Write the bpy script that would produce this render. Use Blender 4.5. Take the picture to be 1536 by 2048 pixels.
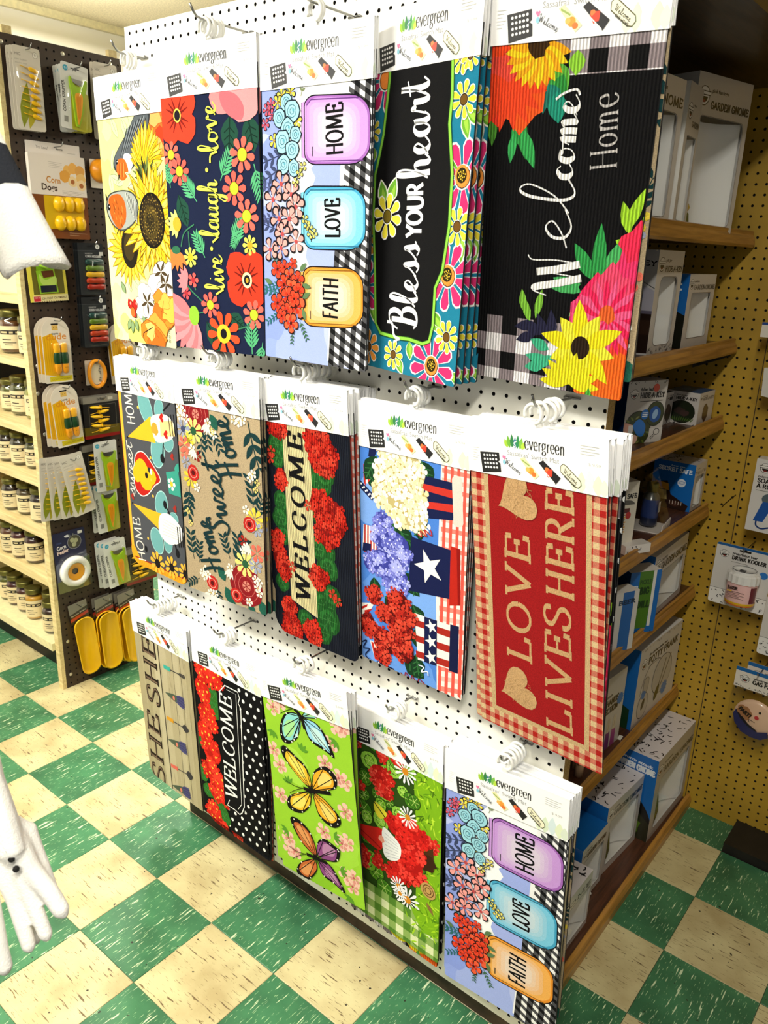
import bpy, bmesh, math, random
from math import sin, cos, pi, radians, hypot, atan2
from mathutils import Vector, Matrix
from mathutils.geometry import tessellate_polygon

for o in list(bpy.data.objects): bpy.data.objects.remove(o, do_unlink=True)
SC = bpy.context.scene
COL = SC.collection
random.seed(7)

# ---------------------------------------------------------------- camera
cam_d = bpy.data.cameras.new('camera'); cam = bpy.data.objects.new('camera', cam_d); COL.objects.link(cam)
cam_d.sensor_fit = 'VERTICAL'; cam_d.sensor_height = 36.0; cam_d.lens = 36.0*1586.97/2048
cR = Vector((0.77439891, 0.6318375, 0.03298039)); cU = Vector((-0.22189348, 0.22240456, 0.94936794)); cF = Vector((-0.59251128, 0.74250763, -0.31243047))
M = Matrix((cR, cU, -cF)).transposed().to_4x4(); M.translation = (2.67818, -1.21948, 1.63984)
cam.matrix_world = M; cam_d.clip_start = 0.02
cam_d.dof.use_dof = True; cam_d.dof.focus_distance = 1.75; cam_d.dof.aperture_fstop = (cam_d.lens/1000)/0.0022
SC.camera = cam
# ---------------------------------------------------------------- world, light, exposure
W = bpy.data.worlds.new('store_ambient'); SC.world = W; W.use_nodes = True
W.node_tree.nodes['Background'].inputs[0].default_value = (1.0, 0.97, 0.90, 1); W.node_tree.nodes['Background'].inputs[1].default_value = 0.20
vs = SC.view_settings; vs.view_transform = 'Standard'; vs.look = 'None'; vs.gamma = 1; vs.use_curve_mapping = False; vs.exposure = 0.0
def area(name, loc, size, power, col, rot=(0, 0, 0)):
    l = bpy.data.lights.new(name, 'AREA'); l.shape = 'RECTANGLE'; l.size, l.size_y = size; l.energy = power; l.color = col
    o = bpy.data.objects.new(name, l); o.location = loc; o.rotation_euler = rot; COL.objects.link(o); return o
area('aisle_tube_light', (2.75, -1.75, 2.62), (0.10, 1.6), 56, (1.0, 0.97, 0.88))
area('front_tube_light', (0.42, -1.45, 2.62), (2.0, 0.22), 104, (1.0, 0.985, 0.93))
area('front_tube_uplight', (0.42, -1.45, 2.63), (2.0, 0.22), 46, (1.0, 0.985, 0.93), (pi, 0, 0))
area('aisle_tube_uplight', (2.75, -1.75, 2.63), (0.10, 1.6), 9, (1.0, 0.97, 0.88), (pi, 0, 0))
area('far_tube_light', (-0.45, 0.95, 2.60), (0.9, 0.12), 75, (1.0, 0.985, 0.93))
area('far_tube_uplight', (-0.45, 0.95, 2.61), (0.9, 0.12), 36, (1.0, 0.985, 0.93), (pi, 0, 0))
area('added_rear_light', (1.2, 1.9, 2.62), (1.6, 0.12), 26, (1.0, 0.985, 0.93))  # added lamp behind the white panel, no known fixture there
area('added_ceiling_uplight', (1.2, 1.9, 2.63), (1.6, 0.12), 26, (1.0, 0.985, 0.93), (pi, 0, 0))  # added uplight to brighten the ceiling above the panel

# ---------------------------------------------------------------- colours and materials
def s2l(c): return c/12.92 if c <= 0.04045 else ((c+0.055)/1.055)**2.4
def hx(h):
    if not isinstance(h, str): return tuple(h)
    h = h.lstrip('#'); h = ''.join(c*2 for c in h) if len(h) == 3 else h; return tuple(s2l(int(h[i:i+2], 16)/255) for i in (0, 2, 4))
MATS = {}
def new_mat(name):
    m = bpy.data.materials.new(name); m.use_nodes = True; MATS[name] = m
    return m, m.node_tree.nodes, m.node_tree.links, m.node_tree.nodes['Principled BSDF']
def plain(name, col, rough=0.5, metal=0.0, noise=0.0, nscale=40, bump=0.0, bscale=200, coat=0.0):
    m, N, L, b = new_mat(name)
    b.inputs['Base Color'].default_value = (*hx(col), 1); b.inputs['Roughness'].default_value = rough; b.inputs['Metallic'].default_value = metal
    b.inputs['Coat Weight'].default_value = coat
    tc = N.new('ShaderNodeTexCoord')
    if noise:
        n = N.new('ShaderNodeTexNoise'); n.inputs['Scale'].default_value = nscale; n.inputs['Detail'].default_value = 5
        r = N.new('ShaderNodeMixRGB'); r.blend_type = 'MULTIPLY'; r.inputs[1].default_value = (*hx(col), 1)
        mr = N.new('ShaderNodeMapRange'); mr.inputs[1].default_value = .3; mr.inputs[2].default_value = .7; mr.inputs[3].default_value = 1-noise; mr.inputs[4].default_value = 1+noise*.4
        L.new(tc.outputs['Object'], n.inputs['Vector']); L.new(n.outputs['Fac'], mr.inputs[0]); L.new(mr.outputs[0], r.inputs[2]); r.inputs[0].default_value = 1
        L.new(r.outputs[0], b.inputs['Base Color'])
    if bump:
        n2 = N.new('ShaderNodeTexNoise'); n2.inputs['Scale'].default_value = bscale; n2.inputs['Detail'].default_value = 4
        bp = N.new('ShaderNodeBump'); bp.inputs['Strength'].default_value = bump; bp.inputs['Distance'].default_value = .002
        L.new(tc.outputs['Object'], n2.inputs['Vector']); L.new(n2.outputs['Fac'], bp.inputs['Height']); L.new(bp.outputs[0], b.inputs['Normal'])
    return m
def printed(name, rough=0.5, kind=None, coat=0.0):
    """material that shows the printed colours stored with the faces; kind adds the weave of the surface"""
    m, N, L, b = new_mat(name)
    a = N.new('ShaderNodeVertexColor'); a.layer_name = 'Col'; b.inputs['Roughness'].default_value = rough; b.inputs['Coat Weight'].default_value = coat
    b.inputs['Specular IOR Level'].default_value = 0.12 if kind else 0.5
    tc = N.new('ShaderNodeTexCoord'); src = a.outputs['Color']
    if kind in ('felt', 'burlap'):
        n = N.new('ShaderNodeTexNoise'); n.inputs['Scale'].default_value = 900 if kind == 'felt' else 500; n.inputs['Detail'].default_value = 2
        mr = N.new('ShaderNodeMapRange'); am = .10 if kind == 'felt' else .28
        mr.inputs[1].default_value = .3; mr.inputs[2].default_value = .7; mr.inputs[3].default_value = 1-am; mr.inputs[4].default_value = 1+am*.5
        mx = N.new('ShaderNodeMixRGB'); mx.blend_type = 'MULTIPLY'; mx.inputs[0].default_value = 1
        L.new(tc.outputs['Object'], n.inputs['Vector']); L.new(n.outputs['Fac'], mr.inputs[0]); L.new(src, mx.inputs[1]); L.new(mr.outputs[0], mx.inputs[2]); src = mx.outputs[0]
        bp = N.new('ShaderNodeBump'); bp.inputs['Strength'].default_value = .25; bp.inputs['Distance'].default_value = .001
        L.new(n.outputs['Fac'], bp.inputs['Height']); L.new(bp.outputs[0], b.inputs['Normal'])
    if kind == 'rib':
        w = N.new('ShaderNodeTexWave'); w.wave_type = 'BANDS'; w.bands_direction = 'X'; w.inputs['Scale'].default_value = 62; w.inputs['Distortion'].default_value = 1.2; w.inputs['Detail'].default_value = 2; w.inputs['Detail Scale'].default_value = 3
        mr = N.new('ShaderNodeMapRange'); mr.inputs[3].default_value = .5; mr.inputs[4].default_value = 1.12
        mx = N.new('ShaderNodeMixRGB'); mx.blend_type = 'MULTIPLY'; mx.inputs[0].default_value = 1
        L.new(tc.outputs['Object'], w.inputs['Vector']); L.new(w.outputs['Fac'], mr.inputs[0]); L.new(src, mx.inputs[1]); L.new(mr.outputs[0], mx.inputs[2]); src = mx.outputs[0]
        bp = N.new('ShaderNodeBump'); bp.inputs['Strength'].default_value = .7; bp.inputs['Distance'].default_value = .002
        L.new(w.outputs['Fac'], bp.inputs['Height']); L.new(bp.outputs[0], b.inputs['Normal'])
    L.new(src, b.inputs['Base Color'])
    return m
def clear(name, tint=(1, 1, 1), gloss=0.10, rough=0.05, ior=1.45):
    m, N, L, b = new_mat(name); out = N['Material Output']; N.remove(b)
    t = N.new('ShaderNodeBsdfTransparent'); t.inputs[0].default_value = (*tint, 1)
    g = N.new('ShaderNodeBsdfGlossy'); g.inputs['Roughness'].default_value = rough; g.inputs[0].default_value = (1, 1, 1, 1)
    f = N.new('ShaderNodeFresnel'); f.inputs[0].default_value = ior
    ad = N.new('ShaderNodeMath'); ad.operation = 'ADD'; ad.inputs[1].default_value = gloss*.4; L.new(f.outputs[0], ad.inputs[0])
    mn = N.new('ShaderNodeMath'); mn.operation = 'MINIMUM'; mn.inputs[1].default_value = .12; L.new(ad.outputs[0], mn.inputs[0])
    mx = N.new('ShaderNodeMixShader'); L.new(mn.outputs[0], mx.inputs[0]); L.new(t.outputs[0], mx.inputs[1]); L.new(g.outputs[0], mx.inputs[2]); L.new(mx.outputs[0], out.inputs[0])
    return m
def wood(name, c1, c2, axis='y', scale=6, rough=.4, coat=.2):
    m, N, L, b = new_mat(name); b.inputs['Roughness'].default_value = rough; b.inputs['Coat Weight'].default_value = coat
    tc = N.new('ShaderNodeTexCoord'); mp = N.new('ShaderNodeMapping')
    sc = {'x': (1, 14, 14), 'y': (14, 1, 14), 'z': (14, 14, 1)}[axis]; mp.inputs['Scale'].default_value = [v*scale/6 for v in sc]
    n = N.new('ShaderNodeTexNoise'); n.inputs['Scale'].default_value = 7; n.inputs['Detail'].default_value = 8; n.inputs['Distortion'].default_value = .6
    cr = N.new('ShaderNodeValToRGB'); cr.color_ramp.elements[0].position = .32; cr.color_ramp.elements[1].position = .68
    cr.color_ramp.elements[0].color = (*hx(c2), 1); cr.color_ramp.elements[1].color = (*hx(c1), 1)
    L.new(tc.outputs['Object'], mp.inputs[0]); L.new(mp.outputs[0], n.inputs['Vector']); L.new(n.outputs['Fac'], cr.inputs[0]); L.new(cr.outputs[0], b.inputs['Base Color'])
    bp = N.new('ShaderNodeBump'); bp.inputs['Strength'].default_value = .12; bp.inputs['Distance'].default_value = .001; L.new(n.outputs['Fac'], bp.inputs['Height']); L.new(bp.outputs[0], b.inputs['Normal'])
    return m
def tile_mat(name, base, base2, streak, axis, streak2=None):
    """marbled vinyl: short streaks along one axis, worn mottling"""
    m, N, L, b = new_mat(name); b.inputs['Roughness'].default_value = .33
    g = N.new('ShaderNodeNewGeometry'); oi = N.new('ShaderNodeObjectInfo')
    of = N.new('ShaderNodeVectorMath'); of.operation = 'MULTIPLY_ADD'
    vv = N.new('ShaderNodeCombineXYZ'); mu = N.new('ShaderNodeMath'); mu.operation = 'MULTIPLY'; mu.inputs[1].default_value = 37.0
    L.new(oi.outputs['Random'], mu.inputs[0]); L.new(mu.outputs[0], vv.inputs[0]); L.new(mu.outputs[0], vv.inputs[1])
    ad = N.new('ShaderNodeVectorMath'); ad.operation = 'ADD'; L.new(g.outputs['Position'], ad.inputs[0]); L.new(vv.outputs[0], ad.inputs[1]); N.remove(of)
    def streaks(sx, lo, hi, det=3):
        mp = N.new('ShaderNodeMapping'); mp.inputs['Scale'].default_value = (sx, sx*9, 1) if axis == 'x' else (sx*9, sx, 1)
        n = N.new('ShaderNodeTexNoise'); n.inputs['Scale'].default_value = 1; n.inputs['Detail'].default_value = det; n.inputs['Roughness'].default_value = .55
        r = N.new('ShaderNodeMapRange'); r.inputs[1].default_value = lo; r.inputs[2].default_value = hi
        L.new(ad.outputs[0], mp.inputs[0]); L.new(mp.outputs[0], n.inputs['Vector']); L.new(n.outputs['Fac'], r.inputs[0]); return r.outputs[0]
    n0 = N.new('ShaderNodeTexNoise'); n0.inputs['Scale'].default_value = 9; n0.inputs['Detail'].default_value = 6; L.new(ad.outputs[0], n0.inputs['Vector'])
    mr = N.new('ShaderNodeMapRange'); mr.inputs[1].default_value = .35; mr.inputs[2].default_value = .68; L.new(n0.outputs['Fac'], mr.inputs[0])
    c0 = N.new('ShaderNodeMixRGB'); c0.inputs[1].default_value = (*hx(base), 1); c0.inputs[2].default_value = (*hx(base2), 1); L.new(mr.outputs[0], c0.inputs[0])
    c1 = N.new('ShaderNodeMixRGB'); c1.inputs[2].default_value = (*hx(streak), 1); L.new(c0.outputs[0], c1.inputs[1]); L.new(streaks(17, .625, .665), c1.inputs[0])
    c2 = N.new('ShaderNodeMixRGB'); c2.inputs[2].default_value = (*hx(streak2 or streak), 1); L.new(c1.outputs[0], c2.inputs[1]); L.new(streaks(40, .64, .69, 2), c2.inputs[0])
    sp = N.new('ShaderNodeTexNoise'); sp.inputs['Scale'].default_value = 75; sp.inputs['Detail'].default_value = 1; L.new(ad.outputs[0], sp.inputs['Vector'])
    sr = N.new('ShaderNodeMapRange'); sr.inputs[1].default_value = .745; sr.inputs[2].default_value = .77; L.new(sp.outputs['Fac'], sr.inputs[0])
    c3 = N.new('ShaderNodeMixRGB'); c3.inputs[2].default_value = (*hx('#2a2418'), 1); L.new(c2.outputs[0], c3.inputs[1]); L.new(sr.outputs[0], c3.inputs[0])
    L.new(c3.outputs[0], b.inputs['Base Color'])
    rr = N.new('ShaderNodeMapRange'); rr.inputs[3].default_value = .25; rr.inputs[4].default_value = .5; L.new(n0.outputs['Fac'], rr.inputs[0]); L.new(rr.outputs[0], b.inputs['Roughness'])
    return m
printed('print_card', .55); printed('print_gloss', .28, coat=.3); printed('print_felt', .85, 'felt'); printed('print_burlap', .9, 'burlap'); printed('print_rib', .85, 'rib')
clear('clear_plastic', (.97, .97, .96), .05, .05, 1.12); clear('jar_glass', (.93, .95, .93), .12); clear('window_film', (1, 1, 1), .04, .15, 1.05)
plain('white_plastic', '#f2f2ee', .3); plain('white_paint', '#f3f1e6', .45, bump=.05); plain('rubber', '#15161a', .8); plain('steel', '#9a9a98', .28, 1.0); plain('zinc_screw', '#d8d4c4', .35, .8)
plain('brown_hardboard', '#3b2c20', .5, noise=.25, nscale=30); plain('yellow_hardboard', '#bd972f', .5, noise=.22, nscale=7); plain('hole_dark', '#0a0806', .9)  # hole_dark: near-black that puts shade into the peg holes
plain('cream_metal', '#e8ddac', .4, noise=.12, nscale=60); plain('ceiling_texture', '#e8dcb8', .9, noise=.25, nscale=120, bump=.9, bscale=160)
plain('wall_white', '#f4f0e2', .8); plain('grey_dark', '#2b2b2b', .6); plain('kick_dark', '#1c1712', .6, noise=.5, nscale=25); plain('sub_floor', '#241d12', .8)
plain('lid_gold', '#6f6a34', .35, .75); plain('kick_wood', '#4a3a2a', .7, noise=.5, nscale=30)
wood('oak_trim', '#bf8a3c', '#8f6022', 'y'); wood('brown_laminate', '#5e3620', '#3c2212', 'y', 9); wood('pine_shelf', '#e9d7a0', '#cdb57c', 'x', 5, .5, .1); wood('ply_edge', '#c9a868', '#94743c', 'x', 20, .7, 0); wood('canopy_wood', '#4a3414', '#2c1e0a', 'y')
plain('cotton', '#fffdf6', .95, bump=.5, bscale=500); plain('cotton_navy', '#23262e', .95, bump=.5, bscale=500)
plain('yellow_plastic', '#f0bc0c', .3); plain('orange_plastic', '#f09a1c', .3)

# ---------------------------------------------------------------- mesh builder
class MB:
    def __init__(s): s.v = []; s.f = []; s.c = []; s.mi = []; s.sm = []; s.mats = []
    def mat(s, m):
        if m not in s.mats: s.mats.append(m)
        return s.mats.index(m)
    def face(s, idx, col=(1, 1, 1), mi=0, smooth=False): s.f.append(idx); s.c.append(col); s.mi.append(mi); s.sm.append(smooth)
    def add(s, vs, fs, col='#ffffff', mi=0, smooth=False):
        b = len(s.v); s.v += [tuple(v) for v in vs]; col = hx(col)
        for f in fs: s.face([b+i for i in f], col, mi, smooth)
    def box(s, lo, hi, col='#ffffff', mi=0):
        x0, y0, z0 = lo; x1, y1, z1 = hi
        s.add([(x0, y0, z0), (x1, y0, z0), (x1, y1, z0), (x0, y1, z0), (x0, y0, z1), (x1, y0, z1), (x1, y1, z1), (x0, y1, z1)],
              [(0, 3, 2, 1), (4, 5, 6, 7), (0, 1, 5, 4), (1, 2, 6, 5), (2, 3, 7, 6), (3, 0, 4, 7)], col, mi)
    def prism(s, pts, axis, a, b, col='#ffffff', mi=0, smooth=False):
        """extrude a closed 2-D outline along axis from a to b"""
        n = len(pts); f = {'x': lambda p, t: (t, p[0], p[1]), 'y': lambda p, t: (p[0], t, p[1]), 'z': lambda p, t: (p[0], p[1], t)}[axis]
        b0 = len(s.v); s.v += [f(p, a) for p in pts]+[f(p, b) for p in pts]; col = hx(col)
        for i in range(n): j = (i+1) % n; s.face([b0+i, b0+j, b0+n+j, b0+n+i], col, mi, smooth)
        for t in tessellate_polygon([[Vector((*p, 0)) for p in pts]]): s.face([b0+k for k in t], col, mi); s.face([b0+n+k for k in reversed(t)], col, mi)
    def lathe(s, prof, c=(0, 0, 0), n=20, col='#ffffff', mi=0, smooth=True, sx=1, sy=1, cols=None, a0=0.0, a1=2*pi, axis='z'):
        full = abs(a1-a0) > 6.28; m = n if full else n+1; b0 = len(s.v)
        for r, z in prof:
            for k in range(m):
                a = a0+(a1-a0)*k/n; q = (r*cos(a)*sx, r*sin(a)*sy, z)
                if axis == 'x': q = (q[2], q[0], q[1])
                if axis == 'y': q = (q[0], q[2], q[1])
                s.v.append((c[0]+q[0], c[1]+q[1], c[2]+q[2]))
        for i in range(len(prof)-1):
            cc = hx(cols[i]) if cols else hx(col)
            for k in range(n):
                k2 = (k+1) % m; s.face([b0+i*m+k, b0+i*m+k2, b0+(i+1)*m+k2, b0+(i+1)*m+k], cc, mi, smooth)
    def tube(s, pts, r, n=8, col='#ffffff', mi=0, caps=True, flat=1.0):
        pts = [Vector(p) for p in pts]; b0 = len(s.v); up = Vector((0, 0, 1)); rr = r if isinstance(r, (list, tuple)) else [r]*len(pts)
        for i, p in enumerate(pts):
            t = (pts[min(i+1, len(pts)-1)]-pts[max(i-1, 0)]).normalized()
            a = t.cross(up)
            if a.length < 1e-3: a = t.cross(Vector((0, 1, 0)))
            a.normalize(); b = t.cross(a).normalized()
            if i and a.dot(pa) < 0: a = -a; b = -b
            pa = a
            for k in range(n):
                th = 2*pi*k/n; s.v.append(tuple(p+a*cos(th)*rr[i]*flat+b*sin(th)*rr[i]))
        for i in range(len(pts)-1):
            for k in range(n): k2 = (k+1) % n; s.face([b0+i*n+k, b0+i*n+k2, b0+(i+1)*n+k2, b0+(i+1)*n+k], hx(col), mi, True)
        if caps: s.face([b0+k for k in range(n)][::-1], hx(col), mi); s.face([b0+(len(pts)-1)*n+k for k in range(n)], hx(col), mi)
    def build(s, name, mats, parent=None, loc=None):
        me = bpy.data.meshes.new(name); me.from_pydata(s.v, [], s.f)
        for m in (mats if isinstance(mats, (list, tuple)) else [mats]): me.materials.append(MATS[m])
        at = me.color_attributes.new('Col', 'FLOAT_COLOR', 'CORNER'); buf = []
        for p, c in zip(me.polygons, s.c): buf += [c[0], c[1], c[2], 1.0]*p.loop_total
        at.data.foreach_set('color', buf)
        me.polygons.foreach_set('material_index', s.mi); me.polygons.foreach_set('use_smooth', s.sm); me.update()
        return link(name, me, parent, loc)
def link(name, me, parent=None, loc=None, rot=None):
    o = bpy.data.objects.new(name, me); COL.objects.link(o)
    if parent: o.parent = parent
    if loc: o.location = loc
    if rot: o.rotation_euler = rot
    return o
def thing(name, label, cat, loc=(0, 0, 0), rz=0.0, group=None):
    o = link(name, None, None, loc, (0, 0, rz)); o.empty_display_size = .05; return tag(o, label, cat, group)
def tag(o, label, cat, group=None):
    o['label'] = label; o['category'] = cat
    if group: o['group'] = group
    return o
def struct(o): o['kind'] = 'structure'; return o
def part(o, label): o['label'] = label; return o
def quick(name, mat, parent, fn, loc=None):
    m = MB(); fn(m); return m.build(name, mat, parent, loc)
def copy_tree(o, parent=None):
    c = o.copy(); COL.objects.link(c); c.parent = parent
    for ch in list(o.children): copy_tree(ch, c)
    return c
def rrect(x0, y0, x1, y1, r, n=5):
    if not isinstance(r, (list, tuple)): r = [r]*4
    out = []
    for (cx, cy, a, q) in ((x1-r[0], y1-r[0], 0, r[0]), (x0+r[1], y1-r[1], 90, r[1]), (x0+r[2], y0+r[2], 180, r[2]), (x1-r[3], y0+r[3], 270, r[3])):
        if q < 1e-6: out.append((cx, cy)); continue
        for k in range(n+1): t = radians(a+90*k/n); out.append((cx+q*cos(t), cy+q*sin(t)))
    return out
# ---------------------------------------------------------------- flat print: shapes laid in thin layers on a surface
def clip_poly(poly, clip):
    for i in range(len(clip)):
        ax, ay = clip[i]; bx, by = clip[(i+1) % len(clip)]; out = []; ex, ey = bx-ax, by-ay
        if not poly: return poly
        d = [ex*(p[1]-ay)-ey*(p[0]-ax) for p in poly]
        if min(d) >= 0: continue
        for k in range(len(poly)):
            p, q = poly[k-1], poly[k]; dp, dq = d[k-1], d[k]
            if (dp >= 0) != (dq >= 0):
                t = dp/(dp-dq); out.append((p[0]+(q[0]-p[0])*t, p[1]+(q[1]-p[1])*t))
            if dq >= 0: out.append(q)
        poly = out
    return poly
def spline(pts, n=6, closed=False):
    out = []; m = len(pts); rng = range(m) if closed else range(m-1)
    for i in rng:
        g = (lambda k: pts[k % m]) if closed else (lambda k: pts[min(max(k, 0), m-1)])
        p0, p1, p2, p3 = g(i-1), g(i), g(i+1), g(i+2)
        for k in range(n):
            t = k/n; t2 = t*t; t3 = t2*t
            out.append(tuple(.5*(2*b+(c-a)*t+(2*a-5*b+4*c-d)*t2+(3*b-a-3*c+d)*t3) for a, b, c, d in zip(p0, p1, p2, p3)))
    if not closed: out.append(tuple(pts[-1]))
    return out
_TX = {}
def font_tris(txt, bold=0.0):
    k = (txt, bold)
    if k not in _TX:
        cu = bpy.data.curves.new('t', 'FONT'); cu.body = txt; cu.offset = bold; cu.resolution_u = 2; cu.fill_mode = 'FRONT'
        o = bpy.data.objects.new('t', cu); COL.objects.link(o)
        me = o.to_mesh(); me.calc_loop_triangles()
        V = [(v.co.x, v.co.y) for v in me.vertices]; T = [tuple(t.vertices) for t in me.loop_triangles]
        o.to_mesh_clear(); bpy.data.objects.remove(o); bpy.data.curves.remove(cu)
        xs = [v[0] for v in V] or [0]; ys = [v[1] for v in V] or [0]
        _TX[k] = (V, T, min(xs), max(xs), min(ys), max(ys))
    return _TX[k]
class Sheet:
    """projective map of a drawing sheet (corners TL TR BR BL) on to a w x h cm surface"""
    def __init__(s, q, w, h):
        A = []; B = []
        for (x, y), (u, v) in zip(q, ((0, 0), (w, 0), (w, h), (0, h))):
            A.append([x, y, 1, 0, 0, 0, -u*x, -u*y]); B.append(u); A.append([0, 0, 0, x, y, 1, -v*x, -v*y]); B.append(v)
        n = 8
        for i in range(n):
            p = max(range(i, n), key=lambda r: abs(A[r][i])); A[i], A[p] = A[p], A[i]; B[i], B[p] = B[p], B[i]
            for r in range(n):
                if r != i:
                    f = A[r][i]/A[i][i]
                    if f: A[r] = [a-f*b for a, b in zip(A[r], A[i])]; B[r] -= f*B[i]
        s.h = [B[i]/A[i][i] for i in range(n)]
    def __call__(s, x, y):
        h = s.h; w = h[6]*x+h[7]*y+1; return ((h[0]*x+h[1]*y+h[2])/w, (h[3]*x+h[4]*y+h[5])/w)
    def L(s, *pts): return [s(*p) for p in pts]
class Art:
    STEP = 7e-6
    def __init__(s, clip=None, base=2e-4):
        s.m = MB(); s.k = 0; s.base = base; s.clip = clip
        if clip:
            ar = sum(clip[i-1][0]*clip[i][1]-clip[i][0]*clip[i-1][1] for i in range(len(clip)))
            if ar < 0: s.clip = clip[::-1]
    def tri(s, t, col):
        if s.clip: t = clip_poly(list(t), s.clip)
        if len(t) < 3: return
        b = len(s.m.v); s.m.v += [(p[0], p[1], s.k) for p in t]; s.m.face(list(range(b, b+len(t))), col)
    def poly(s, pts, col):
        s.k += 1; col = hx(col)
        for t in tessellate_polygon([[Vector((p[0], p[1], 0)) for p in pts]]): s.tri([pts[i] for i in t], col)
    def fan(s, pts, col):
        s.k += 1; col = hx(col); n = len(pts); cx = sum(p[0] for p in pts)/n; cy = sum(p[1] for p in pts)/n
        for i in range(n): s.tri([(cx, cy), pts[i-1], pts[i]], col)
    def rect(s, x0, y0, x1, y1, col): s.quad([(x0, y0), (x1, y0), (x1, y1), (x0, y1)], col)
    def quad(s, q, col): s.k += 1; s.tri(q, hx(col))
    def quads(s, qs, col):
        s.k += 1; col = hx(col)
        for q in qs: s.tri(q, col)
    def ell(s, c, rx, ry=None, col='#000', rot=0, n=16, a0=0, a1=360):
        ry = rx if ry is None else ry; r = radians(rot); full = a1-a0 >= 360; m = n if full else n+1; P = []
        for k in range(m):
            t = radians(a0+(a1-a0)*k/n); x, y = rx*cos(t), ry*sin(t); P.append((c[0]+x*cos(r)-y*sin(r), c[1]+x*sin(r)+y*cos(r)))
        s.fan(P, col) if full else s.poly(P, col)
    def ring(s, c, rx, ry, w, col, n=24): s.line([(c[0]+rx*cos(2*pi*k/n), c[1]+ry*sin(2*pi*k/n)) for k in range(n+1)], w, col)
    def line(s, pts, w, col, smooth=0, brush=None, closed=False):
        """stroke with round-ish joins; brush = (thin, angle) gives pen contrast"""
        if closed: pts = list(pts)+[pts[0]]
        if smooth: pts = spline(pts, smooth)
        s.k += 1; col = hx(col); n = len(pts); Ls = []; Rs = []
        for i in range(n):
            a, b = pts[max(i-1, 0)], pts[min(i+1, n-1)]
            dx, dy = b[0]-a[0], b[1]-a[1]; l = hypot(dx, dy) or 1; dx /= l; dy /= l
            ww = w if not isinstance(w, (list, tuple)) else w[0]+(w[1]-w[0])*i/(n-1)
            if brush: ww = ww*brush(dx, dy)
            Ls.append((pts[i][0]-dy*ww/2, pts[i][1]+dx*ww/2)); Rs.append((pts[i][0]+dy*ww/2, pts[i][1]-dx*ww/2))
        for i in range(n-1): s.tri([Ls[i], Ls[i+1], Rs[i+1], Rs[i]], col)
    # --- motifs
    def daisy(s, c, r, n, col, ctr, rc=.3, outline=None, rot=0, wid=None, sq=1.0, tip=.8, veins=None):
        def P(rr, t): return (c[0]+rr*cos(t), c[1]+rr*sin(t)*sq)
        wid = wid or pi/n*.9
        for (cc, g) in (((outline, 1.1),) if outline else ())+((col, 1.0),):
            s.k += 1
            for k in range(n):
                t = radians(rot)+2*pi*k/n; w = wid*(1.18 if g > 1 else 1); R = r*(1.06 if g > 1 else 1)
                pl = [P(r*.12, t), P(R*.5, t-w*.75), P(R*.8, t-w*tip), P(R*.95, t-w*.45), P(R, t), P(R*.95, t+w*.45), P(R*.8, t+w*tip), P(R*.5, t+w*.75)]
                for i in range(1, len(pl)-1): s.tri([pl[0], pl[i], pl[i+1]], hx(cc))
        if veins:
            for k in range(n): t = radians(rot)+2*pi*k/n; s.line([P(r*.3, t), P(r*.75, t)], r*.05, veins)
        if ctr:
            if outline: s.ell(c, r*rc*1.2, r*rc*1.2*sq, outline, n=12)
            s.ell(c, r*rc, r*rc*sq, ctr, n=12)
    def leaf(s, p, length, wid, ang, col, vein=None):
        a = radians(ang); d = (cos(a), sin(a)); nn = (-d[1], d[0]); P = []
        for t, w in ((0, 0), (.2, .32), (.42, .5), (.65, .42), (.86, .2), (1, 0), (.86, -.2), (.65, -.42), (.42, -.5), (.2, -.32)):
            P.append((p[0]+d[0]*length*t+nn[0]*wid*w, p[1]+d[1]*length*t+nn[1]*wid*w))
        s.fan(P, col)
        if vein:
            s.line([p, (p[0]+d[0]*length*.9, p[1]+d[1]*length*.9)], wid*.07, vein)
            for t in (.3, .5, .7):
                for sg in (-1, 1): s.line([(p[0]+d[0]*length*t, p[1]+d[1]*length*t), (p[0]+d[0]*length*(t+.15)+nn[0]*wid*.3*sg, p[1]+d[1]*length*(t+.15)+nn[1]*wid*.3*sg)], wid*.05, vein)
    def fern(s, p, length, ang, col, n=6, wid=.5, lw=.10):
        a = radians(ang); d = (cos(a), sin(a)); s.line([p, (p[0]+d[0]*length, p[1]+d[1]*length)], length*.035, col)
        for k in range(n):
            t = .18+.78*k/n; L = length*wid*(1-.45*t); q = (p[0]+d[0]*length*t, p[1]+d[1]*length*t)
            for sg in (-1, 1): s.leaf(q, L, L*lw*2, ang+sg*42, col)
        s.leaf((p[0]+d[0]*length*.85, p[1]+d[1]*length*.85), length*.25, length*.07, ang, col)
    def sprig(s, p, length, ang, col, n=5, ll=.35, lw=.4, bend=0):
        pts = []; a = ang; q = p
        for k in range(n+1):
            pts.append((q, a)); q = (q[0]+cos(radians(a))*length/n, q[1]+sin(radians(a))*length/n); a += bend/n
        s.line([t[0] for t in pts], length*.03, col)
        for k, (q, a) in enumerate(pts[1:]):
            for sg in (-1, 1): s.leaf(q, length*ll, length*ll*lw, a+sg*45, col)
    def blob(s, c, r, col, seed=1, n=14, amp=.2, sq=1):
        rd = random.Random(seed); s.fan([(c[0]+r*(1+amp*(rd.random()*2-1))*cos(2*pi*k/n), c[1]+r*sq*(1+amp*(rd.random()*2-1))*sin(2*pi*k/n)) for k in range(n)], col)
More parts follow.
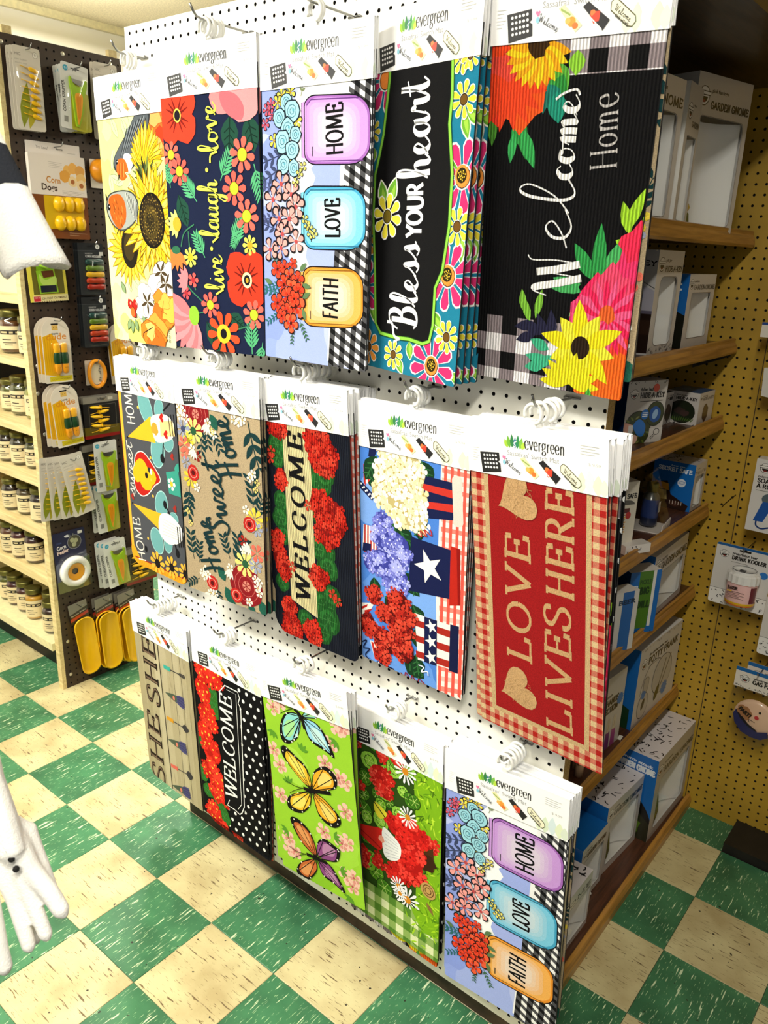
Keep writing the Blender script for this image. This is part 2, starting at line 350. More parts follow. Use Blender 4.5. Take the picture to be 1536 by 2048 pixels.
    def cluster(s, c, rx, ry, cols, n, r, seed=1, petals=5, ctr=None, base=None):
        rd = random.Random(seed)
        if base: s.blob(c, rx, base, seed, 18, .12, ry/rx)
        for k in range(n):
            t = rd.random()*2*pi; q = math.sqrt(rd.random()); p = (c[0]+rx*q*cos(t), c[1]+ry*q*sin(t))
            s.daisy(p, r*(.8+.4*rd.random()), petals, rd.choice(cols), ctr, .22, rot=rd.random()*90, wid=pi/petals*.98)
    def heart(s, c, r, col, rot=0):
        P = []
        for k in range(28):
            t = 2*pi*k/28; x = 16*sin(t)**3/16; y = -(13*cos(t)-5*cos(2*t)-2*cos(3*t)-cos(4*t))/16
            a = radians(rot); P.append((c[0]+r*(x*cos(a)-y*sin(a)), c[1]+r*(x*sin(a)+y*cos(a))))
        s.poly(P, col)
    def star(s, c, r, col, rot=-90, n=5, inner=.4):
        s.poly([(c[0]+(r if k % 2 == 0 else r*inner)*cos(radians(rot+180*k/n)), c[1]+(r if k % 2 == 0 else r*inner)*sin(radians(rot+180*k/n))) for k in range(2*n)], col)
    def gingham(s, x0, y0, x1, y1, sz, light, mid, dark):
        s.rect(x0, y0, x1, y1, light); nx = int((x1-x0)/sz)+1; ny = int((y1-y0)/sz)+1
        C = lambda i, j: [(min(x0+a*sz, x1), min(y0+b*sz, y1)) for a, b in ((i, j), (i+1, j), (i+1, j+1), (i, j+1))]
        s.quads([C(i, j) for i in range(nx) for j in range(ny) if (i+j) % 2 == 1], mid)
        s.quads([C(i, j) for i in range(nx) for j in range(ny) if i % 2 == 0 and j % 2 == 0], dark)
    # --- lettering: p0 -> p1 is the baseline, the text is fitted to it; cap height h
    def _frame(s, p0, p1, side=1):
        dx, dy = p1[0]-p0[0], p1[1]-p0[1]; l = hypot(dx, dy); dx /= l; dy /= l
        return l, (dx, dy), (dy*side, -dx*side)          # up vector (v axis points down)
    def text(s, txt, p0, p1, h, col, bold=0.0, slant=0.0):
        if bold >= .05 and all(c == ' ' or c in CAPS and c.isupper() or c == '-' for c in txt): return s.strokes(txt, CAPS, p0, p1, h*.94, col, h*.27, .62, .12, track=.04, space=.4, smooth=4)
        V, T, x0, x1, y0, y1 = font_tris(txt, bold); cap = 0.73
        l, d, u = s._frame(p0, p1); s.k += 1; col = hx(col)
        def mp(v): X = (v[0]-x0)/(x1-x0)*l+v[1]/cap*h*slant; Y = v[1]/cap*h; return (p0[0]+d[0]*X+u[0]*Y, p0[1]+d[1]*X+u[1]*Y)
        Q = [mp(v) for v in V]
        for t in T: s.tri([Q[i] for i in t], col)
    def strokes(s, txt, font, p0, p1, h, col, w, thin=1.0, serif=0.0, slant=0.0, track=.0, xh=1.0, smooth=5, space=.6):
        """stroke lettering; font gives skeletons with cap height 1"""
        x = 0.0; glyphs = []
        for ch in txt:
            if ch == ' ': x += space; continue
            g = font[ch]; glyphs.append((g, x)); x += g[0]+track
        tot = x-track; l, d, u = s._frame(p0, p1); fx = l/tot; hh = h
        br = None if thin >= 1 else (lambda dx, dy: thin+(1-thin)*abs(dx*u[0]+dy*u[1])**1.3) if font is not SCRIPT else (lambda dx, dy: thin+(1-thin)*max(0.0, -(dx*u[0]+dy*u[1]))**.8)
        def mp(p, gx): X = (p[0]+gx)*fx+p[1]*hh*slant; return (p0[0]+d[0]*X+u[0]*p[1]*hh, p0[1]+d[1]*X+u[1]*p[1]*hh)
        for g, gx in glyphs:
            for st in g[1]:
                cur = st[0] == 'c'; pts = spline(st[1:], smooth) if cur else st[1:]
                s.line([mp(p, gx) for p in pts], w, col, brush=br)
            if serif and len(g) > 2:
                for (sx, sy) in g[2]:
                    q = serif; s.line([mp((sx-q, sy), gx), mp((sx+q, sy), gx)], w*max(thin, .35), col)
# skeleton capitals
def _oval(cx, cy, rx, ry, a0=0, a1=360, n=14): return ['l']+[(cx+rx*cos(radians(a0+(a1-a0)*k/n)), cy+ry*sin(radians(a0+(a1-a0)*k/n))) for k in range(n+1)]
CAPS = {
 'L': (.72, [['l', (.15, 0), (.15, 1)], ['l', (.15, .03), (.66, .03)], ['l', (.66, .03), (.68, .28)]], [(.15, 0), (.15, 1)]),
 'O': (.95, [_oval(.45, .5, .38, .49)]),
 'V': (.88, [['l', (.08, 1), (.42, 0)], ['l', (.42, 0), (.76, 1)]], [(.08, 1), (.76, 1)]),
 'E': (.74, [['l', (.15, 0), (.15, 1)], ['l', (.15, .03), (.66, .03)], ['l', (.15, .52), (.52, .52)], ['l', (.15, .97), (.63, .97)], ['l', (.66, .03), (.68, .27)], ['l', (.63, .97), (.65, .75)], ['l', (.52, .4), (.52, .64)]], [(.15, 0), (.15, 1)]),
 'I': (.42, [['l', (.2, 0), (.2, 1)]], [(.2, 0), (.2, 1)]),
 'S': (.68, [['c', (.56, .74), (.52, .94), (.32, 1), (.12, .9), (.1, .7), (.3, .54), (.52, .4), (.58, .2), (.42, .02), (.2, .02), (.08, .14), (.06, .3)]]),
 'H': (.92, [['l', (.17, 0), (.17, 1)], ['l', (.74, 0), (.74, 1)], ['l', (.17, .52), (.74, .52)]], [(.17, 0), (.17, 1), (.74, 0), (.74, 1)]),
 'R': (.85, [['l', (.17, 0), (.17, 1)], ['c', (.17, .98), (.5, .98), (.64, .76), (.5, .52), (.17, .5)], ['l', (.38, .5), (.72, .02)]], [(.17, 0), (.17, 1), (.74, 0)]),
 'W': (1.2, [['l', (.06, 1), (.32, 0)], ['l', (.32, 0), (.58, 1)], ['l', (.58, 1), (.84, 0)], ['l', (.84, 0), (1.1, 1)]], [(.06, 1), (.58, 1), (1.1, 1)]),
 'C': (.86, [_oval(.47, .5, .38, .49, 48, 312, 14), ['l', (.72, .86), (.74, .66)], ['l', (.72, .14), (.74, .32)]]),
 'M': (1.15, [['l', (.15, 0), (.2, 1)], ['l', (.2, 1), (.55, .1)], ['l', (.55, .1), (.9, 1)], ['l', (.9, 1), (.96, 0)]], [(.15, 0), (.2, 1), (.9, 1), (.96, 0)]),
 'D': (.9, [['l', (.17, 0), (.17, 1)], ['c', (.17, .98), (.52, .94), (.74, .7), (.74, .3), (.52, .06), (.17, .02)]], [(.17, 0), (.17, 1)]),
 'F': (.68, [['l', (.15, 0), (.15, 1)], ['l', (.15, .52), (.5, .52)], ['l', (.15, .97), (.6, .97)]], [(.15, 0)]),
 'A': (.85, [['l', (.06, 0), (.4, 1)], ['l', (.4, 1), (.76, 0)], ['l', (.2, .36), (.62, .36)]], [(.06, 0), (.76, 0)]),
 'T': (.76, [['l', (.38, 0), (.38, 1)], ['l', (.04, .97), (.72, .97)]], [(.38, 0)]),
 'Y': (.8, [['l', (.05, 1), (.4, .5)], ['l', (.75, 1), (.4, .5)], ['l', (.4, .5), (.4, 0)]], [(.4, 0)]),
 'U': (.85, [['c', (.12, 1), (.12, .4), (.2, .08), (.42, 0), (.64, .08), (.72, .4), (.72, 1)]], []),
 'G': (.9, [_oval(.47, .5, .38, .49, 48, 340, 14), ['l', (.5, .46), (.86, .46)], ['l', (.8, .46), (.8, .12)], ['l', (.72, .86), (.74, .66)]]),
 'N': (.98, [['l', (.17, 0), (.17, 1)], ['l', (.17, 1), (.78, 0)], ['l', (.78, 0), (.78, 1)]], [(.17, 0), (.17, 1), (.78, 1)]),
 'K': (.9, [['l', (.17, 0), (.17, 1)], ['l', (.72, 1), (.2, .45)], ['l', (.34, .56), (.74, 0)]], [(.17, 0), (.17, 1), (.72, 1), (.74, 0)]),
 'P': (.8, [['l', (.17, 0), (.17, 1)], ['c', (.17, .98), (.5, .98), (.64, .74), (.5, .48), (.17, .46)]], [(.17, 0), (.17, 1)]),
 'B': (.84, [['l', (.17, 0), (.17, 1)], ['c', (.17, .98), (.46, .98), (.58, .77), (.46, .54), (.17, .53)], ['c', (.17, .53), (.52, .53), (.68, .28), (.5, .03), (.17, .02)]], [(.17, 0), (.17, 1)]),
 '-': (.4, [['l', (.06, .42), (.34, .42)]]),
 'e': (.6, [['c', (.1, .36), (.48, .36), (.44, .62), (.28, .68), (.1, .54), (.08, .3), (.2, .04), (.38, 0), (.52, .12)]]),
 'v': (.58, [['l', (.05, .66), (.27, 0)], ['l', (.27, 0), (.5, .66)]], [(.05, .66), (.5, .66)]),
 'r': (.46, [['l', (.15, 0), (.15, .66)], ['c', (.15, .42), (.26, .64), (.42, .62)]], [(.15, 0)]),
 'g': (.6, [_oval(.27, .45, .19, .22), ['c', (.14, .26), (.12, .12), (.4, .06), (.5, -.1), (.36, -.26), (.12, -.24), (.08, -.1), (.2, .04)], ['l', (.4, .6), (.54, .68)]]),
 'n': (.66, [['l', (.15, 0), (.15, .66)], ['c', (.15, .45), (.28, .66), (.44, .6), (.48, .4), (.48, 0)]], [(.15, 0), (.48, 0)]),
 'o': (.62, [_oval(.3, .34, .22, .33)]), 'm': (.95, [['l', (.13, 0), (.13, .66)], ['c', (.13, .45), (.24, .66), (.38, .6), (.42, .4), (.42, 0)], ['c', (.42, .45), (.54, .66), (.68, .6), (.72, .4), (.72, 0)]], [(.13, 0), (.42, 0), (.72, 0)]),
}
# connected script, x-height .45, ascender 1
def _sc(adv, *sts): return (adv, [['c']+[(x, y*.45) for x, y in st] for st in sts])
SCRIPT = {
 'e': _sc(.85, [(-.05, .1), (.3, .35), (.58, .75), (.42, 1), (.2, .72), (.2, .22), (.48, 0), (.88, .3)]),
 'l': _sc(.72, [(-.05, .15), (.35, .8), (.6, 1.8), (.46, 2.2), (.3, 1.7), (.25, .45), (.42, 0), (.75, .3)]),
 'i': _sc(.66, [(-.05, .2), (.3, .98), (.25, .3), (.4, 0), (.68, .3)], [(.4, 1.42), (.44, 1.5)]),
 'v': _sc(1.0, [(-.05, .5), (.18, .98), (.36, .1), (.46, .05), (.72, .85), (.78, 1.02), (.92, .82), (1.05, .85)]),
 'o': _sc(.95, [(.62, .95), (.28, .9), (.14, .4), (.34, 0), (.64, .2), (.72, .65), (.55, .97), (.6, .8), (1.0, .82)]),
 'a': _sc(1.1, [(.74, .85), (.5, 1), (.2, .75), (.15, .25), (.38, 0), (.66, .4), (.78, .98), (.74, .3), (.88, 0), (1.15, .3)]),
 'u': _sc(1.12, [(-.05, .3), (.22, .98), (.2, .3), (.38, 0), (.64, .3), (.78, .98), (.74, .3), (.88, 0), (1.15, .3)]),
 'g': _sc(1.05, [(.74, .85), (.5, 1), (.2, .75), (.18, .25), (.42, .02), (.7, .4), (.78, .98), (.74, -.5), (.5, -1), (.26, -.75), (.6, -.2), (1.08, .3)]),
 'h': _sc(1.1, [(-.05, .15), (.36, .9), (.58, 1.8), (.44, 2.2), (.28, 1.6), (.2, 0)], [(.2, .2), (.42, .85), (.64, .97), (.74, .7), (.7, .2), (.84, 0), (1.12, .3)]),
 's': _sc(.85, [(-.05, .15), (.34, .65), (.5, 1.1), (.58, .55), (.6, .2), (.4, -.02), (.16, .14)], [(.4, -.02), (.88, .28)]),
 'w': _sc(1.3, [(-.05, .5), (.16, .98), (.26, .2), (.42, .0), (.64, .85), (.72, .2), (.92, .02), (1.12, .85), (1.17, 1.02), (1.35, .85)]),
 't': _sc(.72, [(-.05, .2), (.32, 1.0), (.48, 1.8), (.32, .5), (.44, .0), (.75, .3)], [(.05, 1.2), (.4, 1.25), (.8, 1.35)]),
 'r': _sc(.9, [(-.05, .15), (.22, .9), (.27, 1.12), (.42, .9), (.62, .95), (.58, .4), (.68, .0), (.95, .3)]),
 'c': _sc(.8, [(.68, .8), (.5, 1), (.2, .72), (.2, .2), (.48, 0), (.82, .28)]),
 'm': _sc(1.35, [(-.05, .4), (.18, .98), (.2, 0)], [(.2, .35), (.42, .9), (.56, .96), (.6, .5), (.58, 0)], [(.58, .35), (.8, .9), (.95, .96), (1.0, .5), (1.04, .04), (1.38, .3)]),
 'n': _sc(1.1, [(-.05, .4), (.18, .98), (.2, 0)], [(.2, .35), (.42, .9), (.6, .96), (.68, .5), (.74, .04), (1.12, .3)]),
 'H': _sc(1.35, [(.2, 2.2), (.3, 1.2), (.1, -.1)], [(1.0, 2.3), (.95, 1.1), (.85, 0)], [(-.1, .95), (.5, 1.1), (1.2, 1.25)]),
 'S': _sc(1.05, [(.95, 1.7), (.8, 2.15), (.45, 2.1), (.3, 1.6), (.62, 1.1), (.78, .5), (.5, -.05), (.05, .1), (-.1, .4)]),
 'B': _sc(1.2, [(.4, 2.0), (.38, 1.0), (.25, -.05)], [(-.1, 1.5), (.2, 2.1), (.7, 2.2), (.9, 1.8), (.75, 1.3), (.4, 1.1)], [(.4, 1.1), (.85, 1.1), (1.0, .6), (.8, .1), (.3, -.05), (.0, .2)]),
 'W': _sc(1.7, [(-.15, 1.6), (.15, 2.15), (.3, 2.0), (.3, 1.0), (.35, 0)], [(.35, 0), (.7, 1.0), (.95, 1.9)], [(.95, 1.9), (.9, 1.0), (.95, 0)], [(.95, 0), (1.3, 1.0), (1.5, 2.0), (1.75, 2.2)]),
}
def art_build(a, name, mat, parent, O=(0, 0, 0), U=(.01, 0, 0), V=(0, 0, -.01), N=(0, -1, 0), loc=None):
    """place an Art on a plane: O origin, U/V per cm, N outward"""
    m = a.m; O = Vector(O); U = Vector(U); V = Vector(V); N = Vector(N); st = min(a.STEP, .0016/max(a.k, 1))
    m.v = [tuple(O+U*x+V*y+N*(a.base+k*st)) for x, y, k in m.v]
    if (U.cross(V)).dot(N) < 0: m.f = [f[::-1] for f in m.f]
    return m.build(name, mat, parent, loc)
# ---------------------------------------------------------------- setting
T9 = .2286
tile_mat('tile_green', '#468259', '#326443', '#d6e6bc', 'y', '#b4d6a2'); tile_mat('tile_cream', '#d6cb9b', '#b8a779', '#6e5a3c', 'x', '#8a7550')
floor = struct(quick('floor', 'sub_floor', None, lambda m: m.box((-2.6, -3.2, -.03), (4.2, 3.2, -.0032))))
tb = MB(); h = T9/2-.0005; e = .0012
tb.add([(sx*h, sy*h, -.003) for sx, sy in ((-1, -1), (1, -1), (1, 1), (-1, 1))]+[(sx*h, sy*h, -.0008) for sx, sy in ((-1, -1), (1, -1), (1, 1), (-1, 1))]+[(sx*(h-e), sy*(h-e), 0) for sx, sy in ((-1, -1), (1, -1), (1, 1), (-1, 1))],
       [(0, 1, 5, 4), (1, 2, 6, 5), (2, 3, 7, 6), (3, 0, 4, 7), (4, 5, 9, 8), (5, 6, 10, 9), (6, 7, 11, 10), (7, 4, 8, 11), (8, 9, 10, 11)])
tile_me = {}
for i in range(-5, 13):
    for j in range(-5, 6):
        cx, cy = (i+.5)*T9, (j+.5)*T9
        if 1.05 < cx < 2.0 and cy > .15: continue              # under the shelves
        if cy > 1.05 and cx > 1: continue
        if cx < -.9 and cy < -.7 or cx > 2.6 and cy < -.5: continue
        if cx > 2.286 and cy > .914: continue
        k = 'tile_green' if (i+j) % 2 else 'tile_cream'
        if k not in tile_me:
            o = tb.build('floor_tile', k, floor, (cx, cy, 0)); tile_me[k] = o.data
        else: link('floor_tile', tile_me[k], floor, (cx, cy, 0))
struct(quick('ceiling', 'ceiling_texture', None, lambda m: m.box((-1.5, -3.2, 2.7), (4.2, 3.2, 2.76))))
wl = struct(quick('wall_left', 'wall_white', None, lambda m: m.box((-1.5, -3.2, 0), (-1.42, 3.2, 2.7))))
struct(quick('trim_1', 'cream_metal', None, lambda m: m.box((-1.42, -3.2, 2.665), (-1.395, 3.2, 2.7))))
struct(quick('wall_far', 'wall_white', None, lambda m: m.box((-1.42, 3.12, 0), (4.2, 3.2, 2.7))))

def perforated(m, nx, nz, u0, v0, umin, umax, vmin, vmax, place, sp=.0254, r=.0036, depth=.005, col='#ffffff'):
    """board with real holes; place(u, v, d) -> 3-D point, d = depth behind the face"""
    idx = {}
    def V(u, v, d):
        k = (round(u, 5), round(v, 5), d)
        if k not in idx: idx[k] = len(m.v); m.v.append(place(u, v, d))
        return idx[k]
    c = hx(col); us = [u0+sp*(i-.5) for i in range(nx+1)]; vs_ = [v0+sp*(j-.5) for j in range(nz+1)]
    us[0] = umin; us[-1] = umax; vs_[0] = vmin; vs_[-1] = vmax
    for i in range(nx):
        for j in range(nz):
            a0, a1, b0, b1 = us[i], us[i+1], vs_[j], vs_[j+1]; cu, cv = u0+sp*i, v0+sp*j
            outer = [(a1, cv), (a1, b1), (cu, b1), (a0, b1), (a0, cv), (a0, b0), (cu, b0), (a1, b0)]
            inner = [(cu+r*cos(pi/4*k), cv+r*sin(pi/4*k)) for k in range(8)]
            O = [V(*p, 0) for p in outer]; I = [V(*p, 0) for p in inner]; D = [V(*p, depth) for p in inner]
            for k in range(8):
                k2 = (k+1) % 8; m.face([O[k], O[k2], I[k2], I[k]], c); m.face([I[k], I[k2], D[k2], D[k]], c, 1)  # hole walls get the near-black colour in place of shade
def solid_back(m, place, umin, umax, vmin, vmax, d0, d1):
    P = [place(u, v, d) for d in (d0, d1) for u, v in ((umin, vmin), (umax, vmin), (umax, vmax), (umin, vmax))]
    m.add(P, [(0, 1, 2, 3), (7, 6, 5, 4), (0, 4, 5, 1), (1, 5, 6, 2), (2, 6, 7, 3), (3, 7, 4, 0)])

# ochre pegboard wall behind the aisle
m = MB(); perforated(m, 45, 91, 1.678, 1.475-.0254*57, 1.55, 2.95, 0, 2.7, lambda u, v, d: (u, 1.05+d, v))
wb = struct(m.build('wall_back', ['yellow_hardboard', 'hole_dark']))
m = MB(); solid_back(m, lambda u, v, d: (u, 1.05+d, v), 1.55, 2.95, 0, 2.7, .0055, .03); m.build('wall_hole_shade', 'hole_dark', wb)  # dark sheet added so the wall holes look shaded
m = MB(); m.box((2.1265, 1.0485, 0), (2.1285, 1.0499, 2.2)); m.build('seam_bead', 'kick_wood', wb)
m = MB(); m.tube([(2.087, 1.047, .985), (2.091, 1.0465, .993), (2.105, 1.0465, 1.012), (2.118, 1.0475, 1.028)], .0011, 5); m.build('scratch', 'hole_dark', wb)
struct(quick('baseboard_back', 'kick_dark', None, lambda m: m.box((2.287, .917, -.003), (2.95, 1.049, .028))))

# white pegboard end panel that carries the mats
BY = -.047
pb = thing('pegboard_panel', 'tall white pegboard panel covered with three rows of hanging mats', 'pegboard', (1.57, BY, 0))
pl = lambda u, v, d: (u-1.57, d, v)
m = MB(); perforated(m, 48, 78, .983, 2.074-.0254*77, .964, 2.181, .098, 2.088, pl); m.build('board', ['white_paint', 'hole_dark'], pb)
m = MB(); solid_back(m, pl, .966, 2.1785, .100, 2.086, .0055, .010); m.build('hole_shade_sheet', 'hole_dark', pb)  # unseen dark sheet standing in for the shade behind the holes
m = MB(); m.prism([(2.1787-1.57, .0002), (2.181-1.57, .0002), (2.181-1.57, .026), (2.161-1.57, .026), (2.161-1.57, .0102), (2.1787-1.57, .0102)], 'z', .098, 2.087); part(m.build('frame_strip', 'ply_edge', pb), 'raw wooden edge of the panel')
m = MB(); m.box((.99-1.57, .048, 0), (2.15-1.57, .066, .112)); m.box((.99-1.57, .0105, .100), (2.15-1.57, .048, .112)); part(m.build('kick_board', 'kick_wood', pb), 'scuffed dark wooden kick board')

# right-hand shelving: oak-edged shelves between the white panel and the ochre wall
su = thing('shelving_unit', 'dark wooden shelf unit with oak edge strips between white panel and ochre wall', 'shelf', (2.05, .5, 0))
def rel(m): m.v = [(x-2.05, y-.5, z) for x, y, z in m.v]; return m
SH = [1.705, 1.437, 1.231, .979, .727, .398]
for k, z in enumerate(SH):
    m = MB(); m.box((1.70, .021, z-.02), (2.040, 1.046, z)); s_ = rel(m).build('shelf', 'brown_laminate', su)
    m = MB()
    m.prism([(2.0405, z-.026), (2.056, z-.026), (2.060, z-.020), (2.057, z-.004), (2.052, z+.004), (2.053, z+.012), (2.047, z+.014), (2.0435, z+.010), (2.0405, z+.0005)], 'y', .021, 1.034); rel(m).build('edge_strip', 'oak_trim', s_)
    if k: m = MB(); m.prism([(1.95, z-.0205), (2.045, z-.0205), (2.045, z-.035), (1.95, z-.075)], 'y', 1.036, 1.040); rel(m).build('bracket', 'steel', s_)
m = MB(); m.box((1.70, .021, .012), (2.125, 1.046, .030)); s_ = rel(m).build('shelf', 'brown_laminate', su)
m = MB(); m.prism([(2.1255, 0), (2.146, 0), (2.148, .03), (2.142, .046), (2.133, .049), (2.130, .035), (2.1255, .031)], 'y', .021, 1.046); rel(m).build('edge_strip', 'oak_trim', s_)
m = MB(); m.box((1.66, .021, 0), (1.699, 1.046, 2.049)); rel(m).build('back_panel', 'hole_dark', su)
m = MB(); m.box((1.66, .021, 2.05), (2.19, 1.046, 2.085)); rel(m).build('canopy', 'canopy_wood', su)
def scrap(x, y, z, sz, label):
    m = MB(); m.box((-sz, -sz*2.2, 0), (sz, sz*2.2, .0012)); o = m.build('paper_scrap', 'wall_white', None, (x, y, z)); o.rotation_euler[2] = .1; tag(o, label, 'paper scrap')
scrap(2.092, .32, .0305, .0045, 'white paper scrap on bottom shelf near the front end'); scrap(2.030, .66, .3985, .005, 'white paper scrap on shelf edge below the toy hands box')
m = MB(); m.lathe([(0, .007), (.004, .006), (.0055, .002), (.004, 0), (0, 0)], n=10); tag(m.build('push_cap', 'white_plastic', None, (2.075, .47, .0305)), 'tiny white cap lying on the bottom shelf', 'cap')

# left-hand shelving with jars; its end panel is dark brown pegboard
ju = thing('jar_shelving', 'pale wooden jar shelving with a dark brown pegboard end panel', 'shelf', (0.074, .127, 0))
def rel2(m): m.v = [(x-.074, y-.127, z) for x, y, z in m.v]; return m
m = MB(); perforated(m, 16, 87, .147, .017, .1275, .54, 0, 2.222, lambda u, v, d: (.074-d, u, v)); ep = rel2(m).build('end_panel', ['brown_hardboard', 'hole_dark'], ju)
m = MB(); solid_back(m, lambda u, v, d: (.074-d, u, v), .1275, .54, 0, 2.221, .0055, .012); rel2(m).build('panel_hole_shade', 'hole_dark', ep)  # dark sheet added behind the brown board to shade its holes
for y, z in ((.149, .193), (.148, .053), (.329, 2.2), (.131, 2.197), (.141, 1.232), (.133, 1.139), (.143, .996), (.5, 2.2)):
    m = MB(); m.lathe([(0, .0015), (.003, .0014), (.0065, .0006), (.0068, 0)], n=12, axis='x'); m.v = [(x+.0741-.074, a+y-.127, b+z) for x, a, b in m.v]; m.build('screw', 'zinc_screw', ep)
m = MB(); m.box((.046, .112, 0), (.0738, .1272, 2.222)); rel2(m).build('front_post', 'pine_shelf', ju)
m = MB(); m.box((.05, .14, 2.2225), (.068, .17, 2.245)); rel2(m).build('upright', 'pine_shelf', ju)
m = MB(); m.box((.05, .50, 2.2225), (.068, .53, 2.245)); rel2(m).build('upright', 'pine_shelf', ju)
JS = [1.462, 1.25, 1.015, .83, .632, .442, .19]
for k, z in enumerate(JS):
    m = MB()
    if k < 6: m.box((-1.40, .122, z-.03), (.0455, .50, z))
    else:
        m.box((-1.40, .10, z-.03), (.0455, .50, z)); 
    rel2(m).build('shelf', 'pine_shelf' if k < 6 else 'cream_metal', ju)
m = MB(); m.box((-1.40, .50, 0), (.06, .52, 2.22)); rel2(m).build('back_panel', 'hole_dark', ju)
m = MB(); m.box((-1.40, .20, 0), (.045, .21, .158)); rel2(m).build('kick_board', 'kick_dark', ju)
# ---------------------------------------------------------------- printed designs of the mats (cm, u right, v down from the card)
MW = 25.4
def start(L, bg, q, rad=(.5, .5, 0, 0)):
    a = Art(rrect(0, -4, MW, L, list(rad))); a.rect(-1, -5, MW+1, L+1, bg); return a, Sheet(q, MW, L)

def petal(a, p, l, w, an, c1, c2, oc='#6a4c0c'):
    a.leaf(p, l*1.03, w*1.16, an, oc); a.leaf(p, l, w, an, c1); q = (p[0]+.35*l*cos(radians(an)), p[1]+.35*l*sin(radians(an))); a.leaf(q, l*.6, w*.5, an, c2); a.line([p, (p[0]+.8*l*cos(radians(an+2)), p[1]+.8*l*sin(radians(an+2)))], .08, oc)
def art_sunflower(L):
    a, P = start(L, '#efe68e', ((565, 702), (940, 672), (1018, 2024), (649, 1974)))
    rd = random.Random(8)
    a.poly(P.L((560, 1480), (700, 1540), (860, 1640), (1040, 1560), (1040, 2040), (560, 2040)), '#e2e2b0')
    for k in range(26): x, y = rd.uniform(570, 1000), rd.uniform(690, 2000); a.blob(P(x, y), rd.uniform(1.5, 4), rd.choice(['#f4ee9e', '#ece27e', '#f0ebb0', '#e9e6a4']), k, 12, .3)
    a.blob(P(790, 1950), 4, '#e8ee70', 3)
    for x, y, an, l in ((640, 690, 60, 5), (700, 690, 65, 5.5), (740, 690, 75, 6), (660, 860, 110, 5), (690, 850, 95, 5), (700, 1060, 200, 5), (720, 1030, 160, 4), (630, 1000, 80, 5), (770, 1620, 40, 3), (745, 1610, 90, 3)): d = P(x, y); a.leaf(d, l*1.05, 2.3, an, '#8a9a6c'); a.leaf(d, l, 2, an, '#c6d8a4'); a.line([d, (d[0]+l*.8*cos(radians(an)), d[1]+l*.8*sin(radians(an)))], .1, '#6f7a58')
    for x, y, r, c in ((900, 710, 4.4, '#e87a34'), (915, 830, 3.6, '#ee923c'), (935, 760, 3.4, '#e9682a'), (890, 690, 2.6, '#f2a860'), (925, 800, 1.6, '#c83c1c'), (905, 860, 2, '#f4ac5c')): a.blob(P(x, y), r*1.05, '#8a3c18', x, 12, .25); a.blob(P(x, y), r, c, x, 12, .25)
    # upper bird, seen from behind
    body = spline(P.L((790, 672), (862, 672), (856, 760), (830, 850), (800, 920), (760, 985), (700, 1010), (662, 985), (655, 930), (685, 860), (740, 770)), 4, True); a.poly(body, '#2e3338'); a.poly([(p[0]*.93+P(740, 850)[0]*.07, p[1]*.93+P(740, 850)[1]*.07) for p in body], '#535a60')
    for k in range(12): x = 835-k*9; a.line(P.L((x, 690+k*6), (x-62+k*2, 835+k*7)), (.34, .12), '#22262a' if k % 2 else '#7d858a')
    for k in range(8): a.line(P.L((845-k*5, 700+k*16), (812-k*7, 790+k*17)), .18, '#15181b')
    a.poly(spline(P.L((715, 900), (752, 900), (768, 950), (745, 1005), (715, 985)), 4, True), '#d3d6d2'); a.poly(spline(P.L((684, 925), (722, 930), (742, 1000), (718, 1042), (692, 1035), (672, 985)), 4, True), '#c8601c'); [a.line(P.L((690+k*8, 945), (688+k*9, 1025)), .16, '#e89a4c' if k % 2 else '#8a3c10') for k in range(5)]; a.ell(P(674, 940), .42, .5, '#0c0c0c'); a.ell(P(676, 937), .14, .14, '#f4f4f4', n=6); a.poly(P.L((682, 1010), (694, 1012), (683, 1050)), '#33281c')
    c0 = P(845, 985)
    for k in range(17): petal(a, c0, 9.6-abs(k-8)*.42, 2.0, -158+k*9, '#f0ba18' if k % 2 else '#f6d22c', '#fae25c' if k % 3 else '#e89c10')
    for k in range(13): a.leaf(P(842, 1050), 5.6 if k % 2 else 4.4, .9, -168+k*13, ['#3c4a24', '#6a7a3c', '#1f2814'][k % 3])
    for x, y, an in ((770, 1030, 200), (900, 1050, -30), (780, 1050, 160), (905, 1070, 10)): a.leaf(P(x, y), 3.4, 1.2, an, '#d8dcb0'); a.line([P(x, y), (P(x, y)[0]+3*cos(radians(an)), P(x, y)[1]+3*sin(radians(an)))], .12, '#5a6040')
    d2 = P(735, 1440)
    for k in range(24): petal(a, d2, 8.8-(k % 3)*.8, 1.8, k*15, '#f2c41e' if k % 2 else '#eaa810', '#f8dc48')
    a.ell(P(745, 1430), 3.4, 4.6, '#1c170b'); a.ell(P(742, 1425), 2.2, 3.0, '#3c3014')
    d = P(880, 1275)
    for ring, n, l in ((0, 28, 12.6), (6, 24, 11.0), (2, 20, 9.0)):
        for k in range(n): petal(a, d, l*(1-.06*(k % 3)), 2.4, ring+k*360/n, ['#f2be18', '#f7d432', '#eba60e'][k % 3], ['#fbe468', '#f3b41a', '#f9dc4c'][k % 3])
    a.ell(P(877, 1275), 4.9, 5.9, '#120e06', n=24); a.ell(P(877, 1275), 4.3, 5.2, '#2c2210', n=22); a.ell(P(872, 1285), 2.9, 3.6, '#4a3c16', n=20); a.ell(P(868, 1292), 1.7, 2.2, '#2e2610', n=16)
    for k in range(150): t = k*2.39996; q = math.sqrt(k/150); a.ell((d[0]-.2+4.4*q*cos(t), d[1]+5.4*q*sin(t)), .17, .17, ['#8a7430', '#0e0a04', '#6a581e', '#a88c3c'][k % 4], n=5)
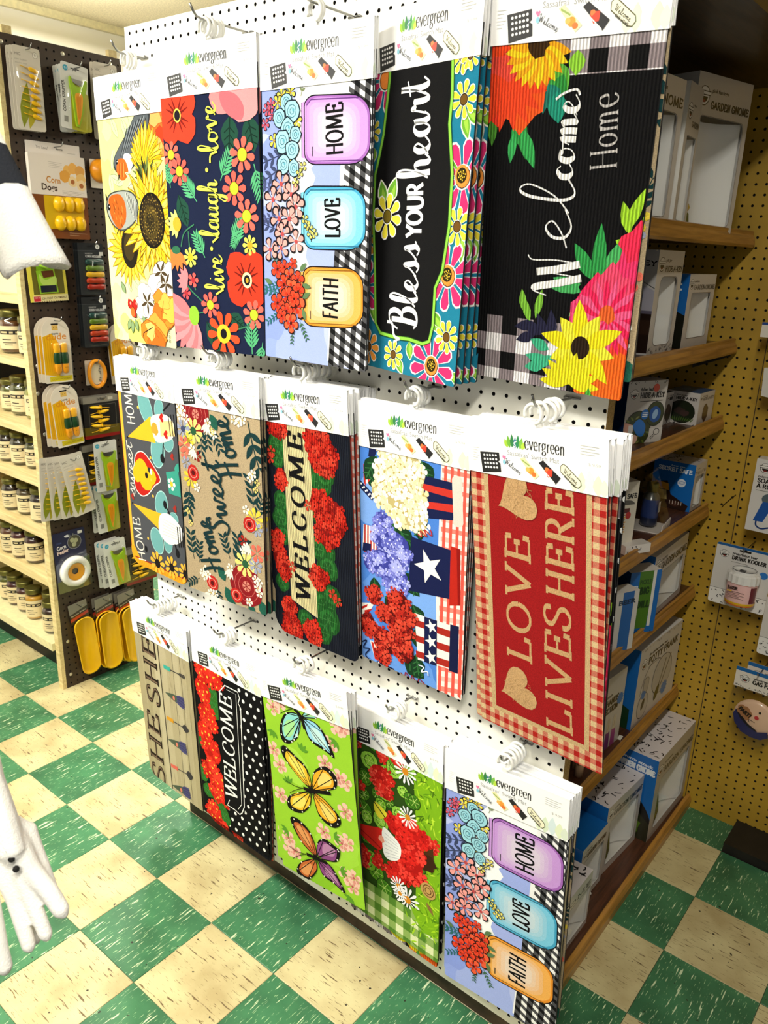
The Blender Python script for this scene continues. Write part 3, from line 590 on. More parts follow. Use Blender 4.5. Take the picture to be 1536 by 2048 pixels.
    bd = spline(P.L((618, 1140), (650, 1108), (720, 1098), (775, 1120), (802, 1190), (782, 1280), (710, 1332), (650, 1300), (614, 1220)), 4, True); a.poly(bd, '#3c423e'); m_ = P(705, 1210); a.poly([(p[0]*.93+m_[0]*.07, p[1]*.93+m_[1]*.07) for p in bd], '#9aa09a')
    a.poly(spline(P.L((632, 1135), (690, 1122), (724, 1180), (726, 1270), (690, 1322), (648, 1270), (628, 1195)), 4, True), '#b85a18')
    for k in range(26): x, y = rd.uniform(640, 720), rd.uniform(1140, 1300); a.line(P.L((x, y), (x+6, y+22)), .2, rd.choice(['#e2863a', '#8a3c10', '#c86a24', '#6a2c0c']))
    for k in range(14): a.line(P.L((725+k*5, 1112+k*5), (742+k*4, 1190+k*8)), .2, '#3a403a' if k % 2 else '#c8ccc4')
    a.ell(P(628, 1195), .62, .7, '#0c0c0c'); a.ell(P(630, 1191), .2, .2, '#f4f4f4', n=6); a.poly(P.L((612, 1160), (622, 1150), (606, 1110)), '#2c241a'); [a.line(P.L((680+k*16, 1325), (672+k*16, 1350)), .22, '#33281c') for k in range(2)]
    for x, y, r in ((930, 1600, 3.4), (975, 1650, 3.4), (900, 1660, 3.2), (950, 1710, 3.2), (985, 1590, 2.8), (840, 1720, 3.0), (812, 1780, 2.6), (860, 1790, 2.4), (825, 1690, 2.2)): a.blob(P(x, y), r*1.05, '#6c645c', x, 14, .1); a.blob(P(x, y), r, '#f6f2e8', x, 14, .1); a.blob((P(x, y)[0]+.5, P(x, y)[1]+.6), r*.55, '#d9d3c8', y, 10, .2); a.blob((P(x, y)[0]-.3, P(x, y)[1]-.3), r*.45, '#fdfbf4', y, 10, .2)
    for x, y in ((958, 1640), (850, 1750), (930, 1570)):
        for k in range(5): e = P(x, y); a.leaf(e, 2.8, .8, k*72+15, '#4a3a22')
    for x, y, an in ((735, 1730, 60), (770, 1730, 80), (750, 1790, 40)): a.leaf(P(x, y), 3.0, 2.3, an, '#4a0c0a'); a.leaf(P(x, y), 2.8, 2.0, an, '#b5221a'); a.ell((P(x, y)[0]+.8, P(x, y)[1]+1), .3, .4, '#f0a090')
    a.ell(P(762, 1810), .9, 1.1, '#d8682c')
    for x, y, an in ((750, 1850, 120), (775, 1850, 70), (820, 1830, 60), (720, 1700, 240), (760, 1860, 95)): a.leaf(P(x, y), 3.2, 1.6, an, '#3f5a34'); a.leaf(P(x, y), 3, 1.3, an, '#86a070')
    for x, y, r, c in ((945, 1780, 4.2, '#ee8a2c'), (920, 1830, 3, '#e87022'), (900, 1900, 3.6, '#f2a040'), (880, 1960, 4.2, '#ee8228'), (905, 1990, 3, '#e66a20'), (980, 1800, 3, '#f4b84c'), (870, 1920, 2, '#f6c86c'), (950, 1750, 2, '#f4b450')): a.blob(P(x, y), r*1.05, '#9a4c12', x, 12, .35); a.blob(P(x, y), r, c, x, 12, .35)
    for x, y, x2, y2 in ((945, 1740, 930, 1840), (900, 1870, 880, 1990), (930, 1800, 965, 1820), (890, 1920, 915, 1960)): a.line(P.L((x, y), (x2, y2)), .14, '#9a4c12')
    a.line(P.L((830, 1980), (825, 1940), (850, 1920), (880, 1900)), .25, '#2a2218', 4)
    a.strokes('eene', CAPS, P(985, 1990), P(985, 1890), .8, '#333', .1)
    return a

def poppy(a, c, r, col, dark, ring='#f2e05a'):
    for k in range(4): t = radians(45+90*k); a.blob((c[0]+r*.55*cos(t), c[1]+r*.55*sin(t)), r*.58, col, k+3, 14, .08)
    for k in range(4):
        for d in (-22, 0, 22): t = radians(45+90*k+d); a.line([(c[0]+r*.2*cos(t), c[1]+r*.2*sin(t)), (c[0]+r*.62*cos(t), c[1]+r*.62*sin(t))], (r*.1, r*.04), dark)
    a.ell(c, r*.2, r*.24, ring); a.ell(c, r*.15, r*.18, '#1a1420')

def art_livelove(L):
    a, P = start(L, '#141e3c', ((942, 576), (1497, 541), (1512, 2039), (994, 2018)))
    g1, g2 = '#1d4a3a', '#58b27c'
    for x, y, l, w, an in ((1340, 690, 6.5, 4.6, 95), (1440, 690, 6.5, 4.6, 78), (1030, 1130, 6.5, 3.6, 70), (1310, 1810, 5, 3.4, 30), (1180, 1860, 7, 3.5, 60)): a.leaf(P(x, y), l, w, an, g1, '#0c2a20')
    for x, y, l, an in ((985, 1090, 4.5, -95), (1140, 1170, 6, -130), (1280, 1050, 6, -60), (1470, 960, 6.5, 75), (1345, 1420, 6, -65), (1180, 1490, 5.5, -120), (1440, 2030, 6.5, -90), (1380, 1320, 4, 120), (1500, 1960, 5, 100)): a.fern(P(x, y), l, an, g2)
    for p in ([(1040, 1430), (1060, 1350), (1120, 1300)], [(1090, 1430), (1085, 1340)], [(1060, 1640), (1100, 1690), (1170, 1755)], [(1110, 1630), (1120, 1680)], [(1110, 1820), (1190, 1800)], [(1330, 1900), (1400, 1880), (1450, 1850)], [(1470, 1560), (1510, 1500)]): a.line(P.L(*p), .28, '#3a7a58', 4)
    poppy(a, P(1038, 678), 5.2, '#ee4028', '#7a1a12'); poppy(a, P(1415, 1605), 5.4, '#e83a22', '#701a10'); a.ell(P(1420, 1610), 1.3, 1.5, '#f2e8b0'); a.ell(P(1420, 1610), .85, 1.0, '#17131c'); a.ell(P(1420, 1610), .4, .5, '#e8a030')
    for x, y, r, c in ((1300, 580, 3.2, '#f58a8c'), (1420, 600, 4.0, '#f6969a')): a.blob(P(x, y), r, c, x, 16, .06)
    a.poly(spline(P.L((1290, 560), (1370, 570), (1420, 640), (1410, 715), (1350, 700), (1300, 640)), 4, True), '#ef6a74')
    for x, y, r, n, c, ct, rot in ((995, 900, 2.5, 8, '#ef6a5c', '#b9d433', 10), (1043, 995, 2.7, 8, '#ef5f54', '#b9d433', 0), (1407, 908, 3.2, 8, '#ef6a5c', '#b9d433', 12), (1358, 1095, 3.1, 8, '#ef6256', '#b9d433', 0), (1425, 1250, 3.1, 8, '#ef6a5c', '#b9d433', 8), (1205, 1762, 2.6, 8, '#ef6256', '#b9d433', 5), (1455, 1805, 2.9, 8, '#ef6a5c', '#b9d433', 14), (1440, 1412, 1.9, 8, '#e8e25e', '#f0a52c', 0), (1095, 1490, 2.0, 8, '#d9e25e', '#f0b52c', 0), (1065, 1700, 1.3, 5, '#f0525a', '#b03038', 0), (1108, 1622, 1.5, 5, '#f0605a', '#b03038', 0)):
        a.daisy(P(x, y), r, n, c, ct, .38, rot=rot); 
        if ct == '#b9d433': a.ring(P(x, y), r*.39, r*.39, .16, '#7a3a1a', 14)
    for k in range(7): a.leaf(P(1020, 1300), 2.9, 1.1, 100+k*27, '#cfe67a')
    a.ell(P(1020, 1300), 1.2, 1.4, '#f0a832')
    for k in range(6): a.leaf(P(1010, 1450), 4.2, 1.5, 45+k*22, '#f07a3c')
    a.ell(P(1010, 1450), 1.3, .8, '#2f6a4c')
    for k in range(6): a.leaf(P(1075, 1630), 3.2, 1.2, 130+k*25, '#f4848a')
    for k in range(10): a.leaf(P(1105, 1835), 8.6, 2.6, 78+k*15, '#f4787e' if k % 2 else '#f79298')
    a.ell(P(1108, 1830), 1.5, 2.0, '#8fc23a')
    a.daisy(P(1280, 1925), 4.6, 9, '#f2502a', '#f2c232', .42, rot=15, wid=.3); a.ell(P(1280, 1925), .9, 1.0, '#15131c')
    for wd, p0, p1, h in (('live', (1292, 1672), (1278, 1470), 5.6), ('laugh', (1268, 1372), (1262, 1045), 5.6), ('love', (1275, 890), (1262, 610), 5.6)):
        a.strokes(wd, SCRIPT, P(*p0), P(*p1), h, '#e8ee58', .6, .38)
    for p in ([(1240, 1700), (1285, 1668)], [(1228, 1400), (1262, 1368)], [(1225, 950), (1230, 905), (1268, 888)]): a.line(P.L(*p), .4, '#e8ee58', 4)
    a.ell(P(1222, 1437), .4, .4, '#e8ee58'); a.ell(P(1205, 990), .4, .4, '#e8ee58')
    return a

def mason(a, P, x0, y0, x1, y1, c, cl, cd):
    hh = y1-y0; R4 = lambda f: [hh*.30*f, hh*.16*f, hh*.16*f, hh*.30*f]; o = rrect(x0, y0, x1, y1, R4(1), 5); a.fan(P.L(*o), c)
    a.fan(P.L(*rrect(x0+12, y0+14, x1-14, y1-14, R4(.95), 5)), cl); w = x1-x0; h = y1-y0
    for k, s_ in enumerate((.86, .72, .58, .44)): cc = [s2*(1-.16*(k+1))+.16*(k+1)*.78 for s2 in hx(cl)]; a.fan(P.L(*rrect((x0+x1)/2-w*s_*.47-w*.02, (y0+y1)/2-h*s_*.46, (x0+x1)/2+w*s_*.40, (y0+y1)/2+h*s_*.46, R4(.85*s_), 5)), cc)
    a.quad(P.L((x0-16, y0+h*.10), (x0+10, y0+h*.08), (x0+10, y1-h*.08), (x0-16, y1-h*.10)), cl)
    a.line(P.L(*o), .22, '#15141a', closed=True); a.line(P.L((x0-16, y0+h*.1), (x0-16, y1-h*.1)), .16, cd)
    a.line(P.L((x0+14, y0+h*.14), (x0+40, y0+h*.06), (x1-60, y0+h*.05)), .2, cd); a.line(P.L((x0+w*.12, y1-h*.26), (x0+w*.12, y1-h*.12)), .2, '#15141a'); a.line(P.L((x0+30, y1-h*.05), (x1-40, y1-h*.06)), .18, cd)

def art_jars(L):
    a, P = start(L, '#b9c4f1', ((70, 532), (702, 483), (664, 2130), (70, 2077)))
    for y, r, c in ((760, 9, '#ffffff'), (1180, 10, '#f6f8ff'), (1480, 8, '#ffffff'), (1000, 5, '#ffffff')): a.blob(P(430, y), r, c, y, 18, .15)
    for x, y, r, c in ((140, 620, 5, '#93a4e6'), (110, 960, 4.5, '#8c9ee4'), (140, 1560, 4, '#94a5e8'), (170, 1960, 8, '#93a6ec'), (300, 2030, 7, '#a3b3ee'), (90, 1800, 6, '#8b9fe8'), (460, 1020, 4, '#9fb0ee'), (420, 1480, 3.6, '#a5b4f0'), (110, 1300, 3.4, '#8fa0e4')): a.blob(P(x, y), r, c, x+y, 16, .2)
    # diamond check cloth on the right
    a.poly(P.L((560, 480), (740, 470), (700, 2150), (440, 2080), (455, 1880), (498, 1450), (520, 1000), (548, 560)), '#f4f4f4')
    for c, par in (('#4d4d50', (0, 1)), ('#4d4d50', (1, 0)), ('#0f0f11', (0, 0))):
        Q = []
        for j in range(-4, 64):
            for i in range(-14, 16):
                if (i % 2, j % 2) != par: continue
                f = lambda s, t: (545+s*30-(y_(s, t)-480)*.060, y_(s, t)); y_ = lambda s, t: 440+t*30+s*22
                if f(i, j)[0] < 556-(f(i, j)[1]-480)*.073: continue
                Q.append(P.L(f(i, j), f(i+1, j), f(i+1, j+1), f(i, j+1)))
        a.quads(Q, c)
    for (x0, y0, x1, y1, c, cl, cd) in ((318, 566, 690, 950, '#a468bc', '#c99ade', '#6a3a84'), (310, 1072, 665, 1432, '#46a4cc', '#7cc8e6', '#2a6a8c'), (302, 1532, 652, 1882, '#e8922c', '#f0b058', '#8a5a18')): mason(a, P, x0, y0, x1, y1, c, cl, cd)
    for t, p0, p1, h in (('HOME', (538, 895), (538, 606), 4.2), ('LOVE', (520, 1362), (520, 1138), 3.9), ('FAITH', (505, 1832), (510, 1594), 4.0)): a.strokes(t, CAPS, P(*p0), P(*p1), h*.92, '#0c0c0e', .42, smooth=6)
    rd = random.Random(11)
    for (x, y, l, an, c) in ((210, 880, 8, 165, '#3c4668'), (190, 960, 8, 155, '#3c4668'), (170, 1100, 6, 190, '#48507a'), (170, 1250, 6, 175, '#48507a'), (190, 1340, 6.5, 195, '#3c4668'), (230, 640, 6, -95, '#5a6a48'), (200, 620, 5, -120, '#5a6a48'), (170, 1640, 4.5, 165, '#2e6a70'), (190, 1700, 5.5, 185, '#2e6a70'), (180, 1800, 4.5, 150, '#2e6a70'), (190, 1560, 3.5, 215, '#4a6a50'), (280, 1850, 3.6, 60, '#3f6a48'), (240, 1880, 3.2, 95, '#3f6a48'), (300, 570, 4, -75, '#7a8660')): a.sprig(P(x, y), l, an, c, 5, .24, .4)
    def rose(x, y, r): c = P(x, y); r *= .88; a.blob(c, r*1.14, '#16202c', x, 12, .12); a.blob(c, r, '#9fd6e4', x, 12, .12); a.ring(c, r*.62, r*.62, .14, '#3a6a80', 9); a.ring(c, r*.3, r*.3, .14, '#3a6a80', 7); a.blob((c[0]+r*.2, c[1]-r*.1), r*.16, '#5ea6bc', 2, 6)
    def sim(x, y, r, c, n=5, ct='#e8d060'): q = P(x, y); a.daisy(q, r*1.14, n, '#1a1a20', None, rot=x, wid=pi/n*.92); a.daisy(q, r*.98, n, c, ct, .2, rot=x, wid=pi/n*.7)
    for x, y in ((190, 560), (240, 545), (275, 705), (140, 815), (215, 930), (165, 600)): sim(x, y, 1.2, '#f1df52', 5, '#b08a20')
    for x, y in ((100, 640), (125, 610), (90, 720), (130, 670)): sim(x, y, 1.0, '#e0586e', 5, '#8a2038')
    for x, y, r in ((215, 600, 1.5), (248, 650, 1.9), (172, 685, 1.6), (222, 745, 1.8), (268, 780, 1.4), (190, 820, 2.0), (246, 865, 1.7), (195, 950, 1.7), (255, 970, 1.5)): rose(x, y, r)
    for x, y in ((180, 1060), (130, 1150), (240, 1120), (265, 1190), (165, 1260), (225, 1260), (185, 1350), (265, 1390), (110, 1440), (175, 1430)): sim(x, y, 2.2 if y < 1300 else 2.0, '#f2a29c', 5, '#b84a4e')
    for x, y in ((310, 960), (290, 1000), (265, 1050), (318, 1260), (345, 1310), (372, 1340), (350, 1345), (330, 1290)): sim(x, y, .8, '#efe070', 4, None)
    for p in ([(285, 930), (320, 960), (270, 1040)], [(300, 1240), (340, 1310), (380, 1345)]): a.line(P.L(*p), .15, '#3a4430')
    for x, y, r in ((152, 1555, 1.6), (195, 1540, 1.2), (245, 1520, 1.0), (225, 1595, 1.5), (272, 1615, 1.6), (190, 1645, 1.8), (235, 1665, 1.7), (275, 1680, 1.5), (215, 1720, 1.9), (150, 1755, 1.8), (260, 1770, 2.4), (205, 1800, 1.5), (175, 1830, 1.3), (230, 1870, 1.8), (250, 1725, 1.5)): q = P(x, y); a.daisy(q, r*1.16, 5, '#2a1410', None, rot=x, wid=pi/5*1.05); a.daisy(q, r*1.02, 5, '#e8452a' if (x+y) % 2 else '#ef5e3a', None, rot=x, wid=pi/5*.95); a.daisy(q, r*.6, 5, '#c83018', '#4a0e06', .3, rot=x+20, wid=pi/5*.8)
    for x, y, an in ((300, 1640, 10), (300, 1780, 70), (120, 1640, 200), (285, 1560, -40), (300, 1720, -30)): a.leaf(P(x, y), 2.2, 1.0, an, '#5c7a52')
    return a

def art_bless(L):
    a, P = start(L, '#1b7896', ((708, 437), (1330, 337), (1229, 2238), (664, 2130)))
    lime = '#8cd048'
    pk = '#d42e6c'
    def fl(x, y, r, c, ct, n=9, rot=0): a.daisy(P(x, y), r, n, c, ct, .3, '#f4f2ee', rot, pi/n*.82); a.ring(P(x, y), r*.3, r*.3, .15, '#1a1a10', 12)
    def lf(x, y, l, an, w=1.7): d = P(x, y); a.leaf(d, l*1.08, w*1.25, an, '#f0f0e0'); a.leaf(d, l, w, an, '#6aa832'); a.leaf((d[0]+.2, d[1]+.2), l*.8, w*.5, an, '#9ccc48')
    for x, y, l, an in ((1245, 650, 4, 70), (1260, 640, 4.5, 30), (1190, 820, 5, 70), (730, 850, 2.4, 90), (715, 1080, 4, 250), (1250, 1350, 4, 85), (1300, 1380, 4, 20), (1230, 1690, 6, 40), (1300, 1700, 6, 70), (720, 1740, 5, 60), (1150, 1920, 3.5, 215), (1140, 1890, 3, 230), (700, 1960, 4, -100), (690, 2010, 3, 160), (890, 2080, 3, 60), (960, 1980, 3, 80), (1190, 2150, 5, 20), (1230, 2190, 4, 40)): lf(x, y, l, an)
    for x, y, r, rot in ((1250, 1020, 5.2, 0), (1180, 1590, 5.2, 15), (688, 1665, 4.6, 10), (795, 470, 4.8, 0), (715, 1195, 3, 0), (1094, 2122, 5.2, 8)): fl(x, y, r, pk, '#ef8a3a', 9, rot)
    for x, y in ((1245, 1010), (1175, 1580), (1094, 2115)):
        d = P(x, y); a.ell(d, 1.5, 1.5, '#e8923c'); a.ell(d, 1.1, 1.1, '#2c2408')
        for k in range(14): a.ell((d[0]+.8*cos(k*2.4)*(k/14)**.5, d[1]+.8*sin(k*2.4)*(k/14)**.5), .13, .13, '#e6c23a', n=5)
    for x, y, r in ((1247, 585, 2.6), (1226, 1302, 2.8), (722, 765, 2.2), (1180, 1945, 2.6), (868, 2065, 2.5), (1235, 345, 2.4), (1280, 340, 2)): fl(x, y, r, '#ead83c', '#6a4a18', 9)
    for x, y, r in ((697, 1392, 3.0), (718, 2025, 3.0)): fl(x, y, r, '#f09a3a', '#7a4a18', 8)
    pq = [(826, 330), (820, 480), (790, 780), (768, 900), (745, 1010), (737, 1250), (752, 1600), (760, 1880), (790, 1940), (880, 1962), (960, 1968), (1040, 1992), (1080, 1975), (1100, 1880), (1108, 1660), (1148, 1560), (1182, 1300), (1192, 1000), (1170, 720), (1182, 560), (1180, 330)]
    o = P.L(*pq); a.poly(o, '#0d0d0f'); a.line(o, .75, '#2c5a1c'); a.line(o, .5, lime)
    d = P(820, 1252); lf(800, 1190, 4, -105, 2.2); lf(830, 1180, 4.2, -70, 2.2); fl(820, 1252, 3.6, '#f0e040', '#6a5a18', 8, 10)
    w = '#ffffff'
    a.strokes('Bless', SCRIPT, P(1002, 1905), P(1010, 1395), 7.2, w, .88, .33); a.line(P.L((905, 1972), (872, 1950), (860, 1880), (830, 1870)), .5, w, 4); a.line(P.L((870, 1990), (905, 1965)), .4, w)
    a.strokes('YOUR', CAPS, P(1022, 1368), P(1030, 1048), 3.9, w, .62, smooth=6)
    a.strokes('heart', SCRIPT, P(1066, 1015), P(1050, 450), 8.2, w, .88, .33)
    return a

def art_welcomehome(L):
    a, P = start(L, '#09090b', ((90, 235), (985, 175), (755, 1991), (18, 1920)))
    a.gingham(9.6, -4, 26, 4.4, 2.75, '#f2eef0', '#8c8084', '#0b0b0c'); a.gingham(-1, 37.2, 16.5, 49, 2.75, '#f2eef0', '#8c8084', '#0b0b0c')
    for x, y, l, w, an, c in ((430, 330, 4, 2.4, 60, '#5aa838'), (540, 270, 3, 2.5, 90, '#8ac63a'), (470, 390, 4, 2.6, 110, '#2f8a3a'), (400, 340, 5, 2.6, 100, '#3c9a40'), (380, 440, 4, 3, 60, '#1f7a6a'), (430, 480, 4, 3, 80, '#1f8a72'), (350, 430, 4, 2.4, 80, '#1f6a5c'), (240, 600, 5, 1.7, 100, '#2f9a48'), (230, 560, 7, 2, 75, '#2f8a40'), (250, 660, 6, 2, 65, '#35a050'), (100, 600, 4, 1.6, 90, '#4a8a30'), (210, 690, 4, 1.4, 95, '#3aa858'), (560, 1180, 0, 1, 0, '#000')): a.leaf(P(x, y), l, w, an, c)
    for x, y, r, c, s in ((150, 300, 4.6, '#e62a2c', 1), (200, 420, 5, '#f0481e', 2), (250, 490, 4.4, '#f2541e', 3), (130, 500, 3.4, '#ee3c26', 4), (160, 400, 2.6, '#c8242c', 5), (130, 380, 2.4, '#e84a3a', 6)): a.blob(P(x, y), r, c, s, 12, .3)
    for an in range(-10, 190, 22): a.leaf(P(180, 430), 6.4, 1.8, an, '#ee4420' if an % 44 else '#f25a2a')
    for k in range(13): a.leaf(P(335, 250), 5.2, 1.9, 10+k*15, '#f2c81e' if k % 2 else '#f0a41a')
    a.blob(P(335, 245), 1.5, '#3a2408', 2)
    for x, y, l, an in ((780, 1180, 6, -70), (800, 1190, 4.5, -110), (850, 1190, 5, -65), (820, 1260, 3, 200)): a.leaf(P(x, y), l, 1.7, an, '#9acb2e')
    for x, y, l, an in ((640, 1430, 8, -92), (650, 1420, 6, -60), (620, 1420, 6, -125), (690, 1400, 5, -75), (560, 1480, 5, 200), (560, 1440, 5, 170), (640, 1400, 6, -20), (560, 1580, 5, -30), (500, 1600, 4.5, -40)): a.leaf(P(x, y), l, 2.2, an, '#2f9448' if l > 5 else '#47a85c')
    for x, y, l, an in ((330, 1620, 4.5, -80), (300, 1640, 4, -110), (270, 1590, 3.4, -100)): a.leaf(P(x, y), l, 1.3, an, '#7ab83c')
    for x, y, l, an in ((400, 1740, 5, -120), (380, 1690, 4, 190), (420, 1720, 4.5, -100), (340, 1650, 4, 170), (330, 1700, 3.5, 160)): a.leaf(P(x, y), l, 1.7, an, '#23233c')
    for x, y, l, an in ((420, 1840, 5, 190), (400, 1770, 3.5, 200), (430, 1800, 5, 150), (380, 1850, 3.6, 170)): a.leaf(P(x, y), l, 1.8, an, '#3fae84')
    for x, y, r, c, s in ((690, 1570, 5, '#f02a5e', 1), (640, 1640, 4.6, '#f2487a', 2), (760, 1660, 4.6, '#f0305c', 3), (700, 1700, 4.6, '#f45080', 4), (790, 1560, 4, '#ee2450', 5), (820, 1450, 3, '#f02c54', 6), (800, 1350, 2.4, '#ee3468', 7), (700, 1480, 3.6, '#f0486c', 8), (840, 1240, 2.6, '#f02c50', 9), (690, 1840, 4.8, '#f2542a', 10), (760, 1780, 4, '#f0402e', 11), (640, 1900, 4, '#f26a24', 12), (720, 1930, 4.4, '#f4661e', 13)): a.blob(P(x, y), r, c, s, 12, .28)
    for k in range(22): a.leaf(P(690, 1600), 5.6, 1.2, k*16.4, '#f65888' if k % 2 else '#ec2456')
    a.blob(P(690, 1580), 1.3, '#e8602a', 1)
    for k in range(10): a.leaf(P(560, 1745), 6.8 if k % 2 else 5.4, 2.6, k*36+10, '#f0de1c' if k % 2 else '#f4ea3a')
    a.ell(P(557, 1750), 1.5, 1.7, '#2a1c10')
    for k in range(10): a.leaf(P(500, 1930), 5, 1.8, 180+k*20, '#e8dc20')
    for x, y in ((620, 1970), (520, 1990), (600, 1940)): a.leaf(P(x, y), 3.4, 1.3, x % 170, '#4aa03a')
    wt = '#f4f2ee'
    a.strokes('W', SCRIPT, P(565, 1450), P(545, 1255), 8.2, wt, 1.05, .16); a.strokes('el', SCRIPT, P(500, 1255), P(535, 930), 9.0, wt, .42, .5)
    a.strokes('come', SCRIPT, P(510, 930), P(556, 500), 5.2, wt, .82, .18); a.line(P.L((552, 500), (535, 470), (470, 490), (430, 520)), .3, wt, 4)
    a.strokes('Home', {**CAPS}, P(735, 870), P(745, 480), 3.8, '#b4b0ae', .32, .35, .1)
    return a

def gnome_cone(a, tip, b1, b2, c): a.poly([tip, b1, b2], c); a.line([tip, b1], .12, '#c88412'); a.line([tip, b2], .12, '#c88412')
def art_bees(L):
    a, P = start(L, '#4b4d53', ((687, 380), (1024, 453), (1082, 1527), (766, 1375)), (2.5, 3.2, 0, 0))
    a.rect(-1, -5, .25, L+1, '#8e2a1c'); a.rect(.25, -5, 1.5, L+1, '#f2b238'); a.rect(-1, L-1.6, 27, L+1, '#f0a020'); a.poly([(0, L-4.6), (1.6, L-5), (4.4, L-1.6), (4, L+1), (0, L+1)], '#f0a020'); a.rect(1.5, L-2.0, 27, L-1.6, '#9a2c1c')
    for k in range(26): a.line([(3+k*.9, L-1.5), (3.5+k*.9, L-.1)], .12, '#b86a10')
    w = '#e4e0d4'
    a.strokes('HOM', CAPS, P(790, 585), P(770, 400), 3.6, w, .35, smooth=6); a.strokes('HOME', CAPS, P(845, 1385), P(808, 1125), 3.6, w, .35, smooth=6)
    a.strokes('sweet', SCRIPT, P(785, 1000), P(768, 690), 4.2, w, .32)
    def wing(x, y, rx, ry, rot): a.ell(P(x, y), rx*1.08, ry*1.08, '#a9d6d2', rot, 20); a.ell(P(x, y), rx, ry, '#6aa5a6', rot, 20)
    for x, y, rx, ry, r in ((850, 480, 2.6, 4.2, -25), (930, 490, 1.8, 2.5, 20), (920, 740, 2.8, 4.0, 10), (985, 690, 1.9, 2.2, 40), (938, 1050, 2.6, 3.6, 20), (1005, 1140, 1.8, 2.4, 60), (910, 1260, 2.7, 3.4, -20), (975, 1275, 1.8, 2.6, 10)): wing(x, y, rx, ry, r)
    # standing bee gnome 1
    a.poly(P.L((745, 652), (880, 530), (910, 690)), '#f6b428'); a.ell(P(745, 655), .35, .35, '#1a1a1a')
    a.poly(spline(P.L((885, 535), (960, 520), (1010, 560), (1020, 620), (1000, 670), (920, 685), (890, 620)), 4, True), '#f4ecd8'); a.poly(P.L((935, 560), (1010, 560), (1025, 650), (940, 650)), '#eecb88'); a.blob(P(905, 605), 1.6, '#ee9a34', 1)
    for x, y in ((945, 540), (970, 640)): a.heart(P(x, y), 1.1, '#b82018', 90)
    for x in (985, 1000, 1015): a.line(P.L((x, 520), (x+14, 650)), .3, '#1c1a1a')
    a.line(P.L((955, 690), (950, 770)), .5, '#17171a'); a.ell(P(948, 780), .9, 1.2, '#17171a'); a.line(P.L((955, 500), (1000, 450)), .4, '#17171a')
    # heart with skep
    hp = P.L((935, 903), (880, 800), (830, 740), (790, 760), (782, 840), (785, 940), (820, 995), (860, 990), (900, 940)); hp = spline(hp, 4, True)
    a.poly([(p[0], p[1]) for p in hp], '#b81e16'); a.line(hp, .28, '#f2ece0', closed=True)
    for x, y, r in ((825, 850, 3.2), (850, 905, 3.0), (800, 870, 2.2), (880, 885, 2.2)): a.blob(P(x, y), r, '#f5b31c', x, 14, .08)
    a.ell(P(853, 878), .7, .8, '#17171a'); a.ell(P(872, 850), 1.0, .7, '#2a2a2a', 30); a.ell(P(880, 858), .5, .8, '#f2f0e8')
    for x, y in ((878, 775), (890, 1000), (858, 1245), (808, 480), (880, 905)): a.ell(P(x, y), .4, .4, '#f0c04a')
    for x, y in ((1005, 770), (1018, 1075), (770, 1000)): a.heart(P(x, y), .9, '#a02c24', 90)
    a.poly(P.L((968, 860), (1040, 850), (1060, 1010), (985, 985)), '#3a9a88'); a.poly(spline(P.L((1020, 850), (1030, 815), (1060, 810), (1070, 860)), 4, True), '#3a9a88'); a.daisy(P(1000, 930), 1.7, 5, '#f4f2ea', '#e8c030', .4); 
    # gnome 2
    a.poly(P.L((770, 1040), (945, 1105), (925, 1195)), '#f6b028'); a.ell(P(770, 1040), .35, .35, '#1a1a1a'); a.blob(P(935, 1165), 1.3, '#e89048', 1)
    a.poly(spline(P.L((930, 1110), (990, 1110), (1060, 1200), (1050, 1270), (980, 1280), (925, 1210)), 4, True), '#efeee8')
    for k in range(6): a.line(P.L((945, 1130+k*18), (1045, 1190+k*14)), .14, '#c4c4c0')
    for k in range(4): a.line(P.L((1030+k*14, 1180), (1040+k*12, 1300)), .4, '#1c1a1a')
    a.line(P.L((960, 1050), (990, 1110)), .5, '#17171a'); a.ell(P(960, 1050), .8, 1.1, '#17171a'); a.line(P.L((1015, 1280), (1030, 1340)), .5, '#17171a'); a.ell(P(1030, 1335), .8, 1.2, '#17171a'); a.ell(P(845, 1305), .6, .9, '#17171a')
    for x, y, r in ((912, 1390, 3.4), (995, 1415, 3.1), (1075, 1455, 3)): a.daisy(P(x, y), r, 9, '#f6b23a', '#1a1412', .38, wid=.3, rot=x)
    return a

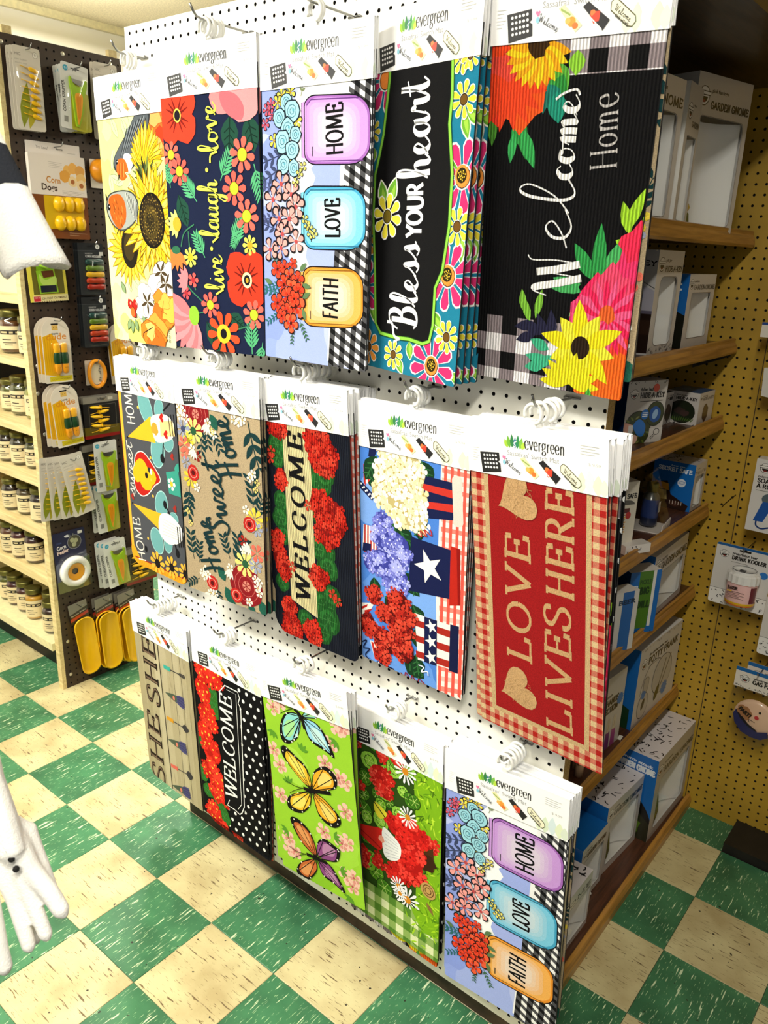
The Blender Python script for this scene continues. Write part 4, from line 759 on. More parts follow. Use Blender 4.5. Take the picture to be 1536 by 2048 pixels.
def art_homesweet(L):
    a, P = start(L, '#b4a07f', ((1030, 453), (1521, 550), (1536, 1690), (1082, 1521)))
    g = '#16383a'; tx = '#143236'
    def mum(x, y, r): d = P(x, y); a.blob(d, r, '#8a1a20', x, 20, .06); [a.ring(d, r*k, r*k, .13, '#c86a60', 14) for k in (.75, .5, .25)]; a.daisy(d, r*.25, 6, '#d88a78', None)
    for (x, y, l, an, b) in ((1190, 570, 5, 70, 20), (1170, 590, 5.5, 85, 15), (1230, 600, 5, 60, 0), (1100, 930, 7, 95, 10), (1080, 950, 4, 70, 0), (1470, 1090, 7, -85, -20), (1490, 1130, 5, -70, 0), (1120, 1360, 6, -100, 10), (1150, 1380, 4.6, -85, 0), (1360, 1400, 7, -70, 10), (1390, 1390, 6, -95, 0), (1330, 1360, 5, -110, 0), (1450, 560, 10, 78, -10), (1150, 1470, 4, 150, 0), (1240, 1520, 4, 60, 0)): a.sprig(P(x, y), l, an, g, 4, .4, .38, b)
    for x, y, l, w, an in ((1230, 520, 4, 2.6, 60), (1090, 560, 3.4, 2, 80), (1300, 1520, 5, 3, 60), (1500, 1600, 5, 3, 60), (1300, 1490, 4, 2.6, -120), (1440, 1610, 4, 2.2, 70), (1060, 650, 3, 2, 20), (1345, 1590, 3, 2, 100)): a.leaf(P(x, y), l, w, an, '#1f5a4a')
    mum(1145, 520, 4.3); mum(1425, 1520, 5); 
    for x, y, r, n, c, ct in ((1130, 617, 3, 9, '#e9dc7c', '#2a5a3a'), (1070, 605, 2.3, 7, '#9aa0b8', '#40486a'), (1100, 670, 1.8, 6, '#e4ce40', '#a08a20'), (1075, 695, 2, 6, '#e2705c', None), (1420, 1390, 3.2, 9, '#e9dc7c', '#2a5a3a'), (1480, 1400, 2, 7, '#9aa0b8', None), (1490, 1330, 2.2, 6, '#e2705c', None), (1110, 890, 2.4, 8, '#e8c83c', None), (1480, 1130, 2.6, 8, '#e4cc44', None), (1490, 1190, 1.8, 7, '#9aa0b8', None), (1410, 1255, 1.4, 5, '#a4281c', None), (1150, 765, 1.3, 5, '#8a2018', None), (1075, 745, 1.4, 5, '#e2705c', None), (1085, 800, 1.6, 6, '#9aa0b8', None)): a.daisy(P(x, y), r, n, c, ct, .32, rot=x)
    for x, y in ((1125, 860), (1450, 1160), (1225, 1500), (1365, 1570)): d = P(x, y); a.blob(d, 1.9, '#c02a24', x, 10, .1); a.ring(d, 1.2, 1.2, .2, '#f0a090', 10); a.ell(d, .6, .6, '#5a1010')
    for x, y in ((1050, 480), (1070, 500), (1055, 530), (1090, 545), (1370, 555), (1400, 570), (1420, 555), (1215, 570), (1120, 720), (1145, 945), (1430, 1075), (1190, 1420), (1170, 1440), (1200, 1450), (1180, 1460), (1480, 1480), (1500, 1500), (1490, 1530), (1440, 1610), (1330, 1410), (1430, 1290), (1410, 1310), (1215, 1555), (1240, 1560), (1460, 890), (1475, 870), (1500, 1560), (1250, 640)): a.daisy(P(x, y), 1.1, 5, '#f4efe2', '#c8b060', .22, rot=x)
    for x, y in ((1105, 1150), (1090, 1080), (1500, 920), (1490, 960), (1240, 620)): a.daisy(P(x, y), .8, 4, '#e6d27a', None)
    for x, y in ((1130, 720), (1210, 575), (1440, 1280), (1330, 1420), (1200, 1550)):
        for k in range(4): a.leaf(P(x, y), 2.6, .8, 70+k*22, '#f2ecdc')
    a.strokes('Home', SCRIPT, P(1290, 1425), P(1210, 1120), 6.6, tx, .72, .8); a.strokes('Sweet', SCRIPT, P(1330, 1215), P(1275, 790), 7.0, tx, .72, .8); a.strokes('Home', SCRIPT, P(1405, 880), P(1330, 530), 7.2, tx, .72, .8)
    return a

def geranium(a, P, x, y, rx, ry, n, seed):
    a.cluster(P(x, y), rx, ry, ['#df2d1c', '#c82014', '#ea4630', '#9c140c', '#e23a26'], int(n*1.6), .95, seed, 5, '#5a0806', '#8a100c')
def gleaf(a, P, x, y, r, s=1, c='#1f5a24'):
    d = P(x, y); a.blob(d, r, c, s+x, 14, .1); a.blob(d, r*.74, '#2c7430', s+x, 12, .12); a.blob(d, r*.5, c, s+x, 10, .12)
    for k in range(6): a.line([d, (d[0]+r*.85*cos(k*1.05), d[1]+r*.85*sin(k*1.05))], .1, '#4a8a44')
def art_geranium(L):
    a, P = start(L, '#151a27', ((58, 404), (600, 510), (541, 1785), (88, 1595)), (1.5, 4, 0, 0))
    for x, y, r in ((150, 560, 2.6), (150, 640, 2.2), (160, 900, 2.4), (150, 990, 2.6), (160, 1090, 2.2), (140, 1350, 2.2), (400, 790, 3.2), (430, 750, 2.6), (390, 980, 2.8), (400, 1180, 3), (410, 1280, 3), (360, 1170, 2.4), (370, 1480, 3.6), (390, 1560, 3.4), (350, 1620, 3), (260, 1560, 2.6), (420, 1430, 2.6)): gleaf(a, P, x, y, r)
    a.poly(P.L((192, 440), (340, 460), (352, 690), (330, 1548), (185, 1440)), '#ddd19c')
    for x, y, rx, ry, n in ((165, 450, 3, 2.4, 16), (395, 540, 3.4, 3.8, 26), (430, 650, 4, 3.8, 28), (168, 765, 1.9, 2.2, 14), (395, 920, 3, 3, 20), (450, 1010, 4.2, 4.4, 34), (420, 1090, 3.4, 3, 18), (128, 1110, 1.9, 2.4, 14), (135, 1210, 2.1, 3.6, 20), (160, 1290, 1.7, 2, 10), (355, 1325, 2.6, 2.4, 18), (172, 1480, 2.4, 2.6, 18), (180, 1590, 2.9, 3.4, 26), (300, 1620, 2.8, 3.2, 24)): geranium(a, P, x, y, rx, ry, n, int(x+y))
    for x, y in ((320, 920), (205, 1265), (430, 1420), (455, 1460), (120, 600), (110, 640)): a.daisy(P(x, y), 1.3, 5, '#d8402a', None, rot=x)
    a.strokes('WELCOME', CAPS, P(295, 1462), P(312, 498), 4.2, '#0e0e12', .95, .3, .16, slant=.05, track=.22)
    return a

def art_patriot(L):
    a, P = start(L, '#4a80d6', ((644, 556), (1293, 688), (1191, 2048), (620, 1770)))
    for x, y, r, c in ((700, 900, 5, '#7aa6ea'), (760, 1400, 5, '#5f92e0'), (1010, 1500, 5, '#79a8ee'), (660, 1680, 5, '#6d9ce8'), (900, 1900, 6, '#6598e4')): a.blob(P(x, y), r, c, x, 16, .2)
    q = P.L((1120, 660), (1300, 690), (1290, 900), (1195, 2060), (1045, 1990), (1060, 1450), (1095, 1000)); a.poly(q, '#f6e6e0')
    for k in range(26):
        y = 620+k*58; a.quad(P.L((1128-k*3.4, y), (1300-k*4, y+35), (1300-k*4, y+62), (1128-k*3.4, y+28)), '#ec8678' if k % 2 else '#f3b9ae')
    for k in range(4): a.quad(P.L((1140+k*40, 650), (1158+k*40, 655), (1066+k*40, 2040), (1048+k*40, 2020)), '#e2584a')
    nv = '#141c48'
    # flags
    def flag(x, y, w, h, sk=0):
        a.quad(P.L((x, y), (x+w, y+sk), (x+w, y+h+sk), (x, y+h)), '#f2eee8')
        for k in range(0, 7, 2): a.quad(P.L((x+w*k/7, y+sk*k/7), (x+w*(k+1)/7, y+sk*(k+1)/7), (x+w*(k+1)/7, y+h+sk), (x+w*k/7, y+h)), '#c4281e')
    flag(660, 665, 80, 110, 20); a.quad(P.L((700, 560), (745, 580), (720, 640), (690, 620)), nv); a.poly(P.L((640, 760), (720, 850), (705, 880), (632, 800)), nv)
    for k in range(8): a.ell(P(645+k*8, 780+k*10+(k % 2)*14), .22, .22, '#fff', n=6)
    a.quad(P.L((650, 1015), (752, 1040), (745, 1215), (640, 1165)), '#f0ece4')
    for k in range(6): x = 655+k*17; a.quad(P.L((x, 1015+k*4), (x+8, 1018+k*4), (x+2, 1180+k*6), (x-6, 1176+k*6)), '#b4241c')
    a.quad(P.L((645, 1120), (690, 1130), (686, 1190), (640, 1165)), nv)
    a.poly(P.L((620, 1465), (700, 1470), (650, 1545), (618, 1530)), '#f0ece4'); a.poly(P.L((640, 1510), (690, 1500), (640, 1545)), '#c4281e'); a.quad(P.L((620, 1490), (660, 1475), (655, 1490), (620, 1506)), '#c4281e')
    a.poly(P.L((665, 1680), (700, 1700), (720, 1800), (690, 1790)), '#f0ece4'); a.poly(P.L((672, 1690), (685, 1695), (702, 1795), (690, 1790)), '#c4281e'); a.poly(P.L((700, 1800), (800, 1850), (790, 1890), (710, 1850)), nv)
    for k in range(7): a.ell(P(712+k*13, 1815+k*8+(k % 2)*12), .25, .25, '#fff', n=6)
    # leaves
    for x, y, l, w, an in ((740, 620, 6, 4, 120), (820, 780, 6, 4, 170), (1000, 640, 5, 4, 60), (960, 900, 7, 4.6, 80), (880, 930, 6, 3.4, 100), (800, 960, 5, 4, 60), (840, 1010, 7, 4.4, 50), (910, 1110, 6, 4, 60), (860, 1290, 6, 4, 40), (700, 1320, 4, 3, 80), (760, 1430, 5, 4, 40), (920, 1480, 5, 4, 60), (930, 1620, 5, 4.4, 60), (860, 1780, 6, 5, 30), (930, 1770, 5, 4, 80)): a.leaf(P(x, y), l, w, an, '#14391f', '#2f6a38')
    # pots
    a.quad(P.L((985, 720), (1205, 770), (1180, 990), (1000, 975)), nv)
    for k in (0, 1): y = 770+k*105; a.quad(P.L((990, y), (1195, y+45-k*22), (1192, y+92-k*22), (992, y+38)), '#c8352a')
    a.fan(P.L(*rrect(1182, 725, 1242, 1028, 22, 3)), '#d8d2c8')
    a.poly(P.L((925, 1085), (1160, 1165), (1140, 1452), (900, 1400)), nv); a.star(P(1023, 1265), 3.5, '#f6f4ee', 175); a.poly(P.L((1160, 1140), (1218, 1160), (1205, 1492), (1138, 1490)), '#b82418'); a.poly(P.L((1195, 1155), (1218, 1160), (1205, 1492), (1190, 1490)), '#8c1410')
    a.poly(P.L((930, 1530), (1150, 1610), (1130, 1862), (940, 1800)), '#f2eee6')
    for k in (0, 1, 2): y = 1592+k*90; a.quad(P.L((930, y-25), (1150, y+50), (1148, y+92), (932, y+12)), '#a8281e')
    a.quad(P.L((988, 1552), (1062, 1578), (1050, 1842), (978, 1815)), nv)
    for x, y in ((1027, 1612), (1022, 1700), (1018, 1790)): a.star(P(x, y), 1.5, '#f6f4ee', 175)
    a.poly(P.L((1140, 1600), (1192, 1615), (1175, 1890), (1122, 1870)), '#141a40')
    # hydrangeas
    for x, y, rx, ry, n in ((860, 660, 5, 3.2, 34), (790, 730, 3, 2.2, 16), (940, 720, 3, 3.4, 20), (800, 850, 4, 2.8, 24), (900, 850, 5, 3.4, 30), (900, 960, 4, 2.6, 22), (960, 980, 2.6, 2.4, 12)): a.cluster(P(x, y), rx, ry, ['#f8f2dc', '#efe4c0', '#fdfaf0', '#e6d8ac'], int(n*1.5), 1.15, int(x+y), 4, '#b8a45c', '#bfae74')
    for x, y, rx, ry, n in ((760, 1010, 2.4, 2.2, 14), (740, 1090, 2.2, 2, 14), (830, 1170, 4, 3.6, 34), (780, 1240, 4, 2.6, 26), (820, 1330, 3.4, 3.4, 28), (700, 1240, 2.4, 2, 12), (840, 1400, 1.8, 1.4, 8)): a.cluster(P(x, y), rx, ry, ['#8a8ee4', '#7076d0', '#aab0f2', '#5a60bc'], int(n*1.5), .85, int(x+y), 4, '#d4d8fc', '#3a409a')
    for x, y, rx, ry, n in ((700, 1420, 1.8, 2, 12), (840, 1480, 3, 3, 24), (760, 1530, 2.2, 2, 14), (660, 1590, 2, 2.6, 14), (850, 1620, 3, 2.8, 24), (760, 1690, 3, 2.6, 22), (860, 1740, 2.6, 2.8, 20), (740, 1770, 2, 1.8, 12), (720, 1650, 1.6, 1.4, 8), (900, 1560, 1.6, 1.6, 8)): a.cluster(P(x, y), rx, ry, ['#b8281c', '#c83a28', '#8c1812', '#d84a34'], int(n*1.5), .85, int(x+y), 4, '#4a0806', '#520a08')
    for p, c in (([(970, 1070), (990, 1085), (985, 1050), (1020, 1085), (1010, 1045), (1050, 1080), (1045, 1045)], '#b82a24'), ([(840, 1870), (860, 1900), (870, 1870), (900, 1925), (905, 1890), (940, 1950), (945, 1910), (1000, 1970)], '#8c2028'), ([(615, 1690), (650, 1680), (630, 1720), (665, 1730), (640, 1760), (660, 1790)], '#141a40'), ([(945, 1830), (975, 1845), (960, 1870), (995, 1870), (1000, 1895)], '#e8f0fa')): a.line(P.L(*p), .25, c, 5)
    return a

def art_love(L):
    a, P = start(L, '#98181a', ((101, 573), (785, 716), (585, 1972), (31, 1706)))
    rd_, mid, lt = '#a81f1b', '#c0705a', '#cfb588'
    a.gingham(-1, -4, 27, L+1, 1.05, lt, mid, rd_)
    a.rect(2.7, -5, 22.9, L-3.4, '#c2a578'); a.rect(3.6, -5, 22.0, L-4.3, '#98181a')
    tan = '#c09a6c'
    a.strokes('LOVE', CAPS, P(300, 1482), P(362, 900), 4.9, tan, .95, .42, .13, track=.1); a.strokes('LIVES', CAPS, P(460, 1802), P(525, 1232), 4.9, tan, .95, .42, .13, track=.08); a.strokes('HERE', CAPS, P(545, 1205), P(612, 690), 4.9, tan, .95, .42, .13, track=.08)
    for x, y in ((225, 1585), (322, 715)):
        d = P(x, y); a.heart(d, 4.1, tan, 62)
        rdm = random.Random(x)
        for k in range(80): t = rdm.random()*6.28; r = 3*math.sqrt(rdm.random()); p = (d[0]+r*cos(t), d[1]+r*sin(t)); an = rdm.random()*3.1; a.line([p, (p[0]+.6*cos(an), p[1]+.6*sin(an))], .06, '#b08c5c')
    a.strokes('re', CAPS, P(720, 735), P(722, 705), .6, '#5a1a14', .08)
    return a

def art_sheshed(L):
    a, P = start(L, '#b9ae8c', ((541, 162), (770, 275), (782, 885), (576, 707)), (.5, 3, 0, 0))
    rdm = random.Random(5)
    for k in range(9): a.rect(k*2.9, -4, k*2.9+2.7, L+1, rdm.choice(['#b4a886', '#beb392', '#ada17e', '#c3b998']))
    for k in range(60): x = rdm.random()*25; y = rdm.random()*L; a.line([(x, y), (x+rdm.uniform(-.2, .2), y+rdm.uniform(2, 7))], .09, rdm.choice(['#9a8e6c', '#8a7e5e', '#cbc2a4']))
    for x in (11.3,): a.line([(x, -4), (x-.1, L)], .35, '#3a3028')
    for x in (17.6, 21): a.line([(x, -4), (x, L)], .15, '#7a6e52')
    for k in (0, 1): a.strokes('SHE', CAPS, P(632, 770) if not k else P(632, 470), P(622, 500) if not k else P(620, 190), 6.0, '#241a14', 1.5, .4, .13, track=.06)
    for k in (0, 1): a.strokes('SHE', CAPS, P(630, 769) if not k else P(630, 469), P(620, 501) if not k else P(618, 191), 5.7, '#7a6452', .55, .4)
    def tool(x, y, x2, y2, c, k):
        h0, h1 = P(x, y), P(x2, y2); d = (h1[0]-h0[0], h1[1]-h0[1]); mid = (h0[0]+d[0]*.45, h0[1]+d[1]*.45); a.line([h0, mid], (1.1, 1.3), c); a.line([mid, h1], .3, '#4a4642')
        an = math.degrees(atan2(d[1], d[0]))
        if k == 'f':
            for s in (-1, 0, 1): t = radians(an+s*24); b = (h1[0]+.9*cos(t), h1[1]+.9*sin(t)); a.line([h1, b, (b[0]+2*cos(radians(an)), b[1]+2*sin(radians(an)))], .32, '#46423e')
        else: a.leaf((h1[0], h1[1]), 3.2, 2.4 if k == 't' else 2.8, an, '#3c3a3a')
    tool(655, 300, 718, 330, '#3fae9e', 'f'); tool(655, 505, 718, 545, '#d89a2a', 't'); tool(660, 690, 722, 730, '#dc6a5a', 's')
    for x, y in ((655, 405), (655, 590), (660, 765)):
        d = P(x, y); e = P(x+82, y+50); an = math.degrees(atan2(e[1]-d[1], e[0]-d[0]))
        for k in range(7): a.leaf(d, 8.5, .8, an-9+k*3, '#4c5a48' if k % 2 else '#54604e'); t = radians(an-9+k*3); a.leaf((d[0]+5*cos(t), d[1]+5*sin(t)), 4.2, 1.0, an-12+k*4, '#3f3f66' if k % 2 else '#4c4a78')
        m_ = P(x+36, y+24); a.ell(m_, .5, .7, '#d8806a')
    return a

def art_polka(L):
    a, P = start(L, '#0b0b0d', ((782, 283), (1056, 410), (1057, 1071), (798, 869)))
    for i in range(12):
        for j in range(20):
            u = 8+i*2.7+(j % 2)*1.35; v = -1+j*2.5
            if u > 16.3 or v > 34: a.ell((u, v), .52, .52, '#f4f4f0', n=10)
    for x, y, r in ((850, 430, 3.4), (855, 470, 3), (810, 600, 2.4), (800, 720, 2.4), (860, 820, 3), (870, 880, 3), (820, 790, 2.2), (880, 900, 2.4)): gleaf(a, P, x, y, r, 2, '#2f6a22')
    for x, y, rx, ry, n in ((835, 330, 4.4, 3, 26), (870, 360, 2, 2.4, 12), (815, 400, 2.6, 3.2, 18), (825, 490, 3, 3, 18), (850, 530, 2, 2, 10), (820, 560, 2.6, 3, 16), (845, 640, 3.4, 3, 20), (835, 710, 3, 3.4, 20), (860, 760, 2.4, 3, 16), (850, 800, 2.4, 2, 12), (840, 870, 2.6, 2.6, 16), (880, 830, 1.6, 1.6, 8), (830, 620, 2, 2.4, 10), (870, 930, 2, 1.6, 8)): a.cluster(P(x, y), rx, ry, ['#e02a1c', '#cc2014', '#f03c28'], n, 1.4, int(x*y), 5, '#f0c040', '#b81a10')
    o = P.L((880, 400), (905, 372), (958, 395), (965, 420), (958, 440), (968, 460), (966, 860), (955, 885), (945, 890), (925, 870), (895, 850), (905, 830)); a.poly(P.L((872, 395), (962, 400), (966, 885), (885, 850)), '#0b0b0d'); a.line(o, .3, '#f2f2ee'); a.line(P.L((912, 388), (950, 405), (955, 850), (940, 868)), .16, '#f2f2ee')
    a.strokes('WELCOME', CAPS, P(938, 838), P(930, 420), 4.6, '#f4f4f0', .62, .55, .1, track=.05)
    return a

def butterfly(a, P, c, ups, los, body, col, col2, blk='#14110e'):
    """ups/los: outlines of the wings in sheet coordinates"""
    for w, cc in ((ups, col), (los, col2)):
        for o in w:
            q = P.L(*o); s = spline(q, 4, True); a.poly(s, blk); m = (sum(p[0] for p in q)/len(q), sum(p[1] for p in q)/len(q)); k0 = P(*c)
            a.poly([(k0[0]+(p[0]-k0[0])*.84+(m[0]-k0[0])*.05, k0[1]+(p[1]-k0[1])*.84+(m[1]-k0[1])*.05) for p in s], cc[0])
            a.poly([(m[0]+(p[0]-m[0])*.55, m[1]+(p[1]-m[1])*.55) for p in s], cc[1])
            for p in s[::4]: a.line([k0, (k0[0]+(p[0]-k0[0])*.86, k0[1]+(p[1]-k0[1])*.86)], .2, blk)
            for p in s[1::3]:
                e = (k0[0]+(p[0]-k0[0])*.94, k0[1]+(p[1]-k0[1])*.94)
                if hypot(e[0]-k0[0], e[1]-k0[1]) > 4: a.ell(e, .22, .22, '#f4f0e0', n=6)
    b0, b1 = P(*body[0]), P(*body[1]); a.line([b0, P(*c), b1], .9, blk, 3)
    for dx, dy in ((-70, -30), (-60, 15)): a.line(P.L(body[0], (body[0][0]+dx*.5, body[0][1]+dy*.3), (body[0][0]+dx, body[0][1]+dy)), .14, blk, 4)
def art_butterfly(L):
    a, P = start(L, '#9bd034', ((1061, 424), (1410, 565), (1380, 1227), (1065, 1061)))
    for x, y, r, c in ((1150, 700, 5, '#aede4c'), (1300, 1000, 6, '#a6da42'), (1200, 1100, 5, '#8cc42c')): a.blob(P(x, y), r, c, x, 16, .2)
    for x, y in ((1100, 470), (1130, 450), (1360, 560), (1080, 630), (1100, 690), (1090, 800), (1100, 1000), (1120, 1010), (1100, 960), (1340, 1140), (1320, 1100), (1350, 1110), (1360, 760), (1340, 745), (1290, 690), (1350, 870), (1340, 980), (1320, 985), (1380, 560), (1250, 940), (1320, 620)):
        d = P(x, y); a.daisy(d, 2.3, 5, '#efc6b2', None, rot=x, wid=pi/5*.98); a.daisy((d[0]+.3, d[1]+.2), 1.4, 5, '#dd9488', None, rot=y, wid=pi/5*.9); a.ell(d, .35, .35, '#b85a58', n=6)
    for x, y, an in ((1130, 620, 40), (1350, 610, 80), (1130, 760, 200), (1100, 930, 90), (1330, 1180, 70), (1290, 960, -60), (1300, 1080, -50), (1090, 560, 60), (1200, 640, 240)):
        for k in range(4): a.leaf(P(x, y), 2.2, .8, an+k*35, '#5e9a2c')
    butterfly(a, P, (1215, 512), [[(1205, 505), (1150, 495), (1118, 550), (1125, 600), (1160, 610), (1195, 570)], [(1225, 515), (1280, 520), (1275, 500), (1240, 490)]], [[(1222, 525), (1270, 535), (1305, 580), (1335, 670), (1300, 645), (1240, 600)], [(1215, 530), (1190, 590), (1170, 600), (1200, 560)]], ((1190, 480), (1225, 560)), ('#8fd8d4', '#a9e29a'), ('#9cd6ee', '#c8ecec'))
    butterfly(a, P, (1222, 788), [[(1215, 775), (1180, 745), (1118, 655), (1125, 615), (1165, 650), (1210, 700), (1225, 760)], [(1210, 800), (1160, 795), (1120, 810), (1118, 850), (1170, 870), (1210, 840)]], [[(1230, 785), (1240, 720), (1290, 700), (1330, 740), (1325, 780), (1280, 790)], [(1230, 800), (1270, 820), (1320, 880), (1325, 915), (1290, 925), (1240, 880)]], ((1190, 778), (1300, 800)), ('#f4c234', '#f6e06a'), ('#f5b02c', '#fad873'))
    butterfly(a, P, (1208, 1035), [[(1200, 1025), (1150, 970), (1118, 890), (1150, 890), (1195, 940), (1212, 1010)], [(1195, 1040), (1140, 1050), (1120, 1085), (1160, 1115), (1205, 1080)]], [[(1220, 1030), (1220, 980), (1250, 965), (1300, 1000), (1310, 1010), (1290, 1050)], [(1220, 1045), (1260, 1060), (1290, 1110), (1310, 1165), (1270, 1130), (1225, 1095)]], ((1170, 1020), (1250, 1055)), ('#c86a34', '#e09a5c'), ('#8c4a84', '#b884ac'))
    return a

def art_garden(L):
    a, P = start(L, '#2c4a14', ((32, 215), (368, 390), (337, 1000), (27, 780)))
    rdm = random.Random(3)
    a.poly(P.L((262, 330), (380, 390), (340, 1020), (250, 960), (270, 600)), '#7fb41c')
    for k in range(240): x = rdm.uniform(255, 370); y = rdm.uniform(350, 960); d = P(x, y); an = rdm.uniform(-130, -50) if k % 2 else rdm.uniform(-30, 60); a.leaf(d, rdm.uniform(1.2, 2.6), .35, an, rdm.choice(['#a8d626', '#8cc01e', '#5e9416', '#c2e23c', '#476f12']))
    for k in range(46): x = rdm.uniform(25, 270); y = rdm.uniform(215, 760); d = P(x, y); r = rdm.uniform(1.3, 2.6); c = rdm.choice(['#5a9a20', '#78b52c', '#447f1a', '#8cc640']); a.blob(d, r, '#1e380e', k, 12, .1); a.blob(d, r*.92, c, k, 12, .1); a.ring(d, r*.55, r*.55, .2, '#2f5a14', 10); [a.line([d, (d[0]+r*.8*cos(j*1.05), d[1]+r*.8*sin(j*1.05))], .1, '#c8e07a') for j in range(6)]
    for x, y, rx, ry, n in ((60, 225, 2, 1.6, 8), (50, 370, 2, 2, 10), (145, 360, 3, 2.6, 16), (160, 410, 2, 2, 10), (40, 450, 1.6, 2, 8), (150, 290, 1.4, 1.2, 5), (200, 300, 1.6, 1.6, 6), (40, 590, 1.6, 1.6, 6), (75, 620, 2, 2.4, 12), (40, 690, 1.8, 3, 14), (60, 740, 1.6, 1.6, 8), (130, 640, 1.4, 1.6, 6), (210, 840, 2, 2.2, 10), (160, 810, 1.4, 1, 5), (320, 600, 1.6, 1.6, 7), (300, 570, 1, 1, 4), (170, 680, 1.4, 1.2, 5)): a.cluster(P(x, y), rx, ry, ['#d8281e', '#e84438', '#b81a14'], n, 1.25, int(x+y), 5, '#f06a50', '#a01410')
    a.poly(P.L((290, 620), (330, 610), (330, 690), (290, 680)), '#4a2c14'); a.blob(P(305, 655), 2.2, '#3a2010', 2)
    for x, y, rx, ry, n in ((200, 530, 3, 2.6, 18), (250, 560, 4, 3, 26), (240, 620, 4.4, 3.6, 30), (240, 680, 4, 2.8, 24), (200, 690, 2.6, 2, 12), (270, 640, 2, 3, 12)): a.cluster(P(x, y), rx, ry, ['#dc241c', '#ee4034', '#c01814'], n, 1.35, int(x*3+y), 5, '#8a0e0a', '#b01410')
    a.poly(spline(P.L((36, 503), (90, 520), (148, 535), (150, 570), (140, 605), (110, 590), (70, 550)), 3, True), '#cf261c'); a.line(P.L((40, 506), (100, 560), (140, 600)), .3, '#8c120e')
    a.poly(spline(P.L((148, 530), (185, 560), (212, 600), (205, 640), (170, 640), (148, 610)), 4, True), '#eef0ee'); a.blob(P(143, 568), .9, '#e8a088', 1)
    for k in range(7): a.line(P.L((155, 548+k*13), (203, 590+k*8)), .12, '#b4bac0')
    a.poly(spline(P.L((120, 440), (150, 465), (165, 490), (140, 500), (120, 470)), 3, True), '#e4d838'); a.line(P.L((118, 440), (160, 500)), .3, '#20180c')
    for x, y, r in ((235, 345, 3), (240, 500, 2.6), (200, 730, 2.4), (232, 778, 3.4), (205, 755, 2)): a.daisy(P(x, y), r, 13, '#f0f0f2', '#d88a1e', .28, rot=x, wid=.16)
    d = P(308, 752); a.blob(d, 2.0, '#c09a5a', 1, 14, .05); a.ring(d, 1.4, 1.4, .2, '#5a3a1c', 14); a.ring(d, .8, .8, .2, '#5a3a1c', 12); a.leaf(P(300, 790), 3, 1.0, 50, '#8a6a3c')
    a.gingham(-1, L-9.5, 27, L+1, 2.1, '#dfe6b8', '#8fae5c', '#54822c'); a.poly([(17.5, L-10.5), (27, L-10), (27, L-6.6), (21, L-5.5)], '#7fb41c')
    for k in range(40): x = rdm.uniform(230, 350); y = rdm.uniform(840, 935); a.leaf(P(x, y), rdm.uniform(1.5, 3), .4, rdm.uniform(-120, 60), rdm.choice(['#a8d626', '#5e9416', '#8cc01e']))
    return a
